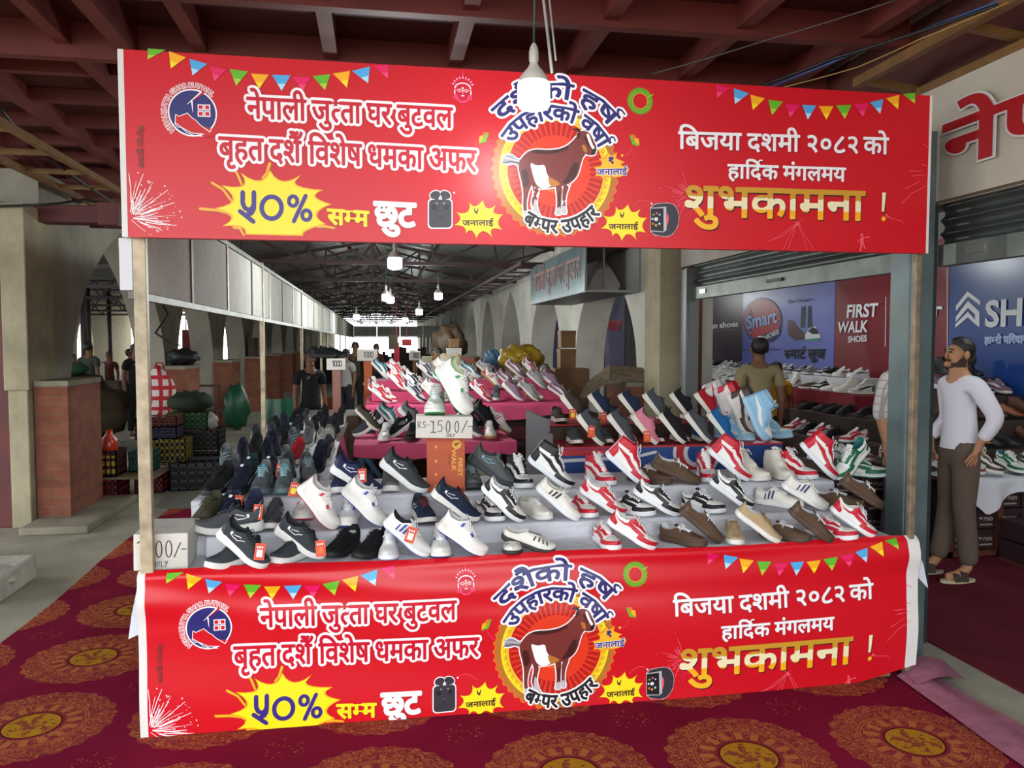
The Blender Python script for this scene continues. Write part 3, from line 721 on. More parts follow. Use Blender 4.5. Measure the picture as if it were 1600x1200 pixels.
# earbuds
def rr(part, layer, m, x0, y0, x1, y1, r, f, n=5):
    pts = []
    for cx, cy_, a0 in ((x1-r, y1-r, 0), (x0+r, y1-r, 90), (x0+r, y0+r, 180), (x1-r, y0+r, 270)):
        for i in range(n+1): t = R(a0+90*i/n); pts.append(f(cx+r*math.cos(t), cy_+r*math.sin(t)))
    A.poly(part, layer, m, pts)
rr('printed_earbuds', 3, K['white'], 195, 320, 610, 830, 75, C7); rr('printed_earbuds', 4, K['grey'], 215, 340, 592, 808, 65, C7)
for sx in (-1, 1):
    c = C7(405+sx*85, 265); A.disc('printed_earbuds', 3, K['white'], c, .0265, 14, .021, rot=-sx*.35); A.disc('printed_earbuds', 4, K['grey'], c, .0225, 14, .017, rot=-sx*.35)
    A.stroke('printed_earbuds', 4, K['grey'], [C7(405+sx*60, 290), C7(405+sx*60, 420)], .017); A.disc('printed_earbuds', 5, K['lgrey'], C7(405+sx*60, 405), .003)
    A.disc('printed_earbuds', 5, K['black'], C7(405+sx*105, 470), .012, 10)
A.stroke('printed_earbuds', 5, K['black'], [C7(400, 560), C7(400, 660)], .007); A.disc('printed_earbuds', 6, K['lgrey'], C7(400, 580), .002)
A.stroke('printed_earbuds', 3, K['salmon'], [C7(*p) for p in ((975,310),(880,215),(750,175),(660,205),(635,230))], .002); A.disc('printed_earbuds', 4, K['white'], C7(635, 230), .004)
# wrist watch
def C8(x, y): return P(940+x*.0875, 290+y*.0875)
st = [(880,390),(960,330),(1180,310),(1300,350),(1365,470),(1378,600),(1350,740),(1270,860),(1170,912),(950,885),(875,815)]
c0 = C8(1120, 610)
fan(A, 'printed_watch', 3, K['lgrey'], [(c0[0]+(C8(*p)[0]-c0[0])*1.03, c0[1]+(C8(*p)[1]-c0[1])*1.03) for p in st], c0); fan(A, 'printed_watch', 4, K['grey'], chaikin([C8(*p) for p in st]), c0)
A.poly('printed_watch', 5, K['salmon'], [C8(*p) for p in ((1160,480),(1190,540),(1195,620),(1165,720),(1150,740))])
A.poly('printed_watch', 5, K['lgrey'], [C8(*p) for p in ((862,400),(1110,380),(1150,375),(1155,790),(1105,835),(862,815))]); A.poly('printed_watch', 6, K['black'], [C8(*p) for p in ((872,412),(1102,405),(1102,822),(872,800))])
for x, y, k, r in ((970,600,'white',.0085),(980,495,'magenta',.005),(922,522,'green',.005),(1032,522,'sky',.004),(903,598,'sky',.005),(915,682,'fire',.005),(967,710,'gold',.005),(1028,682,'sky',.005)): A.disc('printed_watch', 7, K[k], C8(x, y), r, 10)
A.stroke('printed_watch', 8, K['grey'], [C8(970,575), C8(972,603), C8(985,615)], .0015)
A.stroke('printed_watch', 3, K['salmon'], [C8(*p) for p in ((560,370),(650,285),(760,255),(850,290),(890,325))], .002); A.disc('printed_watch', 4, K['white'], C8(890, 325), .004)
# medallion with the goat
def C1(x, y): return P(760+x*.2249, 120+y*.225)
mc = C1(482, 655); mr_ = (C1(815, 650)[0]-C1(150, 650)[0])/2
sc = []
for i in range(240):
    t = 2*math.pi*i/240; q = mr_*1.295 + .006*math.cos(t*44); sc.append((mc[0]+q*math.cos(t), mc[1]+q*math.sin(t)))
fan(A, 'printed_medallion', 2, K['bronze'], sc, mc); fan(A, 'printed_medallion', 1, K['fire'], [(mc[0]+(x-mc[0])*1.02, mc[1]+(z-mc[1])*1.02) for x, z in sc], mc)
A.disc('printed_medallion', 3, K['gold'], mc, mr_*1.17, 60); A.disc('printed_medallion', 4, K['yellow'], mc, mr_*1.17, 60, None, mr_*1.08)
A.disc('printed_medallion', 5, K['ember2'], mc, mr_, 60); A.disc('printed_medallion', 6, K['ember'], mc, mr_*.72, 50); A.disc('printed_medallion', 7, K['fire'], (mc[0], mc[1]-.01), mr_*.4, 40)
for i in range(48):
    t = 2*math.pi*i/48; A.poly('printed_medallion', 8, K['ember'], [(mc[0]+.05*math.cos(t), mc[1]+.05*math.sin(t)), (mc[0]+mr_*.97*math.cos(t-.025), mc[1]+mr_*.97*math.sin(t-.025)), (mc[0]+mr_*.97*math.cos(t+.025), mc[1]+mr_*.97*math.sin(t+.025))])
for i in range(46):
    t = 2*math.pi*i/46; q = mr_*1.085; A.disc('printed_medallion', 5, K['bronze'], (mc[0]+q*math.cos(t), mc[1]+q*math.sin(t)), .007, 8, None, .0045); A.stroke('printed_medallion', 5, K['bronze'], [(mc[0]+mr_*1.10*math.cos(t+.05), mc[1]+mr_*1.10*math.sin(t+.05)), (mc[0]+mr_*1.14*math.cos(t+.05), mc[1]+mr_*1.14*math.sin(t+.05))], .003, False)
def G(pts, m, layer, out=False):
    q = chaikin([C1(*p) for p in pts]); A.poly('printed_goat', layer+2.5, K[m], q)
    if out: A.stroke('printed_goat', 11., K['white'], q+[q[0]], .010)
for pts, m, l, o in (
    ([(222,650),(222,600),(245,560),(285,520),(345,505),(420,512),(500,505),(560,480),(605,440),(625,410),(690,540),(668,562),(655,605),(640,665),(620,705),(575,745),(520,765),(475,765),(440,775),(370,780),(325,765),(300,740),(250,760)], 'brown', 10, 1),
    ([(625,420),(640,385),(670,375),(715,390),(742,445),(766,497),(752,545),(716,548),(690,542),(650,520)], 'brown', 11, 1),
    ([(245,620),(240,720),(255,800),(252,900),(262,985),(302,988),(285,955),(276,885),(292,800),(320,740),(300,640)], 'brown', 10, 1),
    ([(310,740),(328,800),(308,880),(320,930),(335,985),(388,985),(356,940),(345,860),(368,780)], 'brown', 9, 1),
    ([(475,740),(490,850),(486,930),(474,958),(520,962),(516,880),(528,750)], 'brown', 10, 1),
    ([(528,750),(524,880),(522,955),(558,952),(546,890),(552,820),(585,735)], 'brown', 9, 1),
    ([(240,575),(215,578),(170,540),(125,545),(104,600),(150,612),(190,600),(232,628)], 'tail', 9, 1),
    ([(640,392),(620,372),(585,370),(600,362),(630,360),(655,375)], 'black', 12, 0),
    ([(632,385),(622,410),(626,440),(645,425),(652,395)], 'dbrown', 12, 0),
    ([(300,595),(350,622),(405,610),(416,680),(470,742),(440,770),(375,780),(338,742),(316,665)], 'white', 11, 0),
    ([(690,400),(708,396),(732,468),(752,500),(738,512),(712,468)], 'white', 12, 0), ([(735,505),(760,495),(752,545),(722,540)], 'black', 12, 0),
    ([(672,420),(690,412),(722,490),(700,480)], 'dbrown', 12, 0),
    ([(330,850),(345,855),(358,940),(388,985),(335,985),(320,930)], 'lgrey', 11, 0), ([(256,930),(280,930),(302,988),(262,985)], 'lgrey', 11, 0),
    ([(486,910),(516,905),(520,962),(474,958)], 'lgrey', 11, 0), ([(523,900),(546,895),(558,952),(522,955)], 'lgrey', 11, 0), ([(496,800),(512,800),(514,900),(496,900)], 'dbrown', 11, 0),
    ([(285,520),(345,505),(420,512),(500,505),(560,480),(575,500),(500,530),(420,540),(340,535)], 'dbrown', 11, 0), ([(600,600),(640,600),(620,700),(560,740),(520,745),(560,690)], 'dbrown', 11, 0), ([(240,640),(285,650),(300,740),(262,780),(246,720)], 'dbrown', 11, 0), ([(420,690),(480,720),(520,750),(440,772)], 'bronze', 11, 0), ([(655,470),(690,480),(700,535),(672,520)], 'bronze', 12, 0)): G(pts, m, l, o)
A.stroke('printed_goat', 12.2, K['lgrey'], [C1(*p) for p in ((230,590),(170,575),(112,560))], .006); A.stroke('printed_goat', 12.2, K['dbrown'], [C1(*p) for p in ((225,600),(165,590),(110,600))], .004)
PO = [(K['white'], .0125, 0, 0, 0), (K['navy'], .0032, 1, 0, 0)]
A.text('printed_medallion', 9, 'दशैको हर्ष'.replace('हर्ष', 'ह|ष^'), arc_map(mc, mr_*1.46, 139, 40, .105), PO)
A.text('printed_medallion', 9, 'उपहारको वर्षा'.replace('वर्षा', 'व|षा^'), arc_map(mc, mr_*1.03, 150, 28, .095), PO)
A.text('printed_medallion', 16, 'ब|म~|पर उपहार', arc_map(mc, mr_*1.26, 236, 318, .085, True), [(K['white'], .010, 0, 0, 0), (K['black'], .003, 1, 0, 0)])
sb = spiky([C1(*p) for p in ((905,530),(890,560),(955,595),(930,610),(950,625),(985,640),(970,670),(940,690),(880,700),(850,690),(800,705),(790,690),(755,690),(770,660),(750,630),(800,615),(785,570),(820,570),(845,530),(870,550))])
fan(A, 'printed_medallion', 10, K['gold'], sb, C1(870, 615)); A.stroke('printed_medallion', 9, K['fire'], sb+[sb[0]], .006)
L2('printed_medallion', 'जनालाई', (760+765*.2249, 120+645*.225), (760+975*.2249, 120+640*.225), 120+685*.225, [(K['white'], .003, 0, 0, 0), (K['purple'], .0012, 1, 0, 0)], 11)
L2('printed_medallion', '१', (760+835*.2249, 120+560*.225), (760+880*.2249, 120+560*.225), 120+600*.225, [(K['purple'], .002, 0, 0, 0)], 11)

# ---- build the two banners from the artwork
BX0, BX1, BZ0, BZ1 = -.977, 2.56, 2.067, 2.80
PARTMATS = A.mats
def emit_art(parent, fn, off, sub=None):
    for part, items in A.parts.items():
        mb = MB()
        for layer, mi_, pts in items:
            q_ = layer + rnd.random()*.7
            mb.add([(x, q_, z) for x, z in pts], [tuple(range(len(pts)))], mi_)
        used = sorted(set(mb.mi)); mb.mi = [used.index(i) for i in mb.mi]
        part = part.split('#')[0]; me = mb.mesh(part, [A.mats[i] for i in used])
        if sub:
            bm = bmesh.new(); bm.from_mesh(me)
            for ax, lo, hi, st in ((2, BZ0, BZ1, sub[1]), (0, BX0, BX1, sub[0])):
                v = lo+st
                while v < hi:
                    no = (0, 0, 1) if ax == 2 else (1, 0, 0); co = (0, 0, v) if ax == 2 else (v, 0, 0)
                    bmesh.ops.bisect_plane(bm, geom=bm.verts[:]+bm.edges[:]+bm.faces[:], plane_co=co, plane_no=no, dist=1e-6)
                    v += st
            bm.to_mesh(me); bm.free()
        for v in me.vertices: v.co = fn(v.co.x, v.co.z, v.co.y)
        # drop nothing, orient towards the street
        o = bpy.data.objects.new(part, me); COL.objects.link(o); o.parent = parent
        me.transform(Matrix.Translation(-Vector(parent.location)))
LAY = .0005
up = empty('banner', 'red festival sale banner stretched high above the stall behind the large bulb', 'banner', ((BX0+BX1)/2, 3.42, BZ0))
L0 = up.location
MB().bx(BX0-L0.x, BX1-L0.x, -.018, .02, 0, BZ1-BZ0).build('panel', K['red'], up)
MB().bx(BX0-L0.x-.022, BX0-L0.x, -.02, .03, 0, BZ1-BZ0).build('white_edge', mat('banner_edge', '#d9d6d2', .5), up); MB().bx(BX1-L0.x, BX1-L0.x+.012, -.02, .03, 0, BZ1-BZ0).build('white_edge', MATS['banner_edge'], up)
MBf = MB()
for z in (.02, (BZ1-BZ0)-.02): MBf.bar((BX0-L0.x, .035, z), (BX1-L0.x, .035, z), .03)
MBf.build('back_frame', mat('pole_metal', '#8a7a62', .5, metal=.3, var=.4, scale=12), up)
emit_art(up, lambda x, z, l: (x, 3.402 - .002 - LAY*l, z), 0)
# lower banner: hangs from the table edge, slightly bellied, creased near the top
lpairs = [((302,175),(323,975)), ((1380,342),(1353,1032)), ((745,237),(748,988)), ((481,347),(500,1112)), ((939,323),(933,1051)), ((1057,204),(1042,932)), ((868,266),(872,1022))]
def fit(k):
    xs = [P(*a)[k] for a, b in lpairs]; ys = [(lambda q: (q.x, q.z)[k])(onY(b[0], b[1], 3.44)) for a, b in lpairs]
    n = len(xs); mx, my = sum(xs)/n, sum(ys)/n; s = sum((x-mx)*(y-my) for x, y in zip(xs, ys))/sum((x-mx)**2 for x in xs)
    return s, my-s*mx
(sx_, ox_), (sz_, oz_) = fit(0), fit(1)
LX0, LX1, LZ0, LZ1 = -.955, 2.53, .005, .70
def low(x, z, l):
    X = x*sx_+ox_; Z = z*sz_+oz_
    u = (X-LX0)/(LX1-LX0); w = min(1, max(0, Z/LZ1))
    d = .022*math.sin(u*math.pi)*(1-w) + .006*math.sin(w*9+u*5) + .008*math.sin(u*math.pi)*math.sin(w*math.pi)
    top = max(0, (w-.62)/.38)
    d += top*(.010*math.sin(w*26 + 3*math.sin(u*4) + u*7) + .006*math.sin(w*17-u*13))
    Y = 3.43 - d - LAY*1.6*l + .012*(1-w)*math.sin(u*6)
    if w > .955: k = (w-.955)/.045; Y += .03*k*k
    sag = .006*math.sin(u*15)*w
    # lifted lower right corner
    if u > .93: Z = Z + (u-.93)/.07*.05*(1-w)**2
    return (X, Y, max(.004, Z+sag))
lo = empty('banner', 'red festival sale banner hanging from the table edge to the carpet, lower of two', 'banner', ((LX0+LX1)/2, 3.43, 0))
UX0, UX1, UZ0, UZ1 = (LX0-ox_)/sx_, (LX1-ox_)/sx_, (LZ0-oz_)/sz_, (LZ1-oz_)/sz_
mb = MB()
mb.grid(lambda a, b: low(UX0+(UX1-UX0)*a, UZ0+(UZ1-UZ0)*b, 0), 150, 60)
o = mb.build('panel', K['red'], lo); o.data.transform(Matrix.Translation(-lo.location))
for n_, a0, a1 in (('white_edge', -.009, 0.), ('white_edge', 1., 1.018)):
    mb = MB(); mb.grid(lambda a, b: low(UX0+(UX1-UX0)*(a0+(a1-a0)*a), UZ0+(UZ1-UZ0)*b, 0), 5, 50)
    o = mb.build(n_, MATS['banner_edge'], lo); o.data.transform(Matrix.Translation(-lo.location))
BZ0_, BZ1_ = BZ0, BZ1
emit_art(lo, low, 0, sub=(.06, .016))
# ================================================================ shoes
def interp(tab, t):
    for (a, va), (b, vb) in zip(tab[:-1], tab[1:]):
        if t <= b:
            u = (t-a)/(b-a) if b > a else 0; u = min(1, max(0, u)); u = u*u*(3-2*u)*.6 + u*.4
            return va + (vb-va)*u
    return tab[-1][1]
STY = {  # profile tables over x/L: rim/centre height, all in metres for a shoe 0.29 long
 'court': dict(sole=[(0,.028),(.6,.026),(1,.027)], heel=.098, dip=.080, throat=.112, vamp=.072, toe=.060, tongue=.018, spring=.010, wh=.034, wb=.050),
 'high':  dict(sole=[(0,.029),(.6,.027),(1,.027)], heel=.148, dip=.150, throat=.162, vamp=.074, toe=.060, tongue=.016, spring=.010, wh=.035, wb=.050),
 'retro': dict(sole=[(0,.036),(.6,.030),(1,.028)], heel=.128, dip=.104, throat=.132, vamp=.078, toe=.064, tongue=.022, spring=.012, wh=.036, wb=.052),
 'runner':dict(sole=[(0,.046),(.45,.034),(.7,.030),(1,.030)], heel=.126, dip=.092, throat=.112, vamp=.080, toe=.060, tongue=.014, spring=.018, wh=.036, wb=.050),
 'plimsoll':dict(sole=[(0,.030),(.6,.028),(1,.028)], heel=.092, dip=.070, throat=.088, vamp=.070, toe=.054, tongue=.012, spring=.008, wh=.034, wb=.048),
 'knit':  dict(sole=[(0,.048),(.5,.040),(1,.034)], heel=.132, dip=.100, throat=.122, vamp=.084, toe=.066, tongue=.010, spring=.016, wh=.036, wb=.050),
 'clog':  dict(sole=[(0,.030),(.5,.024),(1,.022)], heel=.066, dip=.058, throat=.082, vamp=.078, toe=.056, tongue=0, spring=.010, wh=.036, wb=.050),
 'loafer':dict(sole=[(0,.026),(.3,.022),(1,.016)], heel=.082, dip=.064, throat=.080, vamp=.066, toe=.046, tongue=.004, spring=.010, wh=.033, wb=.046),
 'boot':  dict(sole=[(0,.030),(.3,.024),(1,.020)], heel=.160, dip=.158, throat=.168, vamp=.076, toe=.056, tongue=.006, spring=.010, wh=.034, wb=.046),
}
LSH = .29
class Last:
    def __init__(s, sty):
        s.d = STY[sty]; s.sty = sty; d = s.d
        s.W = [(0,.0),(.012,.014),(.04,d['wh']*.78),(.1,d['wh']),(.35,d['wh']*1.02),(.5,d['wh']*1.14),(.68,d['wb']),(.8,d['wb']*.97),(.9,d['wb']*.78),(.96,d['wb']*.52),(.99,d['wb']*.22),(1,0.)]
    def sole(s, x):
        return interp(s.d['sole'], x) + s.spring(x)
    def spring(s, x): return s.d['spring']*max(0, (x-.68)/.32)**1.7 + .004*max(0, (.1-x)/.1)**2
    def half(s, x): return interp(s.W, x)
    def B(s, p):   # bottom edge, heel centre (p=0) to toe centre (p=1)
        x = p**1.35 if p < .5 else 1-(1-p)**1.35*(1-.5**1.35)/(.5**1.35)
        return Vector((x*LSH, s.half(x), s.sole(x)))
    def T(s, p):
        d = s.d; hi = s.sty in ('high', 'boot')
        xt = .40 if not hi else .36    # throat
        x = interp([(0,.015),(.12,.03),(.25,.14),(.36,.27),(.46,xt),(.66,.66),(.72,.70),(1,.992)], p)
        y = interp([(0,0),(.06,.012),(.12,.022),(.22,.029),(.38,.028),(.46,.023),(.64,.013),(.70,.004),(.74,0),(1,0)], p)
        z = interp([(0,d['heel']),(.1,d['heel']*.99),(.24,d['dip']*1.0),(.36,d['dip']*1.02),(.46,d['throat']),(.56,(d['throat']*.42+d['vamp']*.58) if hi else (d['throat']*.5+d['vamp']*.5)),(.68,d['vamp']),(.84,d['toe']+.003),(.94,d['toe']-.006),(1,s.sole(.99)+.012)], p)
        return Vector((x*LSH, y, z + s.spring(x)*.7))
    def S(s, p, t, side=1, off=0):
        def pt(p, t):
            b, q = s.B(p), s.T(p)
            k = min(1, max(0, (p-.42)/.28)); k = k*k*(3-2*k)
            # wall
            bulge = .006*math.sin(math.pi*t)
            wx = b.x+(q.x-b.x)*t; wy = b.y+(q.y-b.y)*(t**1.25)+bulge*min(1, p*8); wz = b.z+(q.z-b.z)*t
            f = t*math.pi/2; c, sn = math.cos(f), math.sin(f)
            dx = b.x+(q.x-b.x)*(1-c); dy = q.y+(b.y-q.y)*c**.8; dz = b.z+(q.z-b.z)*sn**.9
            return Vector((wx+(dx-wx)*k, wy+(dy-wy)*k, wz+(dz-wz)*k))
        v = pt(p, t)
        if off:
            e = .008; a = pt(min(1, p+e), t)-pt(max(0, p-e), t); b = pt(p, min(1, t+e))-pt(p, max(0, t-e)); n = a.cross(b)
            if n.length > 1e-9:
                n.normalize()
                if n.y < 0 and abs(n.y) > .05: n = -n
                elif n.z < 0 and abs(n.y) <= .05: n = -n
                v = v + n*off
        return Vector((v.x, v.y*side, v.z))
_LC = {}
def last(st):
    if st not in _LC: _LC[st] = Last(st)
    return _LC[st]
def band(mb, la, p0, p1, lo, hi, mi=0, off=.0014, sides=(1, -1), n=10, m=4):
    f = lambda q, u: q(u) if callable(q) else q
    for sd in sides:
        vs = []
        for i in range(n+1):
            u = i/n; p = p0+(p1-p0)*u; a, b = f(lo, u), f(hi, u)
            for j in range(m+1): vs.append(la.S(p, a+(b-a)*j/m, sd, off))
        fs = [(i*(m+1)+j, (i+1)*(m+1)+j, (i+1)*(m+1)+j+1, i*(m+1)+j+1) for i in range(n) for j in range(m)]
        mb.add(vs, fs, mi, True)
def leather(col, rough=.45): return mat('shoe_'+col.strip('#')+('' if rough == .45 else '_%d' % int(rough*100)), col, rough, spec=.4, bump=.08, bscale=300)
def cloth(col): return mat('shoefab_'+col.strip('#'), col, .85, spec=.2, bump=.35, bscale=420)
SUBS = {}
def make_shoe(name, sty, cw, label, lod=0, group=None):
    """one shoe standing on z=0, toe at +x, middle of the sole at the origin"""
    la = last(sty); c = dict(upper='#dddddd', toe=None, heel=None, eye=None, side=None, collar=None, lining='#c8c8c8', tongue=None, lace='#f0f0f0', sole='#eeeeee', out=None, fab=0, stripe=None, tick=None, brand=None, accent=None, vamp=None)
    c.update(cw); c['tongue'] = c['tongue'] or c['upper']
    UP = cloth if c['fab'] else leather
    root = empty(name, label, 'shoe', (0, 0, 0), group=group)
    np_, ns = (26, 8) if lod == 0 else (13, 4)
    off = Vector((-LSH/2, 0, 0)); parts = []
    def done(mb, nm, mt, lab=None, par=None):
        for i, v in enumerate(mb.v): mb.v[i] = (v[0]+off.x, v[1], v[2])
        o = mb.build(nm, mt, par or root)
        if not par: parts.append(o)
        if lab: o['label'] = lab
        return o
    # sole
    mats = [leather(c['sole'], .6)]
    def ring(x, y, z): return (x, y, z)
    N = 34 if lod == 0 else 16
    prof = []
    for i in range(N):
        a = i/(N-1); p = a; b = la.B(p); prof.append(b)
    loop = [(b.x, b.y) for b in prof] + [(b.x, -b.y) for b in reversed(prof[1:-1])]
    xs = [q[0] for q in loop]; n = len(loop); cx = LSH*.5
    def lev(k, e, zf):
        vs = []
        for i, (x, y) in enumerate(loop):
            l = math.hypot(x-cx, y) or 1
            dx, dy = (x-cx)/l*e*(1 if abs(x-cx) > .1 else .2), (1 if y > 0 else -1 if y < 0 else 0)*e
            X = x/LSH; vs.append((x+dx, y+dy, zf(X, i)))
        return vs
    wav = (lambda X, i: .005*abs(math.sin(X*13))) if sty == 'knit' else (lambda X, i: 0)
    flare = .006 if sty in ('runner', 'knit') else .003
    if sty == 'runner': mid = lambda X, i: la.spring(X) + la.d['sole'][0][1]*.45
    levels = [lev(0, -.004, lambda X, i: la.spring(X)+wav(X, i)), lev(1, flare-.001, lambda X, i: la.spring(X)+.003+wav(X, i)), lev(2, flare+.001, lambda X, i: la.spring(X)*1.0+.009), lev(3, .0035 if sty != 'knit' else .001+.0, lambda X, i: la.sole(X)-.006+.5*wav(X, i)), lev(4, .0015, lambda X, i: la.sole(X)+.002), lev(5, -.004, lambda X, i: la.sole(X)+.002)]
    vs = [v for L_ in levels for v in L_]; fs = []
    for k in range(len(levels)-1):
        for i in range(n): j = (i+1) % n; fs.append((k*n+i, k*n+j, (k+1)*n+j, (k+1)*n+i))
    mb = MB()
    if c['out'] and lod == 0:
        mb.add(vs, fs[n*2:], 0, True); done(mb, 'midsole', mats)
        mb = MB(); mb.add(vs, fs[:n*2]+[tuple(range(n-1, -1, -1))], 0, True); done(mb, 'outsole', leather(c['out'], .65))
    else:
        if c['out']: mats.append(leather(c['out'], .65)); mb.add(vs, fs[n*2:], 0, True).add(vs, fs[:n*2]+[tuple(range(n-1, -1, -1))], 1, True)
        else: mb.add(vs, fs+[tuple(range(n-1, -1, -1))], 0, True)
        done(mb, 'sole', mats)
    # upper
    P_ = [i/(np_-1) for i in range(np_)]; mb = MB(); vs = []; fs = []
    for sd in (1, -1):
        o_ = len(vs)
        for p in P_:
            for j in range(ns+1): vs.append(la.S(p, j/ns, sd))
        for i in range(np_-1):
            for j in range(ns): fs.append((o_+i*(ns+1)+j, o_+(i+1)*(ns+1)+j, o_+(i+1)*(ns+1)+j+1, o_+i*(ns+1)+j+1))
    mb.add(vs, fs, 0, True)
    nn, mm = (12, 4) if lod == 0 else (6, 2)
    ov = []  # overlays: (part, colour, [(p0,p1,lo,hi)])
    if c['toe']: ov.append(('toe_cap', c['toe'], [(.80,1,0,lambda u: .40+.58*u**2), (.62,.80,0,lambda u: .34+.06*u)]))
    if c['heel']: ov.append(('heel_counter', c['heel'], [(0,.24,0,lambda u: .80-.42*u**1.6)]))
    if c['collar']: ov.append(('collar', c['collar'], [(0,.44,.80 if sty != 'high' else .70,1)]))
    if c['eye']: ov.append(('eyestay', c['eye'], [(.40,.70,lambda u: .62+.10*u,1)] + ([(.27,.41,lambda u: .02+.66*u,lambda u: .12+.66*u)] if sty == 'court' and not c['side'] else [])))
    if c['vamp']: ov.append(('toe_box', c['vamp'], [(.76,1,lambda u: .40+.58*u**2,1)]))
    if c['side']:
        sc = (1.0 if sty == 'court' else .74)
        ov.append(('side_logo', c['side'], [(.12,.60,lambda u: sc*(.74-.50*u**1.15),lambda u: sc*(.76-.22*u**1.9)), (.60,.70,lambda u: sc*(.24+.16*u),lambda u: sc*(.54-.02*u))]))
    if c['stripe']:
        q = []
        for k in range(3):
            a = .34+.07*k; q.append((a, a+.035, .2, .85))
        ov.append(('side_stripe', c['stripe'], q))
    if c['tick']: ov.append(('side_logo', c['tick'], [(.30,.33,.55,.82), (.33,.46,lambda u: .52-.2*u,lambda u: .58-.2*u), (.46,.54,lambda u: .30+.3*u,lambda u: .36+.3*u), (.36,.48,lambda u: .66-.06*u,lambda u: .71-.06*u)]))
    if c['accent']: ov.append(('accent_patch', c['accent'], [(.43,.48,.62,.86), (.60,.65,.62,.82), (0,.05,.4,.8)]))
    if sty == 'clog': ov.append(('vent_slot', '#4a4844', [(.60+.07*k, .625+.07*k, .38, .78) for k in range(4)]))
    if lod == 0:
        up_o = done(mb, 'upper', UP(c['upper']))
        for nm, col, bs in ov:
            mb = MB()
            for p0, p1, lo, hi in bs: band(mb, la, p0, p1, lo, hi, 0, .0030 if nm in ('side_logo', 'accent_patch', 'side_stripe') else .0016, n=nn, m=mm)
            done(mb, nm, leather(col), None, up_o)
    else:
        ms = [UP(c['upper'])]
        for nm, col, bs in ov:
            ms.append(leather(col))
            for p0, p1, lo, hi in bs: band(mb, la, p0, p1, lo, hi, len(ms)-1, .0032 if nm in ('side_logo', 'accent_patch') else .0018, n=5, m=2)
        done(mb, 'upper', ms)
    # lining and tongue
    mb = MB(); m2 = 10 if lod == 0 else 6; vs = []
    for i in range(m2+1):
        p = .50*i/m2
        for sd in (1, -1):
            t = la.T(p); vs += [(t.x, t.y*sd, t.z), (t.x*.97+.006, t.y*sd*.80, t.z-.012), (t.x*.94+.012, t.y*sd*.86, max(la.sole(t.x/LSH)+.012, t.z-.06))]
    for i in range(m2):
        for sd in (0, 1):
            a = i*6+sd*3; b = a+6; mb.add([vs[a], vs[a+1], vs[a+2], vs[b], vs[b+1], vs[b+2]], [(0,1,4,3), (1,2,5,4)], 0, True)
    ins = [(la.T(.46*i/m2), 1) for i in range(m2+1)]
    poly = [(t.x*.94+.012, t.y*.86, max(la.sole(t.x/LSH)+.012, t.z-.06)+.001) for t, _ in ins] + [(t.x*.94+.012, -t.y*.86, max(la.sole(t.x/LSH)+.012, t.z-.06)+.001) for t, _ in reversed(ins)]
    mb.add(poly, [tuple(range(len(poly)))], 0)
    done(mb, 'lining', cloth(c['lining']))
    if sty not in ('clog',):
        mb = MB(); d = la.d
        def tg(u, v):
            p = .76-.32*min(1, u*1.0); t = la.T(p); e = max(0, u-.86)/.14
            w = (t.y+.004)*(1-.0*e) if u < .86 else .022
            k = v*2-1
            return (t.x - e*.012, k*max(w, .006), t.z + .004*(1-k*k) - .0015 + e*d['tongue'] + .002*e*(1-k*k))
        mb.grid(tg, 12 if lod == 0 else 6, 5)
        if sty in ('high', 'court', 'retro') and lod == 0:
            pass
        tg_o = done(mb, 'tongue', UP(c['tongue']))
        if c['brand'] and lod == 0:
            mb = MB(); mb.grid(lambda u, v: (lambda q: (q[0]-.0025, q[1], q[2]+.003))(tg(.90+.09*u, .3+.4*v)), 3, 4); done(mb, 'tongue_label', leather(c['brand']), None, tg_o)
    if c['lace'] and sty not in ('clog', 'loafer'):
        mb = MB(); k = 6 if lod == 0 else 4
        for i in range(k):
            p = .475+(.655-.475)*i/(k-1); a = la.T(p); q = la.T(min(.66, p+.035)); r_ = .0028 if lod == 0 else .0032
            A_, B_ = Vector((a.x, a.y+.004, a.z+.003)), Vector((q.x, -q.y-.004, q.z+.003))
            for s_ in ((1, -1) if lod == 0 else (1,)):
                p0, p1 = Vector((A_.x, A_.y*s_, A_.z)), Vector((B_.x, B_.y*s_, B_.z)); md = (p0+p1)/2+Vector((.001, 0, .006))
                mb.tube([p0, md, p1], r_, 5 if lod == 0 else 4)
        if lod == 0:
            a = la.T(.475)
            for s_ in (1, -1):
                mb.tube([(a.x+.004, .003*s_, a.z+.010), (a.x+.008, .018*s_, a.z+.018), (a.x+.018, .026*s_, a.z+.008), (a.x+.012, .010*s_, a.z+.006)], .0022, 5)
                mb.tube([(a.x+.006, .003*s_, a.z+.010), (a.x+.022, .022*s_, a.z+.002), (a.x+.028, .034*s_, a.z-.016)], .002, 5)
        done(mb, 'laces', cloth(c['lace']))
    KIDS[root.name] = parts
    for ch in parts: SUBS[ch.name] = list(ch.children)
    root['half'] = 0; del root['half']
    return root
RD, WT, BK, CR, GN, LB = '#c01a30', '#e9e9e6', '#1a1a1d', '#ddd8ca', '#1f6a48', '#8dbbd6'
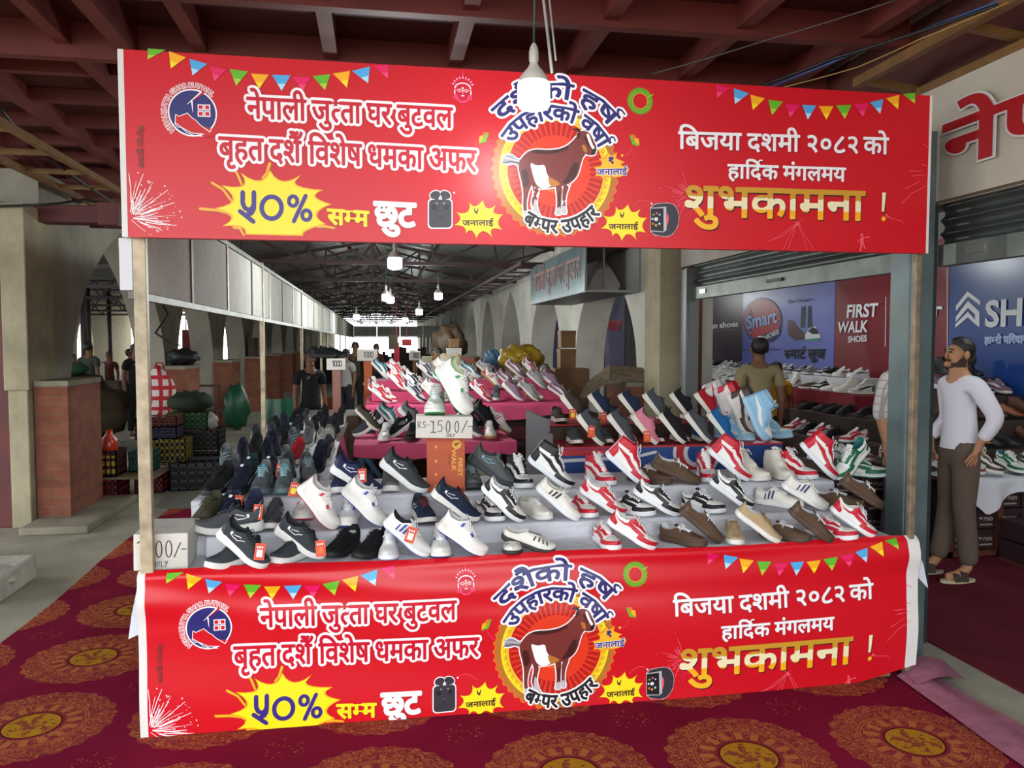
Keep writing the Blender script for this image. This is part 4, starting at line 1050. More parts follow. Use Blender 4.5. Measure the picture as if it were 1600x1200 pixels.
CW = {
 'red_low':   ('court', dict(upper=WT, toe=RD, heel=RD, eye=RD, side=RD, lining='#d6d6d4', tongue='#e6e4e0', sole='#e6e8ea', vamp='#d8d6d0')),
 'black_low': ('court', dict(upper=WT, toe=BK, heel=BK, eye=BK, side=BK, lining='#cfcfcf', tongue='#2a2a2c', sole='#e2e5e8', vamp='#e0ddd6')),
 'green_low': ('court', dict(upper=WT, toe=GN, heel=GN, eye=GN, side=GN, lining='#2f6f72', tongue='#d9dcd6', sole='#e2e4e2', out=GN, vamp='#dad9d2')),
 'red_high':  ('high', dict(upper=WT, toe=RD, heel=RD, eye=RD, side=RD, collar=RD, lining=RD, tongue=WT, sole='#dfe3e8', vamp='#d9d9d6', brand=RD)),
 'black_high':('high', dict(upper=WT, toe=BK, heel=BK, eye=BK, side=BK, collar=BK, lining='#2c2c2e', tongue=WT, sole='#dde2e6', vamp='#d9d9d4', brand=BK)),
 'cream_high':('high', dict(upper=CR, toe=CR, heel='#d3cfc2', eye='#d6d2c5', lining='#cfcabb', tongue=CR, sole='#dcdad2', lace='#e8e4d8')),
 'blue_high': ('high', dict(upper=LB, heel=LB, eye='#86b4d2', side='#e6e6e0', collar='#7fb0d0', lining='#a9cbe0', tongue='#e6e9ea', sole='#a4cbe2', lace='#a8cfe6', vamp='#e7e9e8', toe=LB)),
 'grey_high': ('high', dict(upper='#d9d8d4', toe='#b3b2ae', heel='#a9a8a4', eye='#b8b7b2', side='#c02438', collar='#a4a4a2', lining='#b5b5b2', sole='#d8d8d6')),
 'redgrey_high': ('high', dict(upper='#e2e0dc', toe=RD, heel=RD, eye=RD, side='#e9e9e6', collar=RD, lining='#a81c2c', sole='#cfd2d4')),
 'brown_high':('high', dict(upper='#dcd8cf', toe='#4a382e', heel='#4a382e', eye='#57453a', side='#3b2c24', collar='#40342d', lining='#54463c', sole='#d9d7d0')),
 'retro_red': ('retro', dict(upper='#e4e2dd', toe='#dcd9d2', eye='#d3d0c8', heel='#dad7d0', lining='#d6d2cc', accent=RD, sole='#e6e4de', out=RD, tongue='#e8e6e2')),
 'retro_blue':('retro', dict(upper='#e4e3de', toe='#dddcd8', eye='#d4d4d0', heel='#dbdad6', lining='#cfd0d2', accent='#27429e', sole='#e5e4de', out='#2b3f9a', tongue='#e8e7e4')),
 'retro_green':('retro', dict(upper='#e6e8e4', toe='#dfe2dc', eye='#d6dad4', heel='#dfe2dc', lining='#cfe0b8', accent='#2f9450', sole='#e8eae2', out='#46a05e', tongue='#eef0ec')),
 'run_grey':  ('runner', dict(upper='#4b4d52', heel='#3b3d42', lining='#3a3b3f', tongue='#3c3d42', lace='#4a4b50', sole='#dcdcd8', tick='#e8e8e8', fab=1)),
 'run_char':  ('runner', dict(upper='#3c4146', heel='#2c3034', lining='#2f3236', tongue='#2e3236', lace='#3a3d42', sole='#dedfdc', tick='#e6e6e6', fab=1)),
 'run_navy':  ('runner', dict(upper='#2b2f4e', heel='#232744', lining='#2a2d48', tongue='#20243e', lace='#2a2e48', sole='#e2e2e0', tick='#dfe0e6', fab=1)),
 'run_dnavy': ('runner', dict(upper='#1f2a3f', heel='#1a2233', lining='#333848', tongue='#1d2434', lace='#5a3030', sole='#dddcd6', tick='#d5d6da', out='#3a3a3c', fab=1)),
 'run_black': ('runner', dict(upper='#151517', heel='#111112', lining='#1b1b1d', tongue='#161617', lace='#1c1c1e', sole='#171718', fab=1)),
 'run_mid':   ('runner', dict(upper='#6a6b6c', heel='#57595a', lining='#4c4d4f', tongue='#55575a', lace='#5c5e60', sole='#d6d5d0', fab=1)),
 'run_stone': ('runner', dict(upper='#5c5f60', heel='#4a4d4e', lining='#454849', tongue='#4e5152', lace='#7f8e92', sole='#33363a', out='#2a2c2e', fab=1, tick='#7db6c6')),
 'run_teal':  ('runner', dict(upper='#4f585c', heel='#3f484c', lining='#5f6464', tongue='#4a5256', lace='#8fb3b8', sole='#5b6a70', out='#3f8c98', fab=1, brand='#2ba7c0')),
 'run_olive': ('runner', dict(upper='#4a4836', heel='#3d3b2c', lining='#3a392d', tongue='#403e30', lace='#4c4a38', sole='#cfccc0', fab=1)),
 'run_lime':  ('runner', dict(upper='#a8aaa4', heel='#8f948c', lining='#7d8278', tongue='#8f938c', lace='#c9cbc6', sole='#d2d2cc', accent='#a6cf2c', fab=1, brand='#b4d42e')),
 'run_deep':  ('runner', dict(upper='#173236', heel='#122a2e', lining='#1b3034', tongue='#14282c', lace='#1d3a3e', sole='#18464c', fab=1, brand='#dfe5e6')),
 'run_nvblk': ('runner', dict(upper='#1a1f30', heel='#151a28', lining='#1c2030', tongue='#151a28', lace='#20253a', sole='#1f2434', fab=1, brand='#dfe3e8')),
 'puma':      ('court', dict(upper='#e2e2de', toe='#c9cecd', heel='#e2e2de', lining='#2c2e34', tongue='#e4e4e0', sole='#e4e6ea', out='#8fa6d8', stripe='#2d4a94', brand='#1b1b1e')),
 'vans':      ('plimsoll', dict(upper='#dedbd0', toe='#e2dfd6', heel='#dedbd0', lining='#d5d2c8', tongue='#dcd9ce', sole='#e0e4e6', stripe='#26262a')),
 'cream_low': ('plimsoll', dict(upper='#dbd7cb', toe='#e0dcd2', lining='#cfccc2', tongue='#d6d2c6', sole='#dcdcd8')),
 'stripe_low':('court', dict(upper='#dfdcd2', toe='#e2dfd6', heel='#dcd9cf', lining='#d8d6ce', tongue='#dedbd2', sole='#e4e4e0', stripe='#3b4770')),
 'brown_plim':('plimsoll', dict(upper='#5a4638', lining='#c9cdd0', tongue='#55412f', sole='#4f3d30', fab=1, heel='#54412f')),
 'beige_plim':('plimsoll', dict(upper='#b39b78', lining='#d3d6d6', tongue='#ab9370', sole='#dcdcd6', fab=1, lace='#a58d6a')),
 'clog':      ('clog', dict(upper='#dbdad2', lining='#c9c7bd', sole='#33322f', lace=None)),
 'knit_black':('knit', dict(upper='#1b1b1e', lining='#222226', tongue='#1a1a1c', lace='#262628', sole='#d9d5c8', fab=1, out='#1d1d1f')),
 'knit_grey': ('knit', dict(upper='#45484c', lining='#3c3e42', tongue='#3f4246', lace='#4c4f54', sole='#dad6ca', fab=1, out='#2a2a2c')),
 'knit_navy': ('knit', dict(upper='#222b40', lining='#242c40', tongue='#1f273a', lace='#2a3348', sole='#dcd8cc', fab=1, out='#222226')),
 'knit_olive':('knit', dict(upper='#3d372d', lining='#37322a', tongue='#393329', lace='#443d32', sole='#ddd9cc', fab=1, out='#242424')),
 'knit_pink': ('knit', dict(upper='#cf7f92', lining='#c98a9a', tongue='#cc8092', lace='#d99aa8', sole='#e0d8cc', fab=1, out='#b8a8a2')),
 'knit_red':  ('knit', dict(upper='#a01c28', lining='#9a2028', tongue='#981a26', lace='#b42a34', sole='#dfd9cc', fab=1, out='#1e1e20')),
 'knit_blue': ('knit', dict(upper='#1f5a92', lining='#2a6a6a', tongue='#23689c', lace='#3a7aa8', sole='#d6dccf', fab=1, out='#2f6f6a')),
 'samba':     ('court', dict(upper='#d6d2c8', toe='#cfcbc0', heel='#8e2a34', lining='#bdb8ac', tongue='#d0ccc0', sole='#9a6a3c', stripe='#8e2430')),
 'grey_low':  ('court', dict(upper='#8d8a86', toe='#7d7a78', heel='#6f6c6c', lining='#8a8786', tongue='#84817e', sole='#c9c6c0', eye='#77747a')),
 'mauve_low': ('court', dict(upper='#7d5f6c', toe='#6f5260', heel='#674a58', lining='#8a7078', tongue='#765a66', sole='#d0cbc6', side='#d6cfd0', eye='#6a4e5a')),
 'mauve_run': ('runner', dict(upper='#8a6d7c', heel='#765a68', lining='#7c6470', tongue='#806472', lace='#a08a94', sole='#d5d0cc', fab=1)),
 'navy_low':  ('court', dict(upper='#d2d0ca', toe='#2a2f48', heel='#2a2f48', eye='#2a2f48', side='#2a2f48', lining='#aeb0b4', tongue='#c9c7c0', sole='#d6d4ce')),
 'maroon_low':('court', dict(upper='#d0cbc6', toe='#7a2030', heel='#7a2030', eye='#7a2030', side='#7a2030', lining='#8a5058', tongue='#c6c0ba', sole='#d2cdc8')),
 'teal_low':  ('court', dict(upper='#3f6f78', toe='#c9c9c4', heel='#35616a', lining='#37565c', tongue='#4a7780', sole='#cfccc4', side='#dfe0dc')),
 'olive_low': ('plimsoll', dict(upper='#4c4436', lining='#3b352b', tongue='#463e32', sole='#cfcabd', heel='#433b2f', fab=1)),
 'white_low': ('court', dict(upper='#d8d8d4', toe='#d2d2ce', heel='#d0d0cc', lining='#bfbfbc', tongue='#d6d6d2', sole='#dcdcda', side='#5a5a60')),
 'white_high':('high', dict(upper='#d6d6d2', toe='#d0d0cc', heel='#ceceCA', eye='#d2d2ce', lining='#bdbdba', sole='#d9d9d6', side='#4a4a4e')),
 'grgreen_high':('high', dict(upper='#cfcec8', toe='#b5b4ae', heel='#2e5c40', eye='#a9a8a2', side='#26262a', collar='#b0afa9', lining='#9d9c98', sole='#cfcec8')),
 'black_sport':('runner', dict(upper='#17171a', heel='#101012', lining='#1c1c1f', tongue='#161618', lace='#1d1d20', sole='#c9c9c6', fab=1, tick='#d9d9d9')),
 'loafer_black':('loafer', dict(upper='#17161a', lining='#3a322c', sole='#121214', tongue='#17161a', lace=None)),
 'loafer_brown':('loafer', dict(upper='#5a2f1c', lining='#7a5a40', sole='#1c1614', tongue='#552c1a', lace=None)),
 'loafer_tan':('loafer', dict(upper='#8a4c22', lining='#a8825a', sole='#2a1c14', tongue='#824820', lace=None)),
 'boot_black':('boot', dict(upper='#1a191c', lining='#2c2826', sole='#141416', tongue='#1a191c', lace='#1e1e20', heel='#141416')),
 'boot_brown':('boot', dict(upper='#4a2a1c', lining='#54402f', sole='#1c1614', tongue='#46281a', lace='#3a2418', heel='#402418')),
}
PROTO = {}
def shoe(cw, loc, M, label, lod=0, group=None, scale=1.):
    key = (cw, lod)
    st, d = CW[cw]
    nm = {'court': 'sneaker', 'high': 'high_top_sneaker', 'retro': 'basketball_sneaker', 'runner': 'running_shoe', 'plimsoll': 'canvas_shoe', 'knit': 'knit_sneaker', 'clog': 'slip_on_clog', 'loafer': 'leather_shoe', 'boot': 'leather_boot'}[st]
    if key not in PROTO:
        o = make_shoe(nm, st, d, label, lod, group); PROTO[key] = o
    else:
        p = PROTO[key]; o = p.copy(); COL.objects.link(o)
        for ch in KIDS[p.name]:
            c = ch.copy(); COL.objects.link(c); c.parent = o
            for g_ in SUBS.get(ch.name, ()): d_ = g_.copy(); COL.objects.link(d_); d_.parent = c
        o['label'] = label
        if group: o['group'] = group
        elif 'group' in o: del o['group']
    o.rotation_euler = M.to_euler(); o.location = loc; o.scale = (scale,)*3
    if st in ('loafer', 'boot'): o['category'] = 'shoe' if st == 'loafer' else 'boot'
    return o
def flat_shoe(cw, toe, yaw, label, lod=0, group=None, s=1., pitch=0.):
    """toe: world point under the toe tip; yaw 0 = toe towards the street, + turns the toe to the right"""
    M = Matrix.Rotation(R(-90+yaw), 3, 'Z') @ Matrix.Rotation(R(pitch), 3, 'Y')
    loc = Vector(toe) - M @ Vector((LSH/2*s, 0, 0))
    return shoe(cw, loc, M, label, lod, group, s)
def lean_shoe(cw, toe, alpha, label, yaw=-12., roll=8., lod=0, group=None, s=1., mirror=False):
    """toe on the support, heel raised by alpha degrees, side turned to the street"""
    M = Matrix.Rotation(R(yaw + (180 if mirror else 0)), 3, 'Z') @ Matrix.Rotation(R(alpha), 3, 'Y') @ Matrix.Rotation(R(-roll if mirror else roll), 3, 'X')
    # lowest point of the toe rests on the support
    tip = M @ Vector((LSH*.5*s, 0, .012*s)); low_ = min((M @ Vector((LSH*x*s, y*s, z*s))).z for x, y, z in ((.5,0,.012), (.36,.045,.003), (.36,-.045,.003), (.45,.03,.008), (.45,-.03,.008)))
    loc = Vector(toe) - Vector((tip.x, tip.y, low_))
    return shoe(cw, loc, M, label, lod, group, s)
# ================================================================ the stall: poles, fascia panels, stepped table
MPOLE = mat('pole_pale', '#b9a98c', .5, metal=.15, var=.45, scale=14)
MPAN = plaster('panel_board', '#cfd0c8', '#a8a99f', scl=2.4)
def fascia(x, y0, y1, z0, z1, label, step=1.02, poles=()):
    t = empty('fascia_row', label, 'stall frame', (x, y0, 0))
    n = max(1, round((y1-y0)/step)); st = (y1-y0)/n
    for i in range(n):
        MB().bx(-.006, .006, i*st+.02, (i+1)*st-.02, z0+.02, z1-.02).build('panel_board', MPAN, t)
        MB().bx(-.014, .014, (i+1)*st-.02, (i+1)*st+.02, z0, z1).build('divider', MPOLE if i % 2 else mat('rust_tube', '#6e5040', .6, metal=.2, var=.4, scale=10), t)
    for z in (z0, z1): MB().bar((0, 0, z), (0, y1-y0, z), .03).build('rail', mat('tube_bright', '#7d7a70', .55, metal=.3, var=.5, scale=9), t)
    for y in poles: MB().bx(-.018, .018, y-y0-.018, y-y0+.018, 0, z1+.03).build('pole', MPOLE, t, bev=.003)
    return t
fascia(-.985, 3.46, 33.4, 1.84, 2.30, 'long row of dusty white fascia panels on thin poles along the left of the stalls', 1.03, [7.15, 10.75, 14.4, 18, 21.6, 25.2, 28.8])
t = empty('fascia_row', 'row of grey fascia panels across the far end of the hall', 'stall frame', (-.985, 33.4, 0))
for i in range(4): MB().bx(.02+i*.95, .95+i*.95, -.006, .006, 1.86, 2.28).build('panel_board', MPAN, t)
for z in (1.84, 2.3): MB().bar((0, 0, z), (3.8, 0, z), .03).build('rail', MPOLE, t)
for x in (0., 3.8): MB().bx(x-.018, x+.018, -.02, .02, 0, 2.3).build('pole', MPOLE, t)
mb = MB(); mb.bx(-.975, -.925, 3.445, 3.48, 0, 2.80)
o = tag(mb.build('stall_pole', MPOLE, bev=.004), 'pale punched steel pole at the left front corner of the stall', 'pole')
mb = MB(); mb.bx(2.545, 2.575, 3.445, 3.475, 0, 2.80)
tag(mb.build('stall_pole', mat('pole_rust', '#94826a', .5, metal=.3, var=.5, scale=18), bev=.003), 'narrow weathered pole at the right front corner of the stall', 'pole')
# white end board between the upper banner and the fascia on the left
tag(MB().bx(-1.03, -.982, 3.46, 3.475, 1.86, 2.07).build('end_board', mat('white_board', '#cfd0d6', .6)), 'narrow white board strip left of the pole under the upper banner', 'board')

# stepped display draped in white cloth
MCL = mat('white_cloth', '#c9cbd2', .8, spec=.2); k = NB(MCL); o_ = k.obj()
k.bump(k.noise(o_, 7., 3., .5, 1.), .35, .05)
Z1, Z2, Z3 = .69, .775, .875
Y1, Y2, Y3, Y4 = 3.415, 3.72, 4.02, 4.56
prof = [(3.50, .40), (3.482, .66), (3.488, .680), (Y1+.10, Z1-.001), (Y2-.06, Z1), (Y2-.015, Z1+.008), (Y2-.002, Z1+.03), (Y2-.002, Z2-.02), (Y2+.012, Z2), (Y3-.05, Z2), (Y3-.012, Z2+.01), (Y3, Z2+.03), (Y3, Z3-.02), (Y3+.012, Z3), (Y4-.02, Z3), (Y4, Z3-.02), (Y4, .15)]
def cloth_fn(u, v):
    x = -.90 + 3.40*u; f = v*(len(prof)-1); i = min(len(prof)-2, int(f)); q = f-i
    y = prof[i][0]+(prof[i+1][0]-prof[i][0])*q; z = prof[i][1]+(prof[i+1][1]-prof[i][1])*q
    ris = 1 if 5 <= i <= 7 or 10 <= i <= 12 else 0
    y += ris*.008*math.sin(x*9+i) + .003*math.sin(x*23+i*2); z += -.005*abs(math.sin(x*5.3+i*.7))*(0 if ris else 1)*.4
    return (x, y, z)
cb = MB(); cb.grid(cloth_fn, 120, 80)
# right end falls to the side in folds
def fall(u, v):
    f = u*(len(prof)-4) + 3; i = min(len(prof)-2, int(f)); q = f-i
    y = prof[i][0]+(prof[i+1][0]-prof[i][0])*q; z = prof[i][1]+(prof[i+1][1]-prof[i][1])*q
    z = min(z, Z3)
    return (2.50 + .04*v + .03*v*math.sin(y*30), y + .02*math.sin(v*5)*v, z - (z-.35)*v*(.9+.1*math.sin(y*21)))
cb.grid(fall, 40, 10)
cb.grid(lambda u, v: (-.90-.01*v-.012*v*math.sin(u*40), Y1+.05+(Y2-Y1-.05)*u, Z1-(Z1-.2)*v), 20, 8)
tag(cb.build('display_cloth', MCL), 'white cloth draped over the three steps of the front shoe display', 'cloth')
tag(MB().bx(-.88, 2.48, 3.47, 4.52, 0, .66).bx(-.88, 2.48, 3.75, 4.5, .66, .755).bx(-.88, 2.48, 4.05, 4.5, .755, .855).build('display_table', mat('ply', '#7a5d40', .7)), 'wooden stepped table under the white display cloth', 'table')
# loose white cloth corners at the ends of the lower banner
def corner(x0, y0, pts, label):
    mb = MB(); mb.add([(x, y, z) for x, y, z in pts], [tuple(range(len(pts)))])
    mb.add([(x, y+.012, z) for x, y, z in pts], [tuple(range(len(pts)))])
    n = len(pts); mb.add([(x, y, z) for x, y, z in pts]+[(x, y+.012, z) for x, y, z in pts], [(i, (i+1) % n, n+(i+1) % n, n+i) for i in range(n)])
    tag(mb.build('cloth_corner', mat('cloth_flap', '#c5c7d2', .7), fix=True), label, 'cloth')
corner(0, 0, [(-.965, 3.47, .69), (-1.0, 3.48, .62), (-1.03, 3.5, .50), (-1.045, 3.5, .40), (-.985, 3.48, .43), (-.962, 3.47, .44)], 'white vinyl flap hanging at the left end of the lower banner')
corner(0, 0, [(2.555, 3.47, .685), (2.585, 3.46, .66), (2.63, 3.45, .56), (2.66, 3.45, .44), (2.60, 3.46, .50), (2.56, 3.47, .53)], 'white vinyl flap hanging at the right end of the lower banner')

# ---- shoes of the front display. (kind, pose, pixel of heel/toe in the photo, step, label)
STEPS = {1: (Z1+.002, 3.44), 2: (Z2+.002, 3.735), 3: (Z3+.002, 4.035)}
def put(cw, pose, a, step, label, s=1.):
    z, ymin = STEPS[step]
    if pose == 'F':
        tx, ty, yaw = a; t = onZ(tx, ty, z)
        if t.y < ymin: t = onY(tx, ty, ymin); t.z = z
        return flat_shoe(cw, t, yaw, label, s=s)
    hx, hy, tx, ty = a; t = onZ(tx, ty, z)
    if t.y < ymin: t = onY(tx, ty, ymin); t.z = z
    al = math.degrees(math.atan2(ty-hy, abs(tx-hx)))
    return lean_shoe(cw, t, al*.88, label, s=s, mirror=(hx > tx), yaw=(-14 if hx < tx else 12))
FRONT = [
 ('run_char','F',(322,893,-52),1,'charcoal running shoe with white sole lying flat beside the white price box, front left'),
 ('run_char','L',(362,840,414,888),1,'charcoal running shoe with a red tag leaning on its toe, second in the front row'),
 ('run_char','F',(424,885,-40),1,'dark grey running shoe lying flat between two tagged leaning ones, front left'),
 ('run_char','L',(446,830,506,873),1,'charcoal running shoe with white tick leaning left of the two all black shoes'),
 ('run_black','F',(512,876,-28),1,'all black running shoe in the front row, left one of its pair'),
 ('run_black','F',(556,878,-34),1,'all black running shoe in the front row, right one of its pair'),
 ('puma','F',(606,884,-4),1,'white and grey sneaker with blue lace area lying flat, right of the black pair'),
 ('puma','L',(612,816,668,870),1,'white sneaker with blue side stripes and a red tag leaning at the front'),
 ('retro_blue','F',(690,879,-2),1,'white sneaker with blue eyelets lying flat at the front edge'),
 ('retro_blue','L',(696,823,757,868),1,'white sneaker with blue sole edge and blue eyelets leaning at the front edge'),
 ('clog','F',(800,873,-12),1,'white slotted slip-on standing behind its mate at the front edge'),
 ('clog','L',(802,842,866,863),1,'white slotted slip-on with dark sole lying nearly flat at the front centre'),
 ('red_low','F',(963,867,5),1,'red and white low sneaker facing the street on the front step, middle of the display'),
 ('red_low','L',(948,806,1022,858),1,'red and white low sneaker leaning on the front step, middle of the display'),
 ('brown_plim','F',(1103,858,35),1,'brown canvas shoe with white laces lying on the front step right of the red pair'),
 ('brown_plim','L',(1064,788,1126,848),1,'brown canvas shoe leaning between the red low pair and the beige pair'),
 ('beige_plim','F',(1152,855,-18),1,'beige canvas shoe lying flat with its toe to the left'),
 ('beige_plim','L',(1154,795,1216,848),1,'beige canvas shoe with white sole leaning at the front right'),
 ('brown_plim','F',(1266,852,40),1,'brown canvas shoe lying flat right of the beige shoes'),
 ('brown_plim','L',(1234,792,1298,850),1,'brown canvas shoe with white laces leaning at the front right before the red pair'),
 ('red_low','F',(1340,851,40),1,'red and white low sneaker lying flat at the right end of the front step'),
 ('red_low','L',(1296,785,1364,840),1,'red and white low sneaker leaning at the right end of the front step'),
 ('run_grey','F',(422,833,0),2,'grey running shoe facing the street above the tagged charcoal shoe, left'),
 ('retro_red','F',(472,816,0),2,'white sneaker with red eyelets lying flat on the middle step'),
 ('retro_red','L',(488,778,522,830),2,'white sneaker with red sole edge leaning on the middle step'),
 ('retro_blue','F',(538,829,-8),2,'white sneaker with blue eyelets lying flat on the middle step, left of centre'),
 ('retro_blue','L',(548,768,598,822),2,'white sneaker with blue sole edge leaning on the middle step, left of centre'),
 ('run_dnavy','F',(672,825,10),2,'dark navy running shoe lying flat under the orange shoe box'),
 ('run_dnavy','L',(676,764,745,815),2,'dark navy running shoe with white sole leaning before the orange shoe box'),
 ('black_low','F',(782,828,15),2,'black and white low sneaker facing the street, leftmost such pair on the middle step'),
 ('black_low','L',(757,756,815,820),2,'black and white low sneaker leaning, leftmost such pair on the middle step'),
 ('cream_low','F',(858,822,18),2,'cream low sneaker lying flat under the leaning shoe with black stripes'),
 ('vans','L',(840,760,902,822),2,'cream sneaker with two black side stripes leaning on the middle step'),
 ('red_low','F',(928,825,10),2,'red and white low sneaker facing the street on the middle step'),
 ('red_low','L',(914,763,974,806),2,'red and white low sneaker leaning on the middle step'),
 ('black_low','F',(1022,813,35),2,'black and white low sneaker lying under its leaning mate, centre of the middle step'),
 ('black_low','L',(1002,768,1060,806),2,'black and white low sneaker leaning, centre of the middle step'),
 ('black_low','F',(1132,806,30),2,'black and white low sneaker lying flat above the beige pair'),
 ('black_low','L',(1117,750,1172,796),2,'black and white low sneaker leaning above the beige pair'),
 ('stripe_low','F',(1255,796,40),2,'cream sneaker with navy stripes lying under its leaning mate'),
 ('stripe_low','L',(1222,752,1290,797),2,'cream sneaker with three navy stripes leaning on the middle step'),
 ('brown_plim','F',(1350,801,45),2,'brown canvas shoe lying on the middle step near the right end'),
 ('brown_plim','L',(1318,752,1378,797),2,'brown canvas shoe leaning on the middle step near the right end'),
 ('run_navy','F',(530,778,0),3,'navy running shoe facing the street on the top step, left'),
 ('run_navy','L',(528,732,592,773),3,'navy running shoe with white sole and red tag leaning on the top step'),
 ('run_mid','F',(610,777,0),3,'grey running shoe facing the street left of the orange shoe box'),
 ('run_char','L',(604,723,664,772),3,'grey running shoe with white tick leaning left of the orange shoe box'),
 ('run_stone','F',(742,777,0),3,'grey shoe with black sole facing the street right of the orange shoe box'),
 ('run_stone','L',(738,712,800,760),3,'grey shoe with black sole leaning right of the orange shoe box'),
 ('black_high','F',(826,780,10),3,'black and white high top facing the street on the top step'),
 ('black_high','L',(832,714,892,765),3,'black and white high top leaning on the top step'),
 ('red_high','F',(957,766,12),3,'red and white high top facing the street, leftmost red high top pair'),
 ('red_high','L',(954,706,1008,762),3,'red and white high top leaning before the violet part of the blue table front'),
 ('brown_plim','F',(1050,764,40),3,'brown canvas shoe lying on the top step before the blue table'),
 ('brown_plim','L',(1022,724,1092,757),3,'brown canvas shoe leaning on the top step before the blue table'),
 ('red_high','F',(1112,758,-12),3,'red and white high top facing the street at the right end of the blue table'),
 ('red_high','L',(1112,698,1168,752),3,'red and white high top leaning at the right end of the blue table'),
 ('cream_high','F',(1202,766,25),3,'cream high top lying in front of its mate on the top step'),
 ('cream_high','F',(1236,757,0),3,'cream high top standing behind another cream one on the top step'),
 ('red_high','F',(1276,757,25),3,'red and white high top facing the street left of the green pair'),
 ('red_high','L',(1257,688,1304,750),3,'red and white high top leaning left of the green pair'),
 ('green_low','L',(1362,698,1308,752),3,'green and white low sneaker leaning leftward at the right end of the top step'),
 ('green_low','F',(1388,754,50),3,'green and white low sneaker lying at the right end of the top step'),
]
for cw, pose, a, st_, lb in FRONT: put(cw, pose, a, st_, lb, {1: .86, 2: .89, 3: .95}[st_])
# the grey runner lying on a white block at the left end
q = onY(362, 845, 3.70)
tag(MB().bx(q.x-.10, q.x+.10, q.y-.07, q.y+.10, Z1, q.z+.035).build('display_block', MCL, bev=.012), 'small white cloth covered block at the left end of the front step', 'block')
flat_shoe('run_grey', (q.x-.155, q.y-.01, q.z+.037), -82, 'grey running shoe seen from the side on a white block, toe to the left', s=1.0)

# ---- price tags
MTAG = mat('tag_red', '#c8331f', .5); MTY = mat('tag_yellow', '#e8d820', .5); MTW = mat('tag_white', '#e6dfd6', .6); MTO = mat('tag_orange', '#e0601c', .5)
def price_tag(px, py, Y, label, tilt=0, kind=MTW, s=1.):
    c = onY(px, py, Y); t = empty('price_tag', label, 'price tag', c, (R(-18), R(tilt), R(-8)), group='red price tags on the shoes'); t.scale = (s,)*3
    MB().bx(-.021, .021, -.001, .001, -.034, .034).build('card', MTO, t, bev=.001)
    MB().bx(-.018, .018, -.0018, -.001, -.031, .031).build('red_face', MTAG, t); MB().bx(-.012, .012, -.0026, -.0018, -.022, .008).build('sticker', kind, t)
    mb = MB()
    for i in range(3): mb.bx(-.014+.010*i, -.008+.010*i, -.0026, -.0018, .014, .022)
    mb.build('print', MTW, t); MB().tube([(0, 0, .032), (.004, .008, .045), (0, .02, .05)], .0008, 5).build('string', MTW, t)
for a in [(406,862,3.40,'red price tag on the second charcoal shoe of the front row',4,MTW),(501,857,3.42,'red price tag hanging on the charcoal shoe left of the black pair',-6,MTO),(403,800,3.70,'red price tag left of the grey shoe facing the street',2,MTW),
          (642,836,3.425,'red price tag across the leaning white shoe with blue stripes',18,MTW),(566,743,4.0,'red price tag on the leaning navy shoe of the top step',-4,MTW),(459,765,3.98,'red price tag with yellow sticker on the teal laced grey shoe',12,MTY),(438,735,4.25,'red price tag on the upper left rows beside the red shoe',3,MTO),(372,785,3.95,'red price tag on the black shoe at the far left of the display',4,MTW)]: price_tag(*a)

# ---- price boxes and the orange shoe box
MBOX = mat('box_white', '#d3cfc6', .7, var=.12, scale=9); MPEN = mat('marker_pen', '#26242a', .6)
def hand(mb, strokes, o, ux, uz, w, s):
    """hand drawn strokes on a plane"""
    for st in strokes:
        mb.tube([Vector(o)+ux*(x*s)+uz*(z*s) for x, z in st], w, 5)
def el(cx, cz, rx, rz, a0=0, a1=360, n=14): return [(cx+rx*math.cos(R(a0+(a1-a0)*i/n)), cz+rz*math.sin(R(a0+(a1-a0)*i/n))) for i in range(n+1)]
ZERO = lambda x: [el(x, .5, .17, .5)]
c = onY(694, 685, 3.98)
t = empty('price_box', 'white carton lid with handwritten Rs 1500 only sign on top of the orange shoe box', 'box', (c.x, 3.98, c.z), (0, R(1.5), R(-3)))
w_ = .285/2
MB().bx(-w_, w_, 0, .115, 0, .112).build('carton', MBOX, t, bev=.004)
mb = MB(); X_, Z_ = Vector((1, 0, 0)), Vector((0, 0, 1))
s_ = .058
hand(mb, [[(0,1),(.25,.85)],[(.25,0),(.25,1)],[(0,0),(.5,0)]], (-.070, -.001, .030), X_, Z_, .0021, s_)
hand(mb, [[(.45,1),(.1,1),(.06,.6),(.3,.65),(.45,.4),(.35,.08),(0,.05)]], (-.036, -.001, .031), X_, Z_, .0021, s_)
for xx in (.018, .062): hand(mb, ZERO(0), (xx, -.001, .030), X_, Z_, .0021, s_)
hand(mb, [[(0,0),(.5,1.1)],[(.55,.55),(.95,.55)]], (.086, -.001, .030), X_, Z_, .0019, s_)
hand(mb, [[(0,0),(0,1),(.4,.95),(.4,.6),(0,.5),(.5,0)]], (-.132, -.001, .052), X_, Z_, .0017, .032)
hand(mb, [[(.45,.9),(.1,1),(.05,.6),(.4,.4),(.3,.05),(0,.1)],[(.7,.5),(1.0,.5)]], (-.108, -.001, .052), X_, Z_, .0017, .032)
hand(mb, [el(.2,.5,.22,.4),[(.6,.1),(.62,.9),(.9,.1),(.92,.9)],[(1.15,.9),(1.15,.1),(1.45,.1)],[(1.6,.9),(1.8,.5)],[(2.0,.9),(1.65,0)]], (.012, -.001, .006), X_, Z_, .0012, .020)
mb.build('handwriting', MPEN, t)
cz = c.z
MOB = mat('box_orange', '#b4502c', .6, var=.12, scale=6); MOL = mat('box_gold', '#d9a03a', .5); MOD = mat('box_dark', '#6b3226', .6)
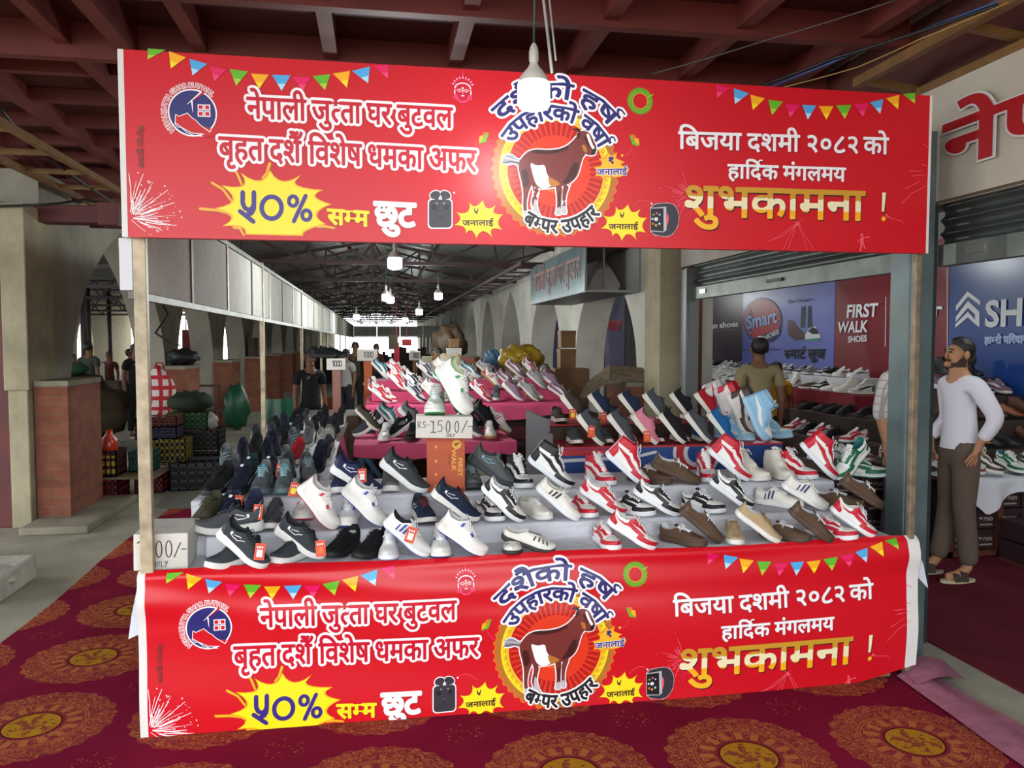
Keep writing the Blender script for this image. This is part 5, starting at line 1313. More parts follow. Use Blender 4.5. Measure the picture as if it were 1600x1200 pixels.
t = empty('shoe_box', 'tall orange brown shoe box with gold lettering standing on the top step', 'box', (onY(697, 730, 4.06).x, 4.06, Z3+.002), (0, 0, R(-3)))
bh = cz-.002-(Z3+.002)
MB().bx(-.098, .098, 0, .12, 0, bh).build('carton', MOB, t, bev=.003)
def word(s, h, wd, vert=False):
    T, G_, Wd = layout(s); return T, G_, Wd
def panel_text(parent, name, s, o, ux, uz, width, height, m, bold=0., nrm=None, lift=.0012, off=0.):
    """text of a given width and cap height on a plane; o = left end of the baseline"""
    T, G_, Wd = layout(s); mb = MB(); ux, uz, o = Vector(ux), Vector(uz), Vector(o); nr = Vector(nrm) if nrm else ux.cross(uz).normalized()
    dev = any('\u0900' <= ch <= '\u097f' for ch in s)
    if bold and not dev: T, G_, Wd = layout(s, min(.03, bold/(height/.70)*.9)); bold = 0
    kx, kz = width/Wd, height/(.622 if dev else .70)
    j = 0
    for q in T:
        j += 1; mb.add([o+ux*(x*kx)+uz*(y*kz)+nr*(lift+off+(j % 11)*.00025) for x, y in q], [tuple(range(len(q)))])
    if bold:
        for a, b in G_:
            A_ = (a[0]*kx, a[1]*kz); B_ = (b[0]*kx, b[1]*kz); dx, dz = B_[0]-A_[0], B_[1]-A_[1]; l = math.hypot(dx, dz)
            if l < 1e-7: continue
            nx, nz = -dz/l*bold, dx/l*bold; ex, ez = dx/l*bold*.5, dz/l*bold*.5; j += 1
            mb.add([o+ux*x+uz*z+nr*(lift+off+(j % 11)*.00025) for x, z in ((A_[0]+nx-ex, A_[1]+nz-ez), (A_[0]-nx-ex, A_[1]-nz-ez), (B_[0]-nx+ex, B_[1]-nz+ez), (B_[0]+nx+ex, B_[1]+nz+ez))], [(0, 1, 2, 3)])
    return mb.build(name, m, parent, fix=False)
panel_text(t, 'lettering', 'FIRST', (.062, 0, bh*.62), (0, 0, -1), (1, 0, 0), .10, .022, MOL, .0012, (0, -1, 0))
panel_text(t, 'lettering', 'WALK', (.030, 0, bh*.78), (0, 0, -1), (1, 0, 0), .115, .022, MOL, .0012, (0, -1, 0))
panel_text(t, 'lettering', 'SHOES', (.012, 0, bh*.70), (0, 0, -1), (1, 0, 0), .06, .010, MOD, 0, (0, -1, 0))
mb = MB(); mb.add([(.055+.024*math.cos(R(a)), -.0012, bh*.86+.024*math.sin(R(a))) for a in range(0, 360, 20)], [tuple(range(18))]); mb.build('round_mark', MOL, t, fix=False)
mb = MB(); mb.add([(x, -.0022, bh*.86+z) for x, z in ((.040,.004),(.052,.006),(.068,.012),(.070,.006),(.058,-.002),(.050,-.012),(.046,-.004))], [tuple(range(7))]); mb.build('shoe_mark', MOD, t, fix=False)
for q in (.1, .32, .56, .82):
    mb = MB(); mb.add([(-.052+.006*math.cos(R(a)), -.0012, bh*q+.008*math.sin(R(a))) for a in range(0, 360, 30)], [tuple(range(12))]); mb.build('small_mark', MOL, t, fix=False)
# the pair on top of the price box
c2 = Vector((c.x, 3.98, c.z+.113))
flat_shoe('retro_green', (c2.x-.05, 4.0, c2.z), -8, 'white sneaker with green sole and eyelets standing on the Rs 1500 box')
lean_shoe('retro_green', (c2.x+.115, 3.985, c2.z), 56, 'white sneaker with green eyelets leaning on the Rs 1500 box', yaw=-30)
c = onY(250, 872, 3.40)
t = empty('price_box', 'white carton with handwritten 1000 only at the left front corner of the stall', 'box', (-1.0, 3.49, .692), (0, R(1.0), R(2)))
MB().bx(-.015, .20, 0, .30, 0, .155).build('carton', MBOX, t, bev=.004)
mb = MB()
hand(mb, [[(0,.9),(.2,1.0)],[(.2,0),(.2,1)]], (.0, -.001, .055), X_, Z_, .0024, .07)
for xx in (.045, .085, .124): hand(mb, ZERO(0), (xx, -.001, .054), X_, Z_, .0024, .07)
hand(mb, [[(0,0),(.45,1.1)],[(.5,.6),(.85,.6)]], (.145, -.001, .052), X_, Z_, .0022, .058)
hand(mb, [el(.2,.5,.22,.4),[(.6,.1),(.62,.9),(.9,.1),(.92,.9)],[(1.15,.9),(1.15,.1),(1.45,.1)],[(1.6,.9),(1.8,.5)],[(2.0,.9),(1.65,0)]], (.06, -.001, .012), X_, Z_, .0016, .03)
mb.build('handwriting', MPEN, t)
# fallen white card behind the red low pair
tag(MB().add([Vector(onY(px, py, 3.66)) for px, py in ((1016,855),(1048,855),(1045,828),(1022,838))] + [Vector(onY(px, py, 3.70)) for px, py in ((1016,855),(1048,855),(1045,828),(1022,838))], [(0,1,2,3),(7,6,5,4),(0,4,5,1),(1,5,6,2),(2,6,7,3),(3,7,4,0)]).build('paper_fold', mat('grey_paper', '#a9a9a8', .7)), 'grey folded paper standing behind the leaning red sneaker on the front step', 'paper')
# ================================================================ shoe tables behind the front display
DESC = dict(run_grey='grey running shoe', run_char='charcoal running shoe', run_navy='navy running shoe', run_dnavy='dark navy running shoe', run_black='all black running shoe', run_mid='mid grey running shoe', run_stone='stone grey running shoe', run_teal='teal laced grey running shoe', run_olive='olive running shoe', run_lime='lime trimmed grey running shoe', run_deep='deep teal running shoe', run_nvblk='navy black running shoe', black_sport='white soled black running shoe', knit_red='red knit sneaker',
 red_low='red and white low sneaker', black_low='black and white low sneaker', green_low='green and white low sneaker', samba='white sneaker with red stripes', grey_low='grey low sneaker', mauve_low='mauve low sneaker', mauve_run='mauve running shoe', navy_low='navy and white low sneaker', maroon_low='maroon and white low sneaker', teal_low='teal low sneaker', olive_low='olive canvas sneaker', white_low='white low sneaker', white_high='white high top', grgreen_high='green heeled grey high top', loafer_black='black leather shoe', loafer_brown='brown leather shoe', loafer_tan='tan leather shoe', boot_black='black leather boot', boot_brown='brown leather boot', blue_high='light blue high top', brown_high='brown and white high top', grey_high='grey high top', retro_red='white sneaker with red accents', cream_low='cream low sneaker', brown_plim='brown canvas shoe', redgrey_high='red and white high top')
ROWN = ['nearest', 'second', 'third', 'fourth', 'fifth', 'sixth', 'seventh', 'eighth', 'ninth', 'tenth', 'eleventh', 'twelfth']
# ---- left wing table
MPK = mat('pink_cloth', '#c8476f', .85, var=.15, scale=5, bump=.3, bscale=30); MTBL = mat('table_brown', '#4a3226', .7)
tag(MB().bx(-.93, -.30, 4.62, 8.2, 0, .84).build('shoe_table', MTBL), 'long dark shoe table running back along the left poles of the stall', 'table')
tag(MB().bx(-.935, -.29, 4.60, 6.3, .842, .872).bx(-.29, -.28, 4.60, 5.4, .45, .872).build('table_cover', MCL), 'white sheet covering the near end of the left shoe table', 'cloth')
def drape(u, v): return (-.27+.06*math.sin(u*6+.5)*v+.05*v, 5.75+.5*u, .93-.34*v*(1-.25*abs(u-.4)) + .01*math.sin(u*20)*v)
tag(MB().grid(drape, 14, 12).grid(lambda u, v: (drape(u, v)[0]-.006, drape(u, v)[1], drape(u, v)[2]), 14, 12).build('pink_cloth', MPK), 'pink cloth end hanging from the left shoe table', 'cloth')
rw = random.Random(11)
near = ['run_nvblk', 'run_navy', 'run_nvblk', 'run_mid', 'run_char', 'run_deep', 'run_black', 'run_stone', 'run_teal', 'run_char', 'run_olive', 'run_nvblk', 'run_mid', 'run_black']
far_ = ['run_black', 'black_sport', 'run_black', 'run_nvblk', 'black_sport', 'run_char']
cnt = 0
for r_ in range(9):
    y = 4.62 + .39*r_
    for c_ in range(4):
        x = -.83 + .155*c_ + rw.uniform(-.015, .015)
        cw = rw.choice(near) if r_ < 4 else rw.choice(far_)
        if r_ == 0 and c_ == 2: cw = 'run_teal'
        if r_ == 1 and c_ == 2: cw = 'knit_red'
        if r_ in (2, 3) and c_ == 3: cw = 'run_lime'
        z = .876 if r_ < 4 else .844
        lb = '%s, %s row of the left table, %s' % (DESC.get(cw, cw), ROWN[r_], ['by the poles', 'second from poles', 'third from poles', 'inner edge'][c_])
        flat_shoe(cw, (x, y-.02+.02*c_, z), rw.uniform(-12, 16), lb, lod=1, pitch=rw.uniform(12, 24), s=.86)
# rows of dark running shoes at the left end of the steps
LEFTROWS = [(3.755, Z2+.003, [-.83, -.715, -.60], ['run_olive', 'run_nvblk', 'run_navy'], 'middle step'), (4.055, Z3+.003, [-.83, -.71, -.59, -.47], ['run_black', 'run_nvblk', 'run_teal', 'run_teal'], 'top step, front line'),
 (4.33, Z3+.003, [-.84, -.72, -.60, -.48, -.36], ['run_mid', 'run_deep', 'run_nvblk', 'run_char', 'run_stone'], 'top step, back line')]
for y, z, xs_, cs, rn in LEFTROWS:
    for i, (x, cw) in enumerate(zip(xs_, cs)):
        flat_shoe(cw, (x, y, z), -14+6*i, '%s, left end of %s, %s from poles' % (DESC[cw], rn, ROWN[i].replace('nearest', 'first')), lod=0, pitch=9, s=.92)
flat_shoe('run_deep', (-.80, 3.86, Z2+.003), -20, 'deep teal running shoe behind the white price box, far left', lod=0, pitch=6, s=.9)
# ---- blue display table with its printed cloth
t = empty('blue_table', 'display table with a blue printed front showing a red and white target emblem', 'table', (1.08, 4.62, 0))
MBL = mat('blue_print', '#23417e', .5, spec=.4); MRP = mat('red_print', '#b0222e', .5); MWP = mat('white_print', '#c9c9cf', .5); MVP = mat('violet_print', '#5b4f96', .5)
MB().bx(.01, 1.42, .02, .75, .3, 1.0).bx(.01, 1.42, .36, .75, 1.0, 1.10).build('table_body', MTBL, t)
MB().bx(0, 1.43, 0, .012, .70, 1.005).build('front_cloth', MBL, t)
MB().bx(-.02, 1.43, -.005, .37, 1.005, 1.016).bx(-.02, 1.43, .37, .78, 1.105, 1.116).bx(-.025, 0, -.005, .37, .88, 1.01).build('top_cloth', MRP, t)
MB().bx(0, .28, -.003, 0, .965, 1.0).build('red_band', MRP, t)
A2 = Art()
for rad, m_, l_ in ((.155, MWP, 1), (.135, MRP, 2), (.088, MWP, 3), (.062, MBL, 4)): A2.disc('target_emblem', l_, m_, (.86, .965), rad, 30)
A2.poly('target_emblem', 1, MWP, [(0, .945), (.45, .955), (.60, .985), (.60, .968), (.45, .935), (0, .925)])
A2.poly('target_emblem', 1, MVP, [(.47, .72), (.60, .72), (.66, .95), (.52, .90)]); A2.poly('target_emblem', 2, MWP, [(.50, .86), (.62, .93), (.64, .94), (.60, .90), (.53, .845)])
mb = MB()
for l_, mi_, pts in A2.parts['target_emblem']:
    pts = clip(clip(pts, 1, 1.004, True), 1, .705, False)
    if len(pts) > 2: mb.add([(x, -.001-.001*l_, z) for x, z in pts], [tuple(range(len(pts)))], mi_)
mb.build('printed_emblem', A2.mats, t, fix=False)
BT = [('knit_olive',882,668,1),('knit_navy',925,668,1),('knit_navy',972,660,1),('knit_char' if 0 else 'knit_grey',1010,658,1),('knit_black',1052,658,1),('knit_red',1090,650,1),
      ('knit_grey',908,700,0),('knit_grey',955,698,0),('knit_pink',992,698,0),('knit_black',1035,698,0),('knit_grey',1075,696,0),('knit_blue',1110,694,0)]
for i, (cw, px, py, up_) in enumerate(BT):
    Y = 5.0 if up_ else 4.66; x = onY(px, py, Y).x; z = 1.118 if up_ else 1.018
    nm = {'knit_olive': 'olive', 'knit_navy': 'navy', 'knit_grey': 'dark grey', 'knit_black': 'black', 'knit_red': 'red', 'knit_pink': 'pink', 'knit_blue': 'blue'}[cw]
    rowd = 'back row of the blue table' if up_ else 'front row of the blue table'
    pos = ['leftmost', 'second', 'third', 'fourth', 'fifth', 'sixth'][i % 6]
    flat_shoe(cw, (x-.01, Y, z), 2, '%s knit sneaker facing the street, %s of the %s' % (nm, pos, rowd), lod=0, s=.74)
    lean_shoe(cw, (x+.115, Y-.04, z), 50, '%s knit sneaker leaning, %s of the %s' % (nm, pos, rowd), lod=0, s=.80, yaw=-16)
for px, Y, cw, lb in [(905,4.58,'','red price tag with yellow sticker on the olive knit sneaker'),(0,0,'','')][:1]: pass
price_tag(895, 647, 4.9, 'red price tag with yellow sticker at the left of the blue table back row', 3, MTY)
price_tag(924, 675, 4.55, 'red price tag on the grey sneaker of the blue table front row', 4, MTO); price_tag(943, 652, 4.9, 'red price tag with orange sticker on the navy sneaker of the blue table', -3, MTO); price_tag(1011, 682, 4.55, 'red price tag with orange sticker beside the pink sneaker', 2, MTO)
# row of high tops standing nose down at the right end
for i, (cw, px, py, Y, lb) in enumerate([('grey_high',1128,665,5.15,'grey high top with red sole edge, first of the tilted row'),('redgrey_high',1148,672,5.0,'red and white high top, second of the tilted row'),('brown_high',1170,682,4.85,'brown and white high top in the tilted row'),('blue_high',1196,702,4.66,'light blue high top standing nose down at the right end of the blue table')]):
    q = onY(px, py, Y); lean_shoe(cw, (q.x, Y, max(q.z, 1.018)), 64, lb, yaw=-52+4*i, lod=0, s=1.06)
for cw, px, py, Y, lb in [('blue_high',1176,702,4.78,'light blue high top lying under its tilted mate'),('blue_high',1235,706,4.9,'light blue high top standing behind the tilted one, right end')]:
    q = onY(px, py, Y); flat_shoe(cw, (q.x, Y-.02, max(1.0, q.z)), 35, lb)
# ---- pink tables in the middle
def pink_table(x0, x1, y0, y1, z, label, tl, drop=.12):
    t = empty('steel_table', label, 'table', (x0, y0, 0)); ms_ = mat('blue_steel', '#28506a', .5, metal=.3, var=.2, scale=8)
    MB().bx(0, x1-x0, 0, y1-y0, z-.03, z).build('table_top', ms_, t)
    for x in (.02, x1-x0-.02):
        for y in (.02, y1-y0-.02): MB().bar((x, y, 0), (x, y, z-.03), .035).build('leg', ms_, t)
    MB().bar((.02, .02, z-.05), (.22, .02, z-.32), .03).build('brace', ms_, t); MB().bar((x1-x0-.02, .02, z-.35), (x1-x0-.3, .02, z-.05), .03).build('brace', ms_, t)
    def f(u, v):
        x = x0-.03+(x1-x0+.06)*u
        if v < .7: return (x, y1-(y1-y0+.012)*v/.7, z+.004+.004*math.sin(x*14+v*9))
        w = (v-.7)/.3; return (x, y0-.014-.012*w+.008*w*math.sin(x*22), z+.004-(drop*(.75+.35*math.sin(x*3.1+1)**2))*w)
    tag(MB().grid(f, 50, 24).build('pink_cloth', MPK), tl, 'cloth')
pink_table(-.14, .95, 5.6, 6.3, .93, 'blue steel table with bare legs in the middle of the stall', 'pink cloth on the near blue steel table, in front', .10)
pink_table(-.08, 1.82, 7.2, 8.4, 1.08, 'blue steel table carrying the farther pink cloth', 'pink cloth on the far table before the yellow sack', .14)
P1 = [('olive_low',592,668,0),('teal_low',625,665,0),('run_mid',660,662,0),('run_black',600,662,2),('run_stone',655,650,2),('run_char',575,690,1),('white_low',598,680,2),('black_sport',625,690,1),('run_black',608,698,2),('run_black',640,700,2),('run_char',750,690,0),('samba',795,695,0),('samba',768,693,2),('run_black',745,655,0),('run_black',775,665,0),('run_black',755,668,2),('run_stone',735,650,2),('run_black',770,640,0)]
for i, (cw, px, py, ps) in enumerate(P1):
    Y = 5.66 + .18*(i % 3) if py > 672 else 6.0 + .1*(i % 2); q = onY(px, py, Y); z = .938 if py > 672 else .98
    lb = '%s, near pink table, %s' % (DESC.get(cw, cw), ['leaning in the back left', 'leaning beside the olive one', 'leaning, grey with white sole', 'standing dark at the back left', 'tall and dark in the back', 'nose left with white sole, front left', 'lying low behind the front left', 'leaning at the front left', 'lying at the front left', 'lying near the orange shoe box', 'leaning right of the price box', 'leaning with toe to the right', 'lying under its leaning mate', 'upright at the back right', 'tilted at the back right', 'lying at the back right', 'half hidden by the white green pair', 'high at the back right corner'][i])
    if ps == 0: lean_shoe(cw, (q.x, Y, z), 42, lb, lod=1, s=.84, yaw=rw.uniform(-25, 0))
    elif ps == 1: lean_shoe(cw, (q.x-.1, Y, z), 30, lb, lod=1, s=.86, yaw=10, mirror=True)
    else: flat_shoe(cw, (q.x, Y, z), rw.uniform(-20, 20), lb, lod=1, s=.84, pitch=8)
tag(MB().bx(-.02, .85, 6.02, 6.28, .938, .975).build('display_block', MPK), 'low pink covered riser along the back of the near pink table', 'block')
left_c = ['red_low', 'green_low', 'red_low', 'olive_low', 'navy_low', 'maroon_low', 'retro_red', 'red_low', 'grey_low', 'black_low', 'teal_low', 'maroon_low']
right_c = ['samba', 'grey_low', 'samba', 'mauve_low', 'mauve_run', 'grey_low', 'black_sport', 'mauve_low', 'maroon_low', 'grey_low', 'mauve_run', 'run_mid']
for r_ in range(3):
    for c_ in range(12):
        x = -.03 + .152*c_; Y = 7.27 + .36*r_; z = 1.09 + .09*r_
        cw = (left_c[(c_*2+r_*5) % 12] if c_ < 7 else right_c[(c_*5+r_*3) % 12])
        lb = '%s, %s row of far pink table, %s from left' % (DESC.get(cw, cw), ['front', 'middle', 'back'][r_], ROWN[c_].replace('nearest', 'first'))
        if (c_+r_) % 3 != 1: lean_shoe(cw, (x+.14, Y, z), rw.uniform(32, 46), lb, lod=1, s=.86, yaw=rw.uniform(-30, -5))
        else: flat_shoe(cw, (x+.03, Y, z), rw.uniform(-15, 30), lb, lod=1, s=.86, pitch=10)
for r_ in (1, 2): tag(MB().bx(-.06, 1.80, 7.22+.36*r_, 8.38, 1.088+.09*(r_-1), 1.085+.09*r_).build('display_block', MPK), 'pink covered %s riser on the far pink table' % ['', 'lower', 'upper'][r_], 'block')
# dark cartons and black shoes heap under the tables
MDB = mat('carton_dark', '#3a2226', .6, var=.2, scale=6); MPR = mat('carton_print', '#a89f9a', .6); MBK = mat('black_vinyl', '#151416', .35, var=.2)
def carton(x, y, z, sx, sy, sz, label, m=MDB, txt=None, rot=0, group=None, bar=True):
    t = empty('shoe_box' if m is MDB else 'carton', label, 'box', (x, y, z), (0, 0, R(rot)), group)
    MB().bx(0, sx, 0, sy, 0, sz*.72).build('carton', m, t, bev=.002); MB().bx(-.004, sx+.004, -.004, sy+.004, sz*.72, sz).build('lid', m, t, bev=.002)
    if txt:
        o = panel_text(t, 'lettering', txt, (sx*.38, -.005, sz*.42), (1, 0, 0), (0, 0, 1), sx*.42, sz*.26, MPR, .0016, (0, -1, 0))
        mb = MB(); mb.add([(sx*.18, -.006, sz*.60), (sx*.34, -.006, sz*.60), (sx*.34, -.006, sz*.50), (sx*.28, -.006, sz*.50), (sx*.26, -.006, sz*.42)], [(0,1,2,3,4)]); mb.bx(sx*.25, sx*.8, -.006, -.0045, sz*.16, sz*.24); mb.build('emblem', MPR, t, fix=False)
    return t
for i in range(4):
    for j in range(3): carton(.02+.24*i, 5.8+.03*j, .06+.14*j, .22, .33, .13, 'dark shoe box under the near pink table, %s stack from left, %s' % (['first', 'second', 'third', 'fourth'][i], ['lowest', 'middle', 'topmost'][j]), txt='run', group='dark boxes under the near pink table')
for i in range(5): carton(.1+.34*i, 7.4, .72, .30, .3, .13, 'maroon shoe box on the rack under the far pink table, %s from the left' % ROWN[i].replace('nearest', 'first'), m=mat('carton_maroon', '#5a1a26', .6), txt='run' if i < 2 else None, group='maroon boxes under the far pink table')
tag(MB().bx(-.05, 1.78, 7.35, 7.9, .66, .715).build('rack_shelf', MDB), 'dark shelf under the far pink table holding maroon boxes', 'shelf')
hp = MB()
for i in range(130):
    x, y = rw.uniform(.98, 1.55), rw.uniform(5.35, 6.4); h = .72*(1-((x-1.27)/.42)**2*.6-((y-5.9)/.7)**2*.4)
    hp.blob((x, y, max(.08, h+rw.uniform(-.1, .02))), .09, .05, .035, 8, 5, 0, None, Matrix.Rotation(rw.uniform(0, 6), 3, 'Z') @ Matrix.Rotation(rw.uniform(-.6, .6), 3, 'X'))
hp.bx(1.0, 1.54, 5.5, 6.3, 0, .5)
tag(hp.build('slipper_heap', MBK), 'heap of shiny black slippers between the near pink table and the blue table', 'heap', kind='stuff')
tag(MB().bx(1.0, 1.02, 4.66, 5.34, .55, 1.18).bx(1.0, 1.03, 4.62, 4.66, .5, 1.1).build('side_board', mat('grey_board', '#5c5a5e', .7)), 'grey board standing at the left side of the blue table', 'board')
# ---- goods beyond the tables
MCB = mat('cardboard', '#7a5a38', .75, var=.2, scale=5); MTAPE = mat('tape', '#a5895a', .3)
def sack(x, y, z, rx, ry, rz, m, label, cat='sack', knot=True):
    t = empty('sack', label, cat, (x, y, z)); q = random.Random(int(x*100))
    f = lambda d: 1 + .08*math.sin(d.x*9+d.z*5) + .06*math.sin(d.y*11+d.x*4) + (.05*math.sin(math.atan2(d.z, d.x)*13) if d.y < 0 else 0)
    MB().blob((0, 0, rz*.9), rx, ry, rz, 32, 18, 0, f).build('body', m, t)
    if knot:
        mb = MB()
        for k_ in range(9):
            a = R(40*k_); mb.tube([(0, -ry*1.02, rz*.9), (.05*math.cos(a), -ry*1.06-.02, rz*.9+.05*math.sin(a)), (.11*math.cos(a+.4), -ry*1.0, rz*.9+.10*math.sin(a+.4))], [.016, .014, .005], 6)
        mb.blob((0, -ry*1.05, rz*.9), .045, .04, .045, 10, 8); mb.build('knot', m, t)
    return t
sack(1.66, 9.2, 1.33, .26, .22, .15, mat('yellow_plastic', '#a98a1c', .35, var=.25, scale=12, bump=.5, bscale=14), 'yellow plastic sack tied in a knot lying on a jute sack')
sack(1.78, 9.2, .84, .36, .30, .29, mat('jute', '#857a62', .95, var=.2, scale=8, bump=.6, bscale=120), 'beige jute sack under the yellow plastic sack', knot=False)
tag(MB().bx(1.4, 2.4, 8.95, 9.7, 0, .88).build('goods_table', MTBL), 'dark table carrying the sacks behind the far pink table', 'table')
carton(2.2, 9.75, .75, .44, .36, .56, 'large brown carton in front of the second right pier', MCB); carton(2.28, 9.8, 1.32, .20, .2, .24, 'small brown carton on the large carton, lower of its stack', MCB); carton(2.29, 9.81, 1.57, .19, .19, .22, 'small brown carton, topmost of the stack right of the yellow sack', MCB)
tag(MB().bx(2.1, 2.75, 9.7, 10.2, 0, .745).build('goods_table', MTBL), 'dark stand under the brown cartons', 'table')
tag(MB().bx(1.2, 1.45, 12.0, 12.2, 0, 1.42).build('carton', mat('brick_box', '#6a3a2c', .7), bev=.004), 'narrow reddish brown box standing left of the yellow sack', 'box')
sack(1.05, 11.8, .9, .28, .2, .3, MATS['jute'], 'pale jute sheet heap left of the reddish box', knot=False)
tag(MB().bx(.75, 1.35, 11.6, 12.0, 0, .9).build('goods_table', MTBL), 'dark table under the pale jute heap', 'table')
carton(.72, 13.0, 1.05, .26, .2, .36, 'beige flat carton leaning before the right arches', mat('card_beige', '#8a8266', .7)); carton(1.16, 13.4, 1.42, .24, .2, .12, 'white small carton on a pinkish pillar box', mat('card_white', '#b5b3ac', .7)); carton(1.2, 13.42, 1.55, .16, .15, .15, 'tan small carton on top of the white one', MCB)
tag(MB().bx(1.12, 1.46, 13.36, 13.7, 0, 1.41).build('goods_stand', mat('stand_pink', '#7d5a50', .7)), 'pinkish stand under the white and tan cartons', 'stand'); tag(MB().bx(.6, 1.05, 12.95, 13.3, 0, 1.045).build('goods_stand', MDB), 'dark stand under the beige flat carton', 'stand')
sack(1.45, 16.4, 1.2, .36, .3, .42, mat('brown_plastic', '#3a2812', .7, var=.3, scale=8), 'huge brown wrapped bale before the far right arches', 'bale', False); tag(MB().bx(1.0, 2.0, 16.1, 17, 0, 1.25).build('carton', MCB, bev=.01), 'large brown carton under the huge bale', 'box')
sack(2.1, 14.6, 1.2, .16, .16, .16, mat('blue_plastic', '#3f5f7e', .5), 'blue plastic bundle behind the yellow sack', knot=False); tag(MB().bx(1.9, 2.3, 14.4, 14.8, 0, 1.22).build('goods_stand', MDB), 'dark stand under the blue bundle', 'stand')
# second price boxes farther back
def far_sign(px0, py0, px1, py1, Y, zb, pm, label, blabel):
    a, b = onY(px0, py0, Y), onY(px1, py1, Y)
    t = empty('price_box', label, 'box', (a.x, Y, b.z)); w, h = b.x-a.x, a.z-b.z
    MB().bx(0, w, 0, .12, 0, h).build('carton', MBOX, t, bev=.004); mb = MB()
    hand(mb, [[(0,.9),(.2,1.0)],[(.2,0),(.2,1)]], (w*.3, -.001, h*.3), X_, Z_, .004, h*.5); 
    for k_ in range(3): hand(mb, [el(0, .5, .2, .5)], (w*(.47+.13*k_), -.001, h*.3), X_, Z_, .004, h*.5)
    mb.build('handwriting', MPEN, t)
    tag(MB().bx(a.x+w*.32, a.x+w*.72, Y+.01, Y+.12, zb, b.z-.003).build('shoe_box', pm, bev=.003), blabel, 'box')
far_sign(558, 546, 590, 564, 8.6, .9, mat('orange_box', '#b0521c', .6), 'white carton with handwritten price on an orange box, far centre', 'orange shoe box under the far centre price carton')
far_sign(510, 560, 540, 578, 8.3, .9, mat('pink_box', '#8d5f55', .7), 'white carton with handwritten price under black shoes, far left centre', 'pinkish stand under the far left price carton')
tag(MB().bx(-.75, .0, 8.25, 9.0, 0, .895).build('shoe_table', MTBL), 'dark table behind the left rows carrying the far price cartons', 'table')
far_sign(640, 549, 657, 563, 10.6, .9, MCB, 'small white price carton in the far centre', 'brown box under the small far price carton'); tag(MB().bx(.2, .9, 10.4, 11, 0, .895).build('shoe_table', MTBL), 'dark table under the small far price carton', 'table')
for i, (px, py) in enumerate([(515, 560), (530, 560), (524, 560)]): q = onY(px, py, 8.36); flat_shoe('run_black', (q.x+.1-.02*i, 8.34+.05*i, q.z+.006+(.0 if i < 2 else .0)), 78, 'black shoe on the far left price carton, ' + ['left', 'right', 'upper'][i], lod=1)
far_c = ['black_sport', 'white_low', 'run_black', 'teal_low', 'grey_low', 'green_low', 'run_char']
tag(MB().bx(-.1, 1.1, 9.3, 10.1, 0, 1.06).build('shoe_table', MTBL), 'dark shoe table behind the far pink table', 'table')
for i in range(14):
    x = -.05 + .16*(i % 7); y = 9.36 + .34*(i//7); cw = far_c[(i*3) % 7]
    flat_shoe(cw, (x, y, 1.064), rw.uniform(-30, 40), '%s behind the far pink table, %s row, %s from left' % (DESC.get(cw, cw), ['front', 'back'][i//7], ROWN[i % 7].replace('nearest', 'first')), lod=1, pitch=15)
# banners and light slits at the far end
for i, (px0, px1, py0, py1, col, lb) in enumerate([(607,622,523,546,'#8a7a6a','tan hanging cloth near the far end'),(615,624,535,547,'#9a1c26','red cloth under the tan one at the far end'),(628,643,530,540,'#8e1a22','red banner across the far end right')]):
    a, b = onY(px0, py0, 24+i*.5), onY(px1, py1, 24+i*.5); tag(MB().bx(a.x, b.x, a.y, a.y+.02, 0.02 if i == 1 else b.z, a.z).bx((a.x+b.x)/2-.006, (a.x+b.x)/2+.006, a.y, a.y+.012, a.z, 3.78-abs((a.x+b.x)/2+.08)*.17).build('hanging_cloth', mat('hang%d' % i, col, .8)), lb, 'cloth')
# ================================================================ shops on the right: boards, racks, signs
UY, UZ = (0, -1, 0), (0, 0, 1)     # writing on walls that face the aisle runs towards the street
def board(name, X, py0, py1, z0, z1, m, label):
    """printed board on the wall plane X between photo columns"""
    a, b = onX(py0, 540, X).y, onX(py1, 540, X).y
    t = empty(name, label, 'signboard', (X, a, z0))
    MB().bx(0, .03, b-a, 0, 0, z1-z0).build('panel', m, t); return t, a, b
def wtxt(t, X, s, p0, p1, cap, m, bold=0., sl=0):
    """text from photo pixel p0 (baseline left) to p1 (baseline right) on plane X"""
    a, b = onX(p0[0], p0[1], X), onX(p1[0], p1[1], X); o = Vector((0, a.y, a.z)) - Vector((0, t.location.y, t.location.z))
    ux = Vector((0, b.y-a.y, b.z-a.z)); w = ux.length; ux.normalize(); sc = (a.y+b.y)/2/FPX
    return panel_text(t, 'lettering', s, o, ux, (0, -.0+sl, 1), w, cap*sc*1.02, m, bold, (-1, 0, 0), .011)
def wpoly(t, X, name, items):
    mb = MB(); ms_ = []
    for k_, (m, pts) in enumerate(items):
        if m not in ms_: ms_.append(m)
        v = []
        for px, py in pts: q = onX(px, py, X); v.append((-.003-.0012*k_, q.y-t.location.y, q.z-t.location.z))
        mb.add(v, [tuple(range(len(v)))], ms_.index(m))
    return mb.build(name, ms_, t, fix=False)
def circ(cx, cy, rx, ry, n=28): return [(cx+rx*math.cos(2*math.pi*i/n), cy+ry*math.sin(2*math.pi*i/n)) for i in range(n)]
XW = 5.96
PW, PGR = mat('sign_white', '#dcdce0', .5), mat('sign_grey', '#8d868e', .5)
t, a, b = board('shop_board', XW, 1085, 1160, 1.0, 2.75, mat('board_plum', '#33202e', .4), 'dark plum board reading run shoes on the back wall of the shop')
wtxt(t, XW, 'run shoes', (1106, 514), (1155, 510), 9, PW, .008); wtxt(t, XW, 'CHASE THE IMPOSSIBLE', (1106, 518), (1155, 516), 2.2, PGR)
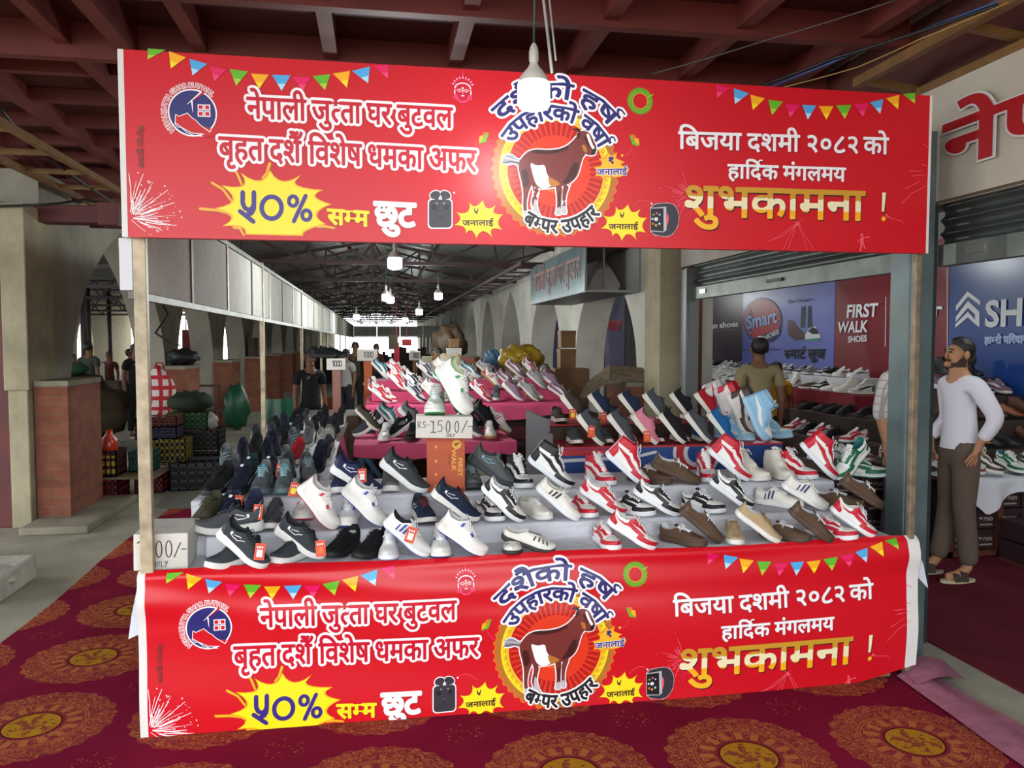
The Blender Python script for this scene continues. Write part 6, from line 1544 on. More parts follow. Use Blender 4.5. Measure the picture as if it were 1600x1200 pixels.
wpoly(t, XW, 'emblem', [(PW, [(1095,504),(1100,507),(1103,514),(1099,512)]), (PW, [(1095,510),(1099,513),(1103,518),(1097,517)]), (PW, [(1098,503),(1103,505),(1102,508)])])
t, a, b = board('shop_board', XW, 1160, 1303, 1.0, 2.75, mat('board_blue', '#4e58a8', .35, col2='#7d86c8', scale=.5), 'blue violet shoe shop board with a red disc and a pair of shoes printed')
NV, RB = mat('sign_navy', '#1c2257', .5), mat('sign_red', '#a81d2c', .4)
sxm, sym = 1192, 501
wpoly(t, XW, 'emblem', [(NV, circ(1192, 501, 31, 36)), (RB, circ(1191, 499, 29, 33)), (NV, [(1163,506),(1173,482),(1183,505),(1173,526)]), (mat('sign_pink', '#c85a78', .4), [(1164,506),(1173,484),(1182,505),(1173,524)]), (NV, [(1166,506),(1173,487),(1180,505),(1173,521)]), (NV, [(1186,533),(1190,524),(1222,514),(1219,524),(1208,534),(1195,537)])])
wtxt(t, XW, 'Smart', (1168, 514), (1216, 503), 21, mat('sign_lblue', '#8fb0e8', .4), .012, .1); wtxt(t, XW, 'SHOES', (1190, 534), (1218, 521), 7, PW, .004)
wtxt(t, XW, 'Every steps of confidence', (1162, 548), (1220, 548), 5, NV, 0, -.2); wtxt(t, XW, 'Be Smart', (1232, 474), (1272, 470), 6, NV, 0, -.2)
BKI = mat('sign_black', '#17171c', .5)
wtxt(t, XW, 'स्मा|ट^ सूज'.replace('स्', 'स~|'), (1227, 560), (1290, 560), 14, BKI, .010)
wpoly(t, XW, 'printed_shoes', [(mat('sign_trouser', '#2a3038', .5), [(1252,480),(1259,478),(1258,512),(1251,512)]), (MATS['sign_trouser'], [(1263,478),(1268,478),(1269,514),(1262,512)]), (mat('sign_brownshoe', '#4a1f1c', .4), [(1232,500),(1240,501),(1246,510),(1258,522),(1257,530),(1244,532),(1233,524),(1231,512)]),
  (PW, [(1258,524),(1266,512),(1275,510),(1282,522),(1283,530),(1270,533),(1259,532)]), (BKI, [(1263,517),(1270,511),(1277,514),(1281,522),(1270,522)]), (mat('sign_teal', '#3f9a86', .5), [(1259,530),(1283,528),(1283,531),(1270,533),(1259,533)])])
t, a, b = board('shop_board', XW, 1304, 1481, 1.0, 2.75, mat('board_red', '#711420', .35), 'dark red board reading first walk shoes on the back wall')
wtxt(t, XW, 'FIRST', (1323, 496), (1372, 494), 21, PW, .010, -.12); wtxt(t, XW, 'WALK', (1310, 520), (1357, 518), 18, PW, .010, -.12); wtxt(t, XW, 'SHOES', (1326, 535), (1356, 533), 10, PW, .008)
wpoly(t, XW, 'divider_line', [(PW, [(1384,464),(1385,464),(1384,542),(1383,542)])]); wtxt(t, XW, 'ह|म', (1393, 492), (1472, 492), 12, PW, .010, -.1); wtxt(t, XW, 'ह', (1392, 517), (1399, 517), 12, PW, .010, -.1)
wpoly(t, XW, 'white_edge', [(PW, [(1480,420),(1481,420),(1481,560),(1480,560)])])
t, a, b = board('shop_board', XW, 1481.5, 1760, 1.0, 2.75, mat('board_royal', '#1b3d82', .3), 'royal blue board with a white double arrow at the right edge')
wpoly(t, XW, 'emblem', [(PW, [(1494,478),(1512,455),(1532,470),(1532,477),(1513,463),(1494,486)]), (PW, [(1494,495),(1513,470),(1531,487),(1531,511),(1524,505),(1524,491),(1513,481),(1494,503)]), (PW, [(1493,512),(1494,506),(1513,487),(1530,506),(1530,511),(1513,496)])])
wtxt(t, XW, 'SHI', (1540, 510), (1612, 507), 45, PW, .022); wtxt(t, XW, 'हा|म~|रो पिरवार', (1540, 537), (1606, 535), 11, mat('sign_sky', '#a9bfe0', .5), .006)
# fluorescent tube in the shop
TL = mat('tube_light', '#ffffff', .4, emit='#f4fbff', estr=14)
t = empty('tube_lamp', 'lit white tube lamp under the plaster band above the left shutter', 'lamp', (3.06, 7.15, 2.26)); MB().tube([(0, -.02, 0), (0, .45, 0)], .018, 10).build('tube', TL, t); MB().bx(-.02, .02, -.05, .48, .02, .05).build('holder', PW, t)
# ---- racks in the left shop
MRC = mat('rack_red_cloth', '#7c1420', .8); MRK = mat('rack_dark', '#40312a', .8)
RK = [(5.55, 1.22, 8.4, 13.4, MCL), (5.12, 1.08, 7.7, 11.6, MRC), (4.70, .90, 6.9, 8.2, MRK), (4.28, .72, 6.5, 7.7, MRK), (3.90, .54, 6.2, 6.6, MCL)]
kinds = [['white_low', 'black_low', 'black_low', 'white_low', 'navy_low', 'grey_low', 'black_sport'], ['cream_low', 'grgreen_high', 'white_high', 'black_low', 'cream_high', 'white_low', 'olive_low'], ['loafer_black', 'loafer_brown', 'loafer_black', 'boot_black', 'loafer_tan', 'loafer_black'], ['loafer_black', 'white_high', 'blue_high', 'red_low', 'white_high', 'loafer_tan'], ['white_low', 'blue_high', 'navy_low', 'red_low', 'white_low']]
tiern = ['highest', 'second highest', 'middle', 'second lowest', 'lowest']
for ti, (X, z, y0, y1, m_) in enumerate(RK):
    tag(MB().bx(X-.16, X+.26, y0-.1, y1+.1, .02, z).bx(X-.18, X-.165, y0-.1, y1+.1, z-.12, z+.005).build('rack_step', m_), '%s step of the shoe rack in the left shop' % tiern[ti], 'rack')
    n = int((y1-y0)/(.235 if ti < 2 else .22)); 
    for i in range(n):
        y = y0 + (y1-y0)*(i+.5)/n; cw = kinds[ti][(i*3+ti) % len(kinds[ti])]
        lb = '%s, %s step of left shop rack, %s from the street' % (DESC.get(cw, cw), tiern[ti], (ROWN+['thirteenth','fourteenth','fifteenth','sixteenth','seventeenth','eighteenth','nineteenth','twentieth','twenty-first','twenty-second'])[i].replace('nearest', 'first'))
        flat_shoe(cw, (X-.15 if i % 3 else X-.12, y, z+.004), -90+rw.uniform(-22, 40), lb, lod=1, pitch=rw.uniform(0, 10) if ti > 1 else 0, s=.98)
# rack deep at the left behind the man in tan, small and far
for ti, (z, y, m_) in enumerate([(.95, 11.6, MCL), (1.12, 12.1, MCL)]):
    tag(MB().bx(3.6, 5.2, y, y+.45, .02, z).build('rack_step', m_), '%s step of the rack behind the man in the tan shirt' % ['lower', 'upper'][ti], 'rack')
    for i in range(8):
        cw = ['white_low', 'black_low', 'black_sport', 'navy_low', 'white_low', 'grey_low', 'run_navy', 'black_low'][(i*3+ti) % 8]
        flat_shoe(cw, (3.7+.19*i, y+.04, z+.004), rw.uniform(-25, 25), '%s, %s step behind the man in tan, %s from left' % (DESC[cw], ['lower', 'upper'][ti], ROWN[i].replace('nearest', 'first')), lod=1)
# ---- stepped rack at the right edge, facing the street
RT = [(5.32, .62, 4.30, 5.1, MCL, ['red_low', 'maroon_low', 'brown_high', 'green_low', 'black_low']), (5.78, .76, 4.72, 5.85, MRK, ['loafer_black', 'boot_black', 'loafer_black', 'loafer_black', 'loafer_brown']), (6.15, .96, 5.05, 5.85, MRK, ['loafer_brown', 'boot_brown', 'loafer_tan', 'loafer_tan', 'boot_brown']), (6.5, 1.15, 5.25, 5.85, MRK, ['mauve_run', 'black_low', 'navy_low', 'mauve_low', 'black_sport', 'blue_high']), (6.85, 1.30, 5.45, 5.85, MRK, ['boot_black', 'boot_brown', 'boot_black', 'loafer_brown', 'boot_brown'])]
for ti, (y, z, x0, x1, m_, ks) in enumerate(RT):
    nm = ['lowest', 'second', 'third', 'fourth', 'highest'][ti]
    tag(MB().bx(x0-.06, x1+.06, y-.02 if ti else y+.30, y+.325, .02 if ti else .52, z).build('rack_step', m_ if ti else MTBL), '%s step of the shoe rack beside the man in the white sweater' % nm, 'rack')
    n = max(3, int((x1-x0)/.17)+1)
    for i in range(n):
        cw = ks[i % len(ks)]; lb = '%s, %s step right of man in white, %s from left' % (DESC.get(cw, cw), nm, ROWN[i].replace('nearest', 'first'))
        flat_shoe(cw, (x0+.06+(x1-x0-.1)*i/(n-1), y+.0, z+.005), rw.uniform(-10, 45), lb, lod=0 if ti == 0 else 1, pitch=(14 if ti == 0 else rw.uniform(0, 18)))
def tcl(u, v):
    x = 4.22+.95*u
    if v < .55: return (x, 5.66-.40*v/.55, .618+.004*math.sin(x*20))
    w = (v-.55)/.45; return (x+.02*math.sin(x*17)*w, 5.25-.03*w+.025*w*math.sin(x*19), .618-(.10+.07*math.sin(x*8.5)**2+.16*max(0, 1-abs(x-4.48)/.14))*w)
tag(MB().grid(tcl, 50, 20).build('table_cover', MCL), 'white cloth with a pointed corner hanging from the rack right of the man', 'cloth')
tag(MB().bx(4.24, 5.15, 5.29, 5.66, .02, .06).bx(4.24, 5.15, 5.29, 5.66, .585, .612).bx(4.24, 4.28, 5.29, 5.33, .02, .6).bx(5.11, 5.15, 5.29, 5.33, .02, .6).bx(4.66, 4.70, 5.29, 5.33, .02, .6).build('steel_rack', mat('brown_frame', '#5a3226', .5)), 'brown frame under the white cloth right of the man', 'rack')
for i in range(4):
    for j in range(3): carton(4.29+.205*i, 5.34, .065+.155*j, .19, .28, .145, 'dark shoe box under the white cloth, %s column from man, %s' % (['first', 'second', 'third', 'fourth'][i], ['lowest', 'middle', 'topmost'][j]), txt='run', group='dark shoe boxes at the right edge')
for i in range(2):
    for j in range(2): carton(4.62+.26*i, 4.93+.01*i, .03+.15*j, .22, .3, .14, 'dark brown shoe box in the front stack at the right edge, %s column, %s' % (['left', 'right'][i], ['lower', 'upper'][j]), txt='run', group='front stack of dark boxes at the right edge')
tag(MB().bx(4.60, 5.15, 4.92, 5.22, .004, .028).bx(4.6, 4.63, 4.92, 4.95, .0, .34).bx(4.865, 4.885, 4.92, 4.95, .0, .34).build('box_stand', MATS['brown_frame']), 'low brown stand under the front stack of dark boxes', 'stand')
tag(MB().add([(4.60,4.86,.20),(4.86,4.86,.185),(4.84,4.93,.20),(4.62,4.93,.215),(4.60,4.86,.196),(4.86,4.86,.181),(4.84,4.93,.196),(4.62,4.93,.211)], [(0,1,2,3),(7,6,5,4),(0,4,5,1),(1,5,6,2),(2,6,7,3),(3,7,4,0)]).build('box_flap', mat('card_tan', '#7d6844', .8)), 'tan cardboard flap sticking out between the stacked boxes', 'cardboard')
for j in range(4):
    for i in range(2): carton(3.45+.27*i, 5.6, .02+.15*j, .24, .32, .14, 'dark shoe box behind the legs of the man, %s column, %s' % (['left', 'right'][i], ['lowest', 'second', 'third', 'topmost'][j]), txt='run', group='dark shoe boxes behind the man')
tag(MB().bx(3.4, 4.1, 5.58, 6.0, .63, .70).build('rack_step', MTBL), 'brown shelf above the boxes behind the man', 'shelf')
for i, cw in enumerate(['black_low', 'white_low', 'maroon_low', 'black_low']): flat_shoe(cw, (3.46+.18*i, 5.62, .705), rw.uniform(-20, 20), '%s on the brown shelf behind the man, %s from left' % (DESC[cw], ROWN[i].replace('nearest', 'first')), lod=1)
# ---- big raised letter sign above the right shutter
XS = 2.90
t = empty('shop_sign', 'pale sign slab with large raised red letters at the upper right', 'signboard', (XS, 3.94, 2.385))
MB().bx(0, .06, -2.6, 0, 0, .60).build('panel', mat('sign_slab', '#bdb5a4', .6, var=.15, scale=3), t)
MB().bx(-.01, .065, -2.6, .012, .595, .635).build('top_tube', MYT, t)
MSR = mat('sign_letter', '#a4141c', .35); MSW = mat('sign_letter_edge', '#cfcbc6', .4)
def raised(t, s, o, width, height, depth, bold):
    """letters standing off the panel on a paler, wider backing; side walls from their outlines"""
    W0 = layout(s)[2]; kx, kz = width/W0, height/.622; o = Vector(o)
    for nm, m, off, d in (('letter_edge', MSW, bold*2.0, depth-.006), ('letters', MSR, bold, depth)):
        X = 0; mb = MB()
        for i_, ch in enumerate(s):
            T, G_, _ = glyph(ch, off); adv = glyph(ch)[2]; e = d+i_*.0006
            pt = lambda x, y, q: o + Vector((-q, -(x+X)*kx, y*kz))
            for q in T: mb.add([pt(x, y, e) for x, y in q], [tuple(range(len(q)))])
            for a, b in G_: mb.add([pt(a[0], a[1], 0), pt(b[0], b[1], 0), pt(b[0], b[1], e), pt(a[0], a[1], e)], [(0,1,2,3)])
            X += max(0, adv)
        mb.build(nm, m, t, fix=False)
q1, q2 = onX(1482, 264, XS), onX(1482, 198, XS)
raised(t, 'नेपाली', (0, q1.y-3.94, q1.z-2.385), 1.55, q2.z-q1.z, .03, .026)
mb = MB(); cz_ = Vector((-.004, .0, .27)); mb.add([cz_+Vector((0, -.0-.13*math.cos(R(a))+.06, .13*math.sin(R(a)))) for a in range(0, 360, 12)], [tuple(range(30))]); mb.build('logo_disc', NV, t, fix=False)
mb = MB()
for dy in (-.015, .022):
    for dz in (.02, -.02): mb.add([cz_+Vector((-.003, .005+dy+sy*.012, dz+sz*.014)) for sy, sz in ((-1,-1),(1,-1),(1,1),(-1,1))], [(0,1,2,3)])
mb.build('logo_window', PW, t, fix=False)
panel_text(t, 'lettering', 'WAL', (-.004, .03, .42), (0, -.8, -.6), (0, -.6, .8), .07, .022, RB, .001, (-1, 0, 0))
# ---- sign box hung from the right arcade wall
t = empty('hanging_sign', 'grey steel sign box with brown lettering projecting from the right arcade wall', 'signboard', (2.30, 11.9, 2.22))
MHS = mat('sign_zinc', '#5f7276', .35, metal=.5, var=.25, scale=2.5); LH = 11.9-8.68
mb = MB(); mb.bx(0, .012, -LH, 0, 0, .53); mb.build('face', MHS, t); MB().bx(0, .64, -LH, 0, -.012, 0).build('bottom', mat('sign_dark', '#3c3f42', .5), t); MB().bx(0, .64, -LH, 0, .53, .545).build('top', MATS['sign_dark'], t)
MB().bar((0, -LH, 0), (.64, -LH, 0), .025).bar((0, -LH, .53), (.64, -LH, .53), .025).bar((0, -LH, 0), (0, -LH, .53), .025).bar((.64, -LH, 0), (.64, -LH, .53), .025).bar((.3, -LH+.3, 0), (.3, -LH+.3, .53), .02).build('frame', mat('sign_frame', '#9a9d9c', .4, metal=.5), t)
a, b = onX(838, 440, 2.3), onX(910, 428, 2.3)
panel_text(t, 'lettering', 'नेपाली जु|त~|ता घर बुटवल', (0, -.3, .17), UY, UZ, LH-.5, .24, mat('sign_brown', '#7a4a42', .5), .006, (-1, 0, 0), .004)
# boards seen through the right arches
t = empty('shop_board', 'white and blue board with red writing seen through the right arch', 'signboard', (4.2, 16.2, 1.2)); MB().bx(0, .03, -1.75, 0, .58, 1.25).build('panel', PW, t); MB().bx(0, .03, -1.75, 0, -1.18, .58).build('blue_panel', mat('board_indigo', '#20245e', .4), t)
panel_text(t, 'lettering', 'बुटवल', (-.001, -.02, .72), UY, UZ, 1.45, .25, RB, .02, (-1, 0, 0), .006)
t = empty('shop_board', 'grey violet board right of the blue one in the arch', 'signboard', (4.2, 14.4, 1.2)); MB().bx(0, .03, -1.2, 0, -1.18, 1.25).build('panel', mat('board_greyviolet', '#44435e', .5), t); panel_text(t, 'lettering', 'नेपाल', (-.001, -.15, .65), UY, UZ, .9, .16, RB, .01, (-1, 0, 0), .006)
t = empty('poster', 'pale poster with a dark figure and a yellow stripe in the right arch', 'poster', (4.19, 16.1, .55)); MB().bx(-.01, 0, -1.6, 0, 0, .63).build('paper', mat('poster_grey', '#9a9a96', .7), t); MB().bx(-.014, -.01, -.28, 0, 0, .63).build('yellow_stripe', mat('poster_yellow', '#b5b022', .6), t); MB().bx(-.014, -.01, -.95, -.6, .02, .5).build('dark_figure', BKI, t)
t = empty('shop_board', 'violet board with red writing seen through the second right arch', 'signboard', (4.2, 20.3, .9)); MB().bx(0, .03, -2.2, 0, -.88, 1.3).build('panel', mat('board_violet', '#3a3264', .5), t); panel_text(t, 'lettering', 'हार्दिक'.replace('हार्दिक', 'हा|िद^|क'), (-.001, -.3, .7), UY, UZ, 1.5, .2, mat('sign_rose', '#8a3a5a', .5), .01, (-1, 0, 0), .006)
tag(MB().bx(3.75, 4.15, 12.6, 16.0, .02, .74).build('rack_step', MCL), 'white covered shelf with shoes seen through the right arch', 'rack')
for i in range(10):
    cw = ['white_low', 'black_low', 'white_low', 'white_high', 'black_sport'][i % 5]; flat_shoe(cw, (3.78, 12.75+.32*i, .744), -90+rw.uniform(-30, 30), '%s, white shelf inside the right arch, %s from the street' % (DESC[cw], ROWN[i].replace('nearest', 'first')), lod=1)
# folded cardboard on the right brick pier
tag(MB().add([Vector(p) for p in ((2.42,8.1,1.235),(2.9,8.06,1.24),(2.92,8.5,1.36),(2.55,8.55,1.39),(2.42,8.1,1.225),(2.9,8.06,1.23),(2.92,8.5,1.35),(2.55,8.55,1.38))], [(0,1,2,3),(7,6,5,4),(0,4,5,1),(1,5,6,2),(2,6,7,3),(3,7,4,0)]).add([Vector(p) for p in ((2.10,8.25,1.0),(2.42,8.1,1.235),(2.55,8.55,1.39),(2.3,8.6,1.2),(2.10,8.25,.99),(2.42,8.1,1.225),(2.55,8.55,1.38),(2.3,8.6,1.19))], [(0,1,2,3),(7,6,5,4),(0,4,5,1),(2,6,7,3),(3,7,4,0)]).build('cardboard_sheet', mat('card_print', '#8a7860', .8, var=.5, scale=14)), 'folded printed cardboard lying on the right brick pier', 'cardboard')
tag(MB().add([(2.3,8.0,1.242),(2.9,7.93,1.25),(2.9,8.3,1.315),(2.6,8.35,1.33)], [(0,1,2,3)]).build('printed_sheet', mat('card_dark', '#3a2a30', .6)), 'dark printed part of the cardboard on the right pier', 'paper') if False else None
# ================================================================ lamps, wires, clutter on the left
MLB = mat('bulb_glow', '#ffffff', .4, emit='#f3fbff', estr=26); MCAP = mat('bulb_body', '#c9c6ba', .4); MWIRE = mat('wire_black', '#141416', .5); MGW = mat('wire_green', '#24503a', .5)
def bulb(x, y, z, label, power=26, s=1., cord=1.2, top=None):
    t = empty('light_bulb', label, 'lamp', (x, y, z), group='bare bulbs'); t.scale = (s,)*3
    MB().lathe([(0, -.062), (.030, -.060), (.054, -.052), (.0595, -.042), (.060, .030), (.056, .038)], 28).build('diffuser', MLB, t)
    MB().lathe([(.056, .036), (.052, .056), (.036, .078), (.020, .096), (.014, .112), (.014, .118)], 28).build('housing', MCAP, t)
    MB().lathe([(.016, .116), (.018, .122), (.018, .15), (.014, .168), (.006, .182), (.0, .183)], 20).build('socket', mat('socket_white', '#b9b6ac', .4), t)
    pts = [(0, 0, .18), (.003, .0, .4), (0, 0, cord)] if not top else [(0, 0, .18)] + top
    MB().tube(pts, .004, 6).build('cord', MGW, t)
    l = bpy.data.lights.new('bulb_light', 'POINT'); l.energy = power; l.shadow_soft_size = .06; l.color = (.95, 1, .98)
    o = bpy.data.objects.new('bulb_light', l); COL.objects.link(o); o.location = (x, y, z-.13*s)
    return t
p = onY(834, 146, 2.88)
bulb(p.x, p.y, p.z, 'large lit bulb hanging in front of the upper banner', 4, .98, 0, [(.003, 0, .35), (.006, .01, 1.0)])
tag(MB().tube([(p.x+.01, p.y, 3.42), (p.x+.02, p.y+.0, 3.0), (p.x+.06, p.y+.06, 2.82), (p.x+.09, p.y+.1, 2.66)], .006, 6).tube([(p.x+.012, p.y, 3.42), (p.x+.05, p.y+.0, 2.95), (p.x+.10, p.y+.08, 2.70)], .004, 6).build('wire', mat('wire_clear', '#8c8f88', .35)), 'twisted grey wire hanging behind the large bulb', 'wire')
for px, py, Y, s, lb, pw in [(617,410,6.8,1.0,'lit bulb nearest under the hall roof, below the banner',52),(603,464,11.2,.95,'lit bulb in the middle of the hall, left one of a close pair',52),(610,468,13.0,1.,'lit bulb in the middle of the hall, right one of a close pair',42),(685,462,10.8,.9,'lit bulb right of the close pair near the right arches',52),(655,487,15.5,1.1,'small lit bulb deeper in the hall on the right',52),(557,495,18.5,1.1,'small lit bulb deep in the hall on the left',42),(633,499,24,1.2,'farthest small lit bulb in the hall',42)]:
    q = onY(px, py, Y); bulb(q.x, q.y, q.z, lb, pw, s, ((3.458 if Y < 9 else 3.79-abs(q.x+.08)*.17)-q.z)/s)
# bulbs in the shop behind the shutters
for X, Y, Z, lb, pw in ((4.4, 8.6, 2.75, 'lit bulb inside the left shop behind the shutter', 30), (4.6, 4.4, 2.8, 'lit bulb inside the right shop behind the shutter', 28), (4.7, 14.5, 2.6, 'lit bulb in the far shop behind the arcade', 28)): bulb(X, Y, Z, lb, pw, 1., 3.42-Z)
# overhead wires
def wire(pts, label, m=MWIRE, r=.005):
    q = []
    for a, b in zip(pts[:-1], pts[1:]):
        a, b = Vector(a), Vector(b)
        for i in range(8): t = i/8; q.append(a+(b-a)*t - Vector((0, 0, .10*t*(1-t)*(b-a).length*.3)))
    q.append(Vector(pts[-1])); tag(MB().tube(q, r, 6).build('wire', m), label, 'wire')
wire([onY(1100, 180, 3.9), onY(1200, 130, 3.75), onY(1300, 92, 3.55), onY(1560, 8, 3.0)], 'bundle of black wires running under the ceiling to the upper right', MWIRE, .008)
wire([onY(1190, 140, 3.8), onY(1330, 85, 3.5), onY(1560, 2, 3.0)], 'blue wire running along the black wire bundle, upper right', mat('wire_blue', '#2b4a86', .5), .005)
wire([onY(1225, 136, 3.72), onY(1340, 105, 3.5), onY(1440, 60, 3.2), onY(1575, 4, 2.95)], 'thin tan wire drooping beside the ochre girder, upper right', mat('wire_tan', '#9a7a48', .5), .003)
wire([onY(1020, 115, 3.6), onY(1200, 62, 3.4), onY(1400, 0, 3.1)], 'single grey wire under the ceiling in the upper right', mat('wire_grey', '#4a4444', .5), .003)
wire([onY(0, 170, 5.6), onY(60, 235, 6.6), onY(200, 330, 9.0)], 'black wire along the ochre girder, upper left', MWIRE, .012)
wire([onY(-60, 322, 7.5), onY(70, 320, 7.57), onY(133, 312, 7.86), (-2.43, 7.95, 2.93)], 'black cable crossing above the pale column on the left', MWIRE, .012)
wire([onY(245, 458, 9.0), onY(262, 490, 9.4), onY(243, 520, 9.6), onY(282, 540, 12.05)], 'black cable looping from the fascia to the second brick pier', MWIRE, .012)
# electric boards and bundle on pier two
tag(MB().blob((-2.86, 12.5, 1.42), .22, .25, .13, 16, 10, 0, lambda d: 1+.2*math.sin(d.x*11+d.z*7)).build('cable_heap', MWIRE), 'tangle of black cables lying on the second brick pier', 'cables')
tag(MB().bx(-3.0, -2.86, 19.45, 20.1, 1.305, 1.75).build('board', mat('board_brown', '#4a382c', .8)), 'brown board leaning on the fourth brick pier of the left', 'board')
# plaid bag, crates and bags at the foot of the left arcade
m = mat('plaid_bag', '#c9c5bd', .8); kk = NB(m); oo = kk.obj(); x_, y_, z_ = kk.xyz(oo)
st = kk.m('MAXIMUM', kk.m('GREATER_THAN', kk.m('FRACT', kk.m('MULTIPLY', kk.m('ADD', x_, kk.m('MULTIPLY', y_, .6)), 7.)), .6), kk.m('GREATER_THAN', kk.m('FRACT', kk.m('MULTIPLY', z_, 7.)), .62)); kk.col(kk.mix(st, lin('#c4c0b8'), lin('#a81a24')))
t = empty('plaid_bag', 'bulky red and white checked bag hanging at the second brick pier', 'bag', (-2.98, 11.6, .62))
MB().blob((0, 0, .33), .21, .16, .36, 22, 16, 0, lambda d: 1+.07*math.sin(d.x*7+d.z*9)).build('body', m, t); MB().tube([(-.06, 0, .62), (-.03, 0, .74), (.05, 0, .74), (.08, 0, .62)], .012, 8).build('handle', mat('bag_red', '#a01c24', .7), t)
def crate(x0, x1, y0, y1, z0, z1, col, label, fill=None):
    m_ = mat('crate_'+col.strip('#'), col, .5, spec=.3); t = empty('crate', label, 'crate', ((x0+x1)/2, (y0+y1)/2, z0)); c = Vector(t.location)
    sx, sy, h = (x1-x0)/2, (y1-y0)/2, z1-z0; mb = MB(); mb.bx(-sx, sx, -sy, sy, 0, .012); w = .012
    for z in (0, h*.3, h*.6, h*.88): 
        mb.bx(-sx, sx, -sy, -sy+w, z, z+h*.12); mb.bx(-sx, sx, sy-w, sy, z, z+h*.12); mb.bx(-sx, -sx+w, -sy, sy, z, z+h*.12); mb.bx(sx-w, sx, -sy, sy, z, z+h*.12)
    n = 7
    for i in range(n+1):
        x = -sx+(2*sx-.015)*i/n; y = -sy+(2*sy-.015)*i/n
        mb.bx(x, x+.015, -sy, -sy+w*.8, 0, h).bx(x, x+.015, sy-w*.8, sy, 0, h).bx(-sx, -sx+w*.8, y, y+.015, 0, h).bx(sx-w*.8, sx, y, y+.015, 0, h)
    mb.build('body', m_, t)
    if fill: MB().bx(-sx+w, sx-w, -sy+w, sy-w, .012, h*.8).build('contents', fill, t)
    return t
DK = mat('crate_fill_dark', '#16140f', .9)
crate(-3.05, -2.66, 8.72, 9.1, .0, .22, '#6e1424', 'red plastic crate standing on the floor behind the nearest brick pier', DK)
tag(MB().bx(-3.08, -2.3, 8.70, 9.5, .225, .25).build('plank', mat('plank', '#6a5f44', .8)), 'worn plank resting on the red crates left of the pole', 'plank')
crate(-3.04, -2.68, 8.74, 9.08, .252, .52, '#3c1a16', 'brown plastic crate on the plank behind the nearest brick pier', mat('fill_yellow', '#a89a20', .7))
crate(-2.64, -2.4, 9.0, 9.3, .252, .47, '#164438', 'dark green crate on the plank right of the brown one', DK)
crate(-2.62, -2.32, 9.12, 9.46, 0, .22, '#6a0f1e', 'second red crate under the plank, farther back', DK)
crate(-2.6, -2.2, 9.62, 10.0, .25, .52, '#5e4e10', 'yellow crate on the stack behind the pole', DK); crate(-2.6, -2.2, 9.62, 10.0, 0, .24, '#1c1c1e', 'black crate under the yellow one behind the pole', DK)
crate(-2.75, -2.3, 9.65, 10.0, .525, .66, '#2c2742', 'violet grey crate above the yellow one left of the pole', DK); crate(-2.75, -2.3, 9.66, 9.99, .665, .78, '#5c2412', 'orange crate topmost left of the pole', DK)
crate(-2.28, -1.62, 9.2, 9.75, 0, .30, '#1d1f22', 'large black crate on the floor right of the pole', DK); crate(-2.5, -1.95, 10.2, 10.7, .32, .56, '#141415', 'black crate stacked behind the large one', DK); crate(-2.5, -1.95, 10.2, 10.7, 0, .31, '#18181a', 'black crate at the bottom of the stack with the green crate', DK); crate(-2.56, -2.08, 10.25, 10.65, .565, .77, '#15431a', 'green crate on top of the black crates', mat('fill_green', '#142a10', .9))
tag(MB().blob((-2.3, 10.4, .9), .26, .2, .13, 16, 10, 0, lambda d: 1+.25*math.sin(d.x*9)*math.sin(d.y*7)).build('leaf_bundle', mat('leaf_green', '#16240e', .8, var=.4)), 'dark green leaf bundle lying over the green crate', 'vegetables')
tag(MB().lathe([(.0,0),(.07,.005),(.085,.08),(.08,.16),(.03,.22),(.035,.26),(.0,.262)], 16).build('plastic_bag', mat('bag_orange', '#b03420', .25, spec=.5)), 'clear bag with red contents on the brown crate', 'bag').location = (-2.78, 8.86, .47)
tag(MB().blob((-2.98, 8.9, .58), .09, .09, .08, 14, 9).build('plastic_bag', mat('bag_magenta', '#8a1f7a', .3)), 'magenta plastic bag on the brown crate next to the pier', 'bag')
tag(MB().blob((-2.06, 10.35, .66), .09, .09, .11, 12, 9, 0, lambda d: 1+.15*math.sin(d.z*9+d.x*6)).build('plastic_bag', mat('bag_white', '#8f8f88', .4)), 'whitish plastic bag at the right side of the green crate', 'bag')
t = empty('green_sack', 'green plastic sack standing beside the third brick pier', 'sack', (-2.62, 15.5, 0)); MB().blob((0, 0, .42), .24, .22, .44, 18, 14, 0, lambda d: 1+.1*math.sin(d.x*9+d.z*6)).build('body', mat('sack_green', '#0f4a30', .4), t)
t = empty('chair', 'brown chair with a red panel beside the green sack on the left', 'chair', (-2.95, 14.4, 0)); MW_ = mat('chair_brown', '#4a2618', .6)
for x in (-.2, .2):
    for y in (-.2, .2): MB().bar((x, y, 0), (x, y, .45 if y < 0 else .9), .035).build('leg', MW_, t)
MB().bx(-.22, .22, -.22, .22, .43, .47).build('seat', MW_, t); MB().bar((-.2, .2, .88), (.2, .2, .88), .04).build('backrest', MW_, t); MB().bx(-.2, .2, -.235, -.22, .05, .42).build('front_panel', mat('chair_red', '#8a1410', .6), t)
t = empty('plastic_chair', 'green plastic chair seen from behind beside the far left rows', 'chair', (-1.35, 11.2, 0)); MG_ = mat('chair_green', '#0f5038', .35)
def cb_(u, v): a = (u-.5)*1.9; return (.25*math.sin(a), -.24*math.cos(a)+.06*v, .42+.46*v)
MB().grid(cb_, 14, 8).grid(lambda u, v: (cb_(u, v)[0]*.96, cb_(u, v)[1]+.012, cb_(u, v)[2]), 14, 8).build('backrest', MG_, t); MB().bx(-.22, .22, -.2, .22, .40, .43).build('seat', MG_, t, bev=.01)
for x in (-.2, .2):
    for y in (-.18, .2): MB().bar((x, y, .4), (x*1.15, y*1.15, 0), .035).build('leg', MG_, t)
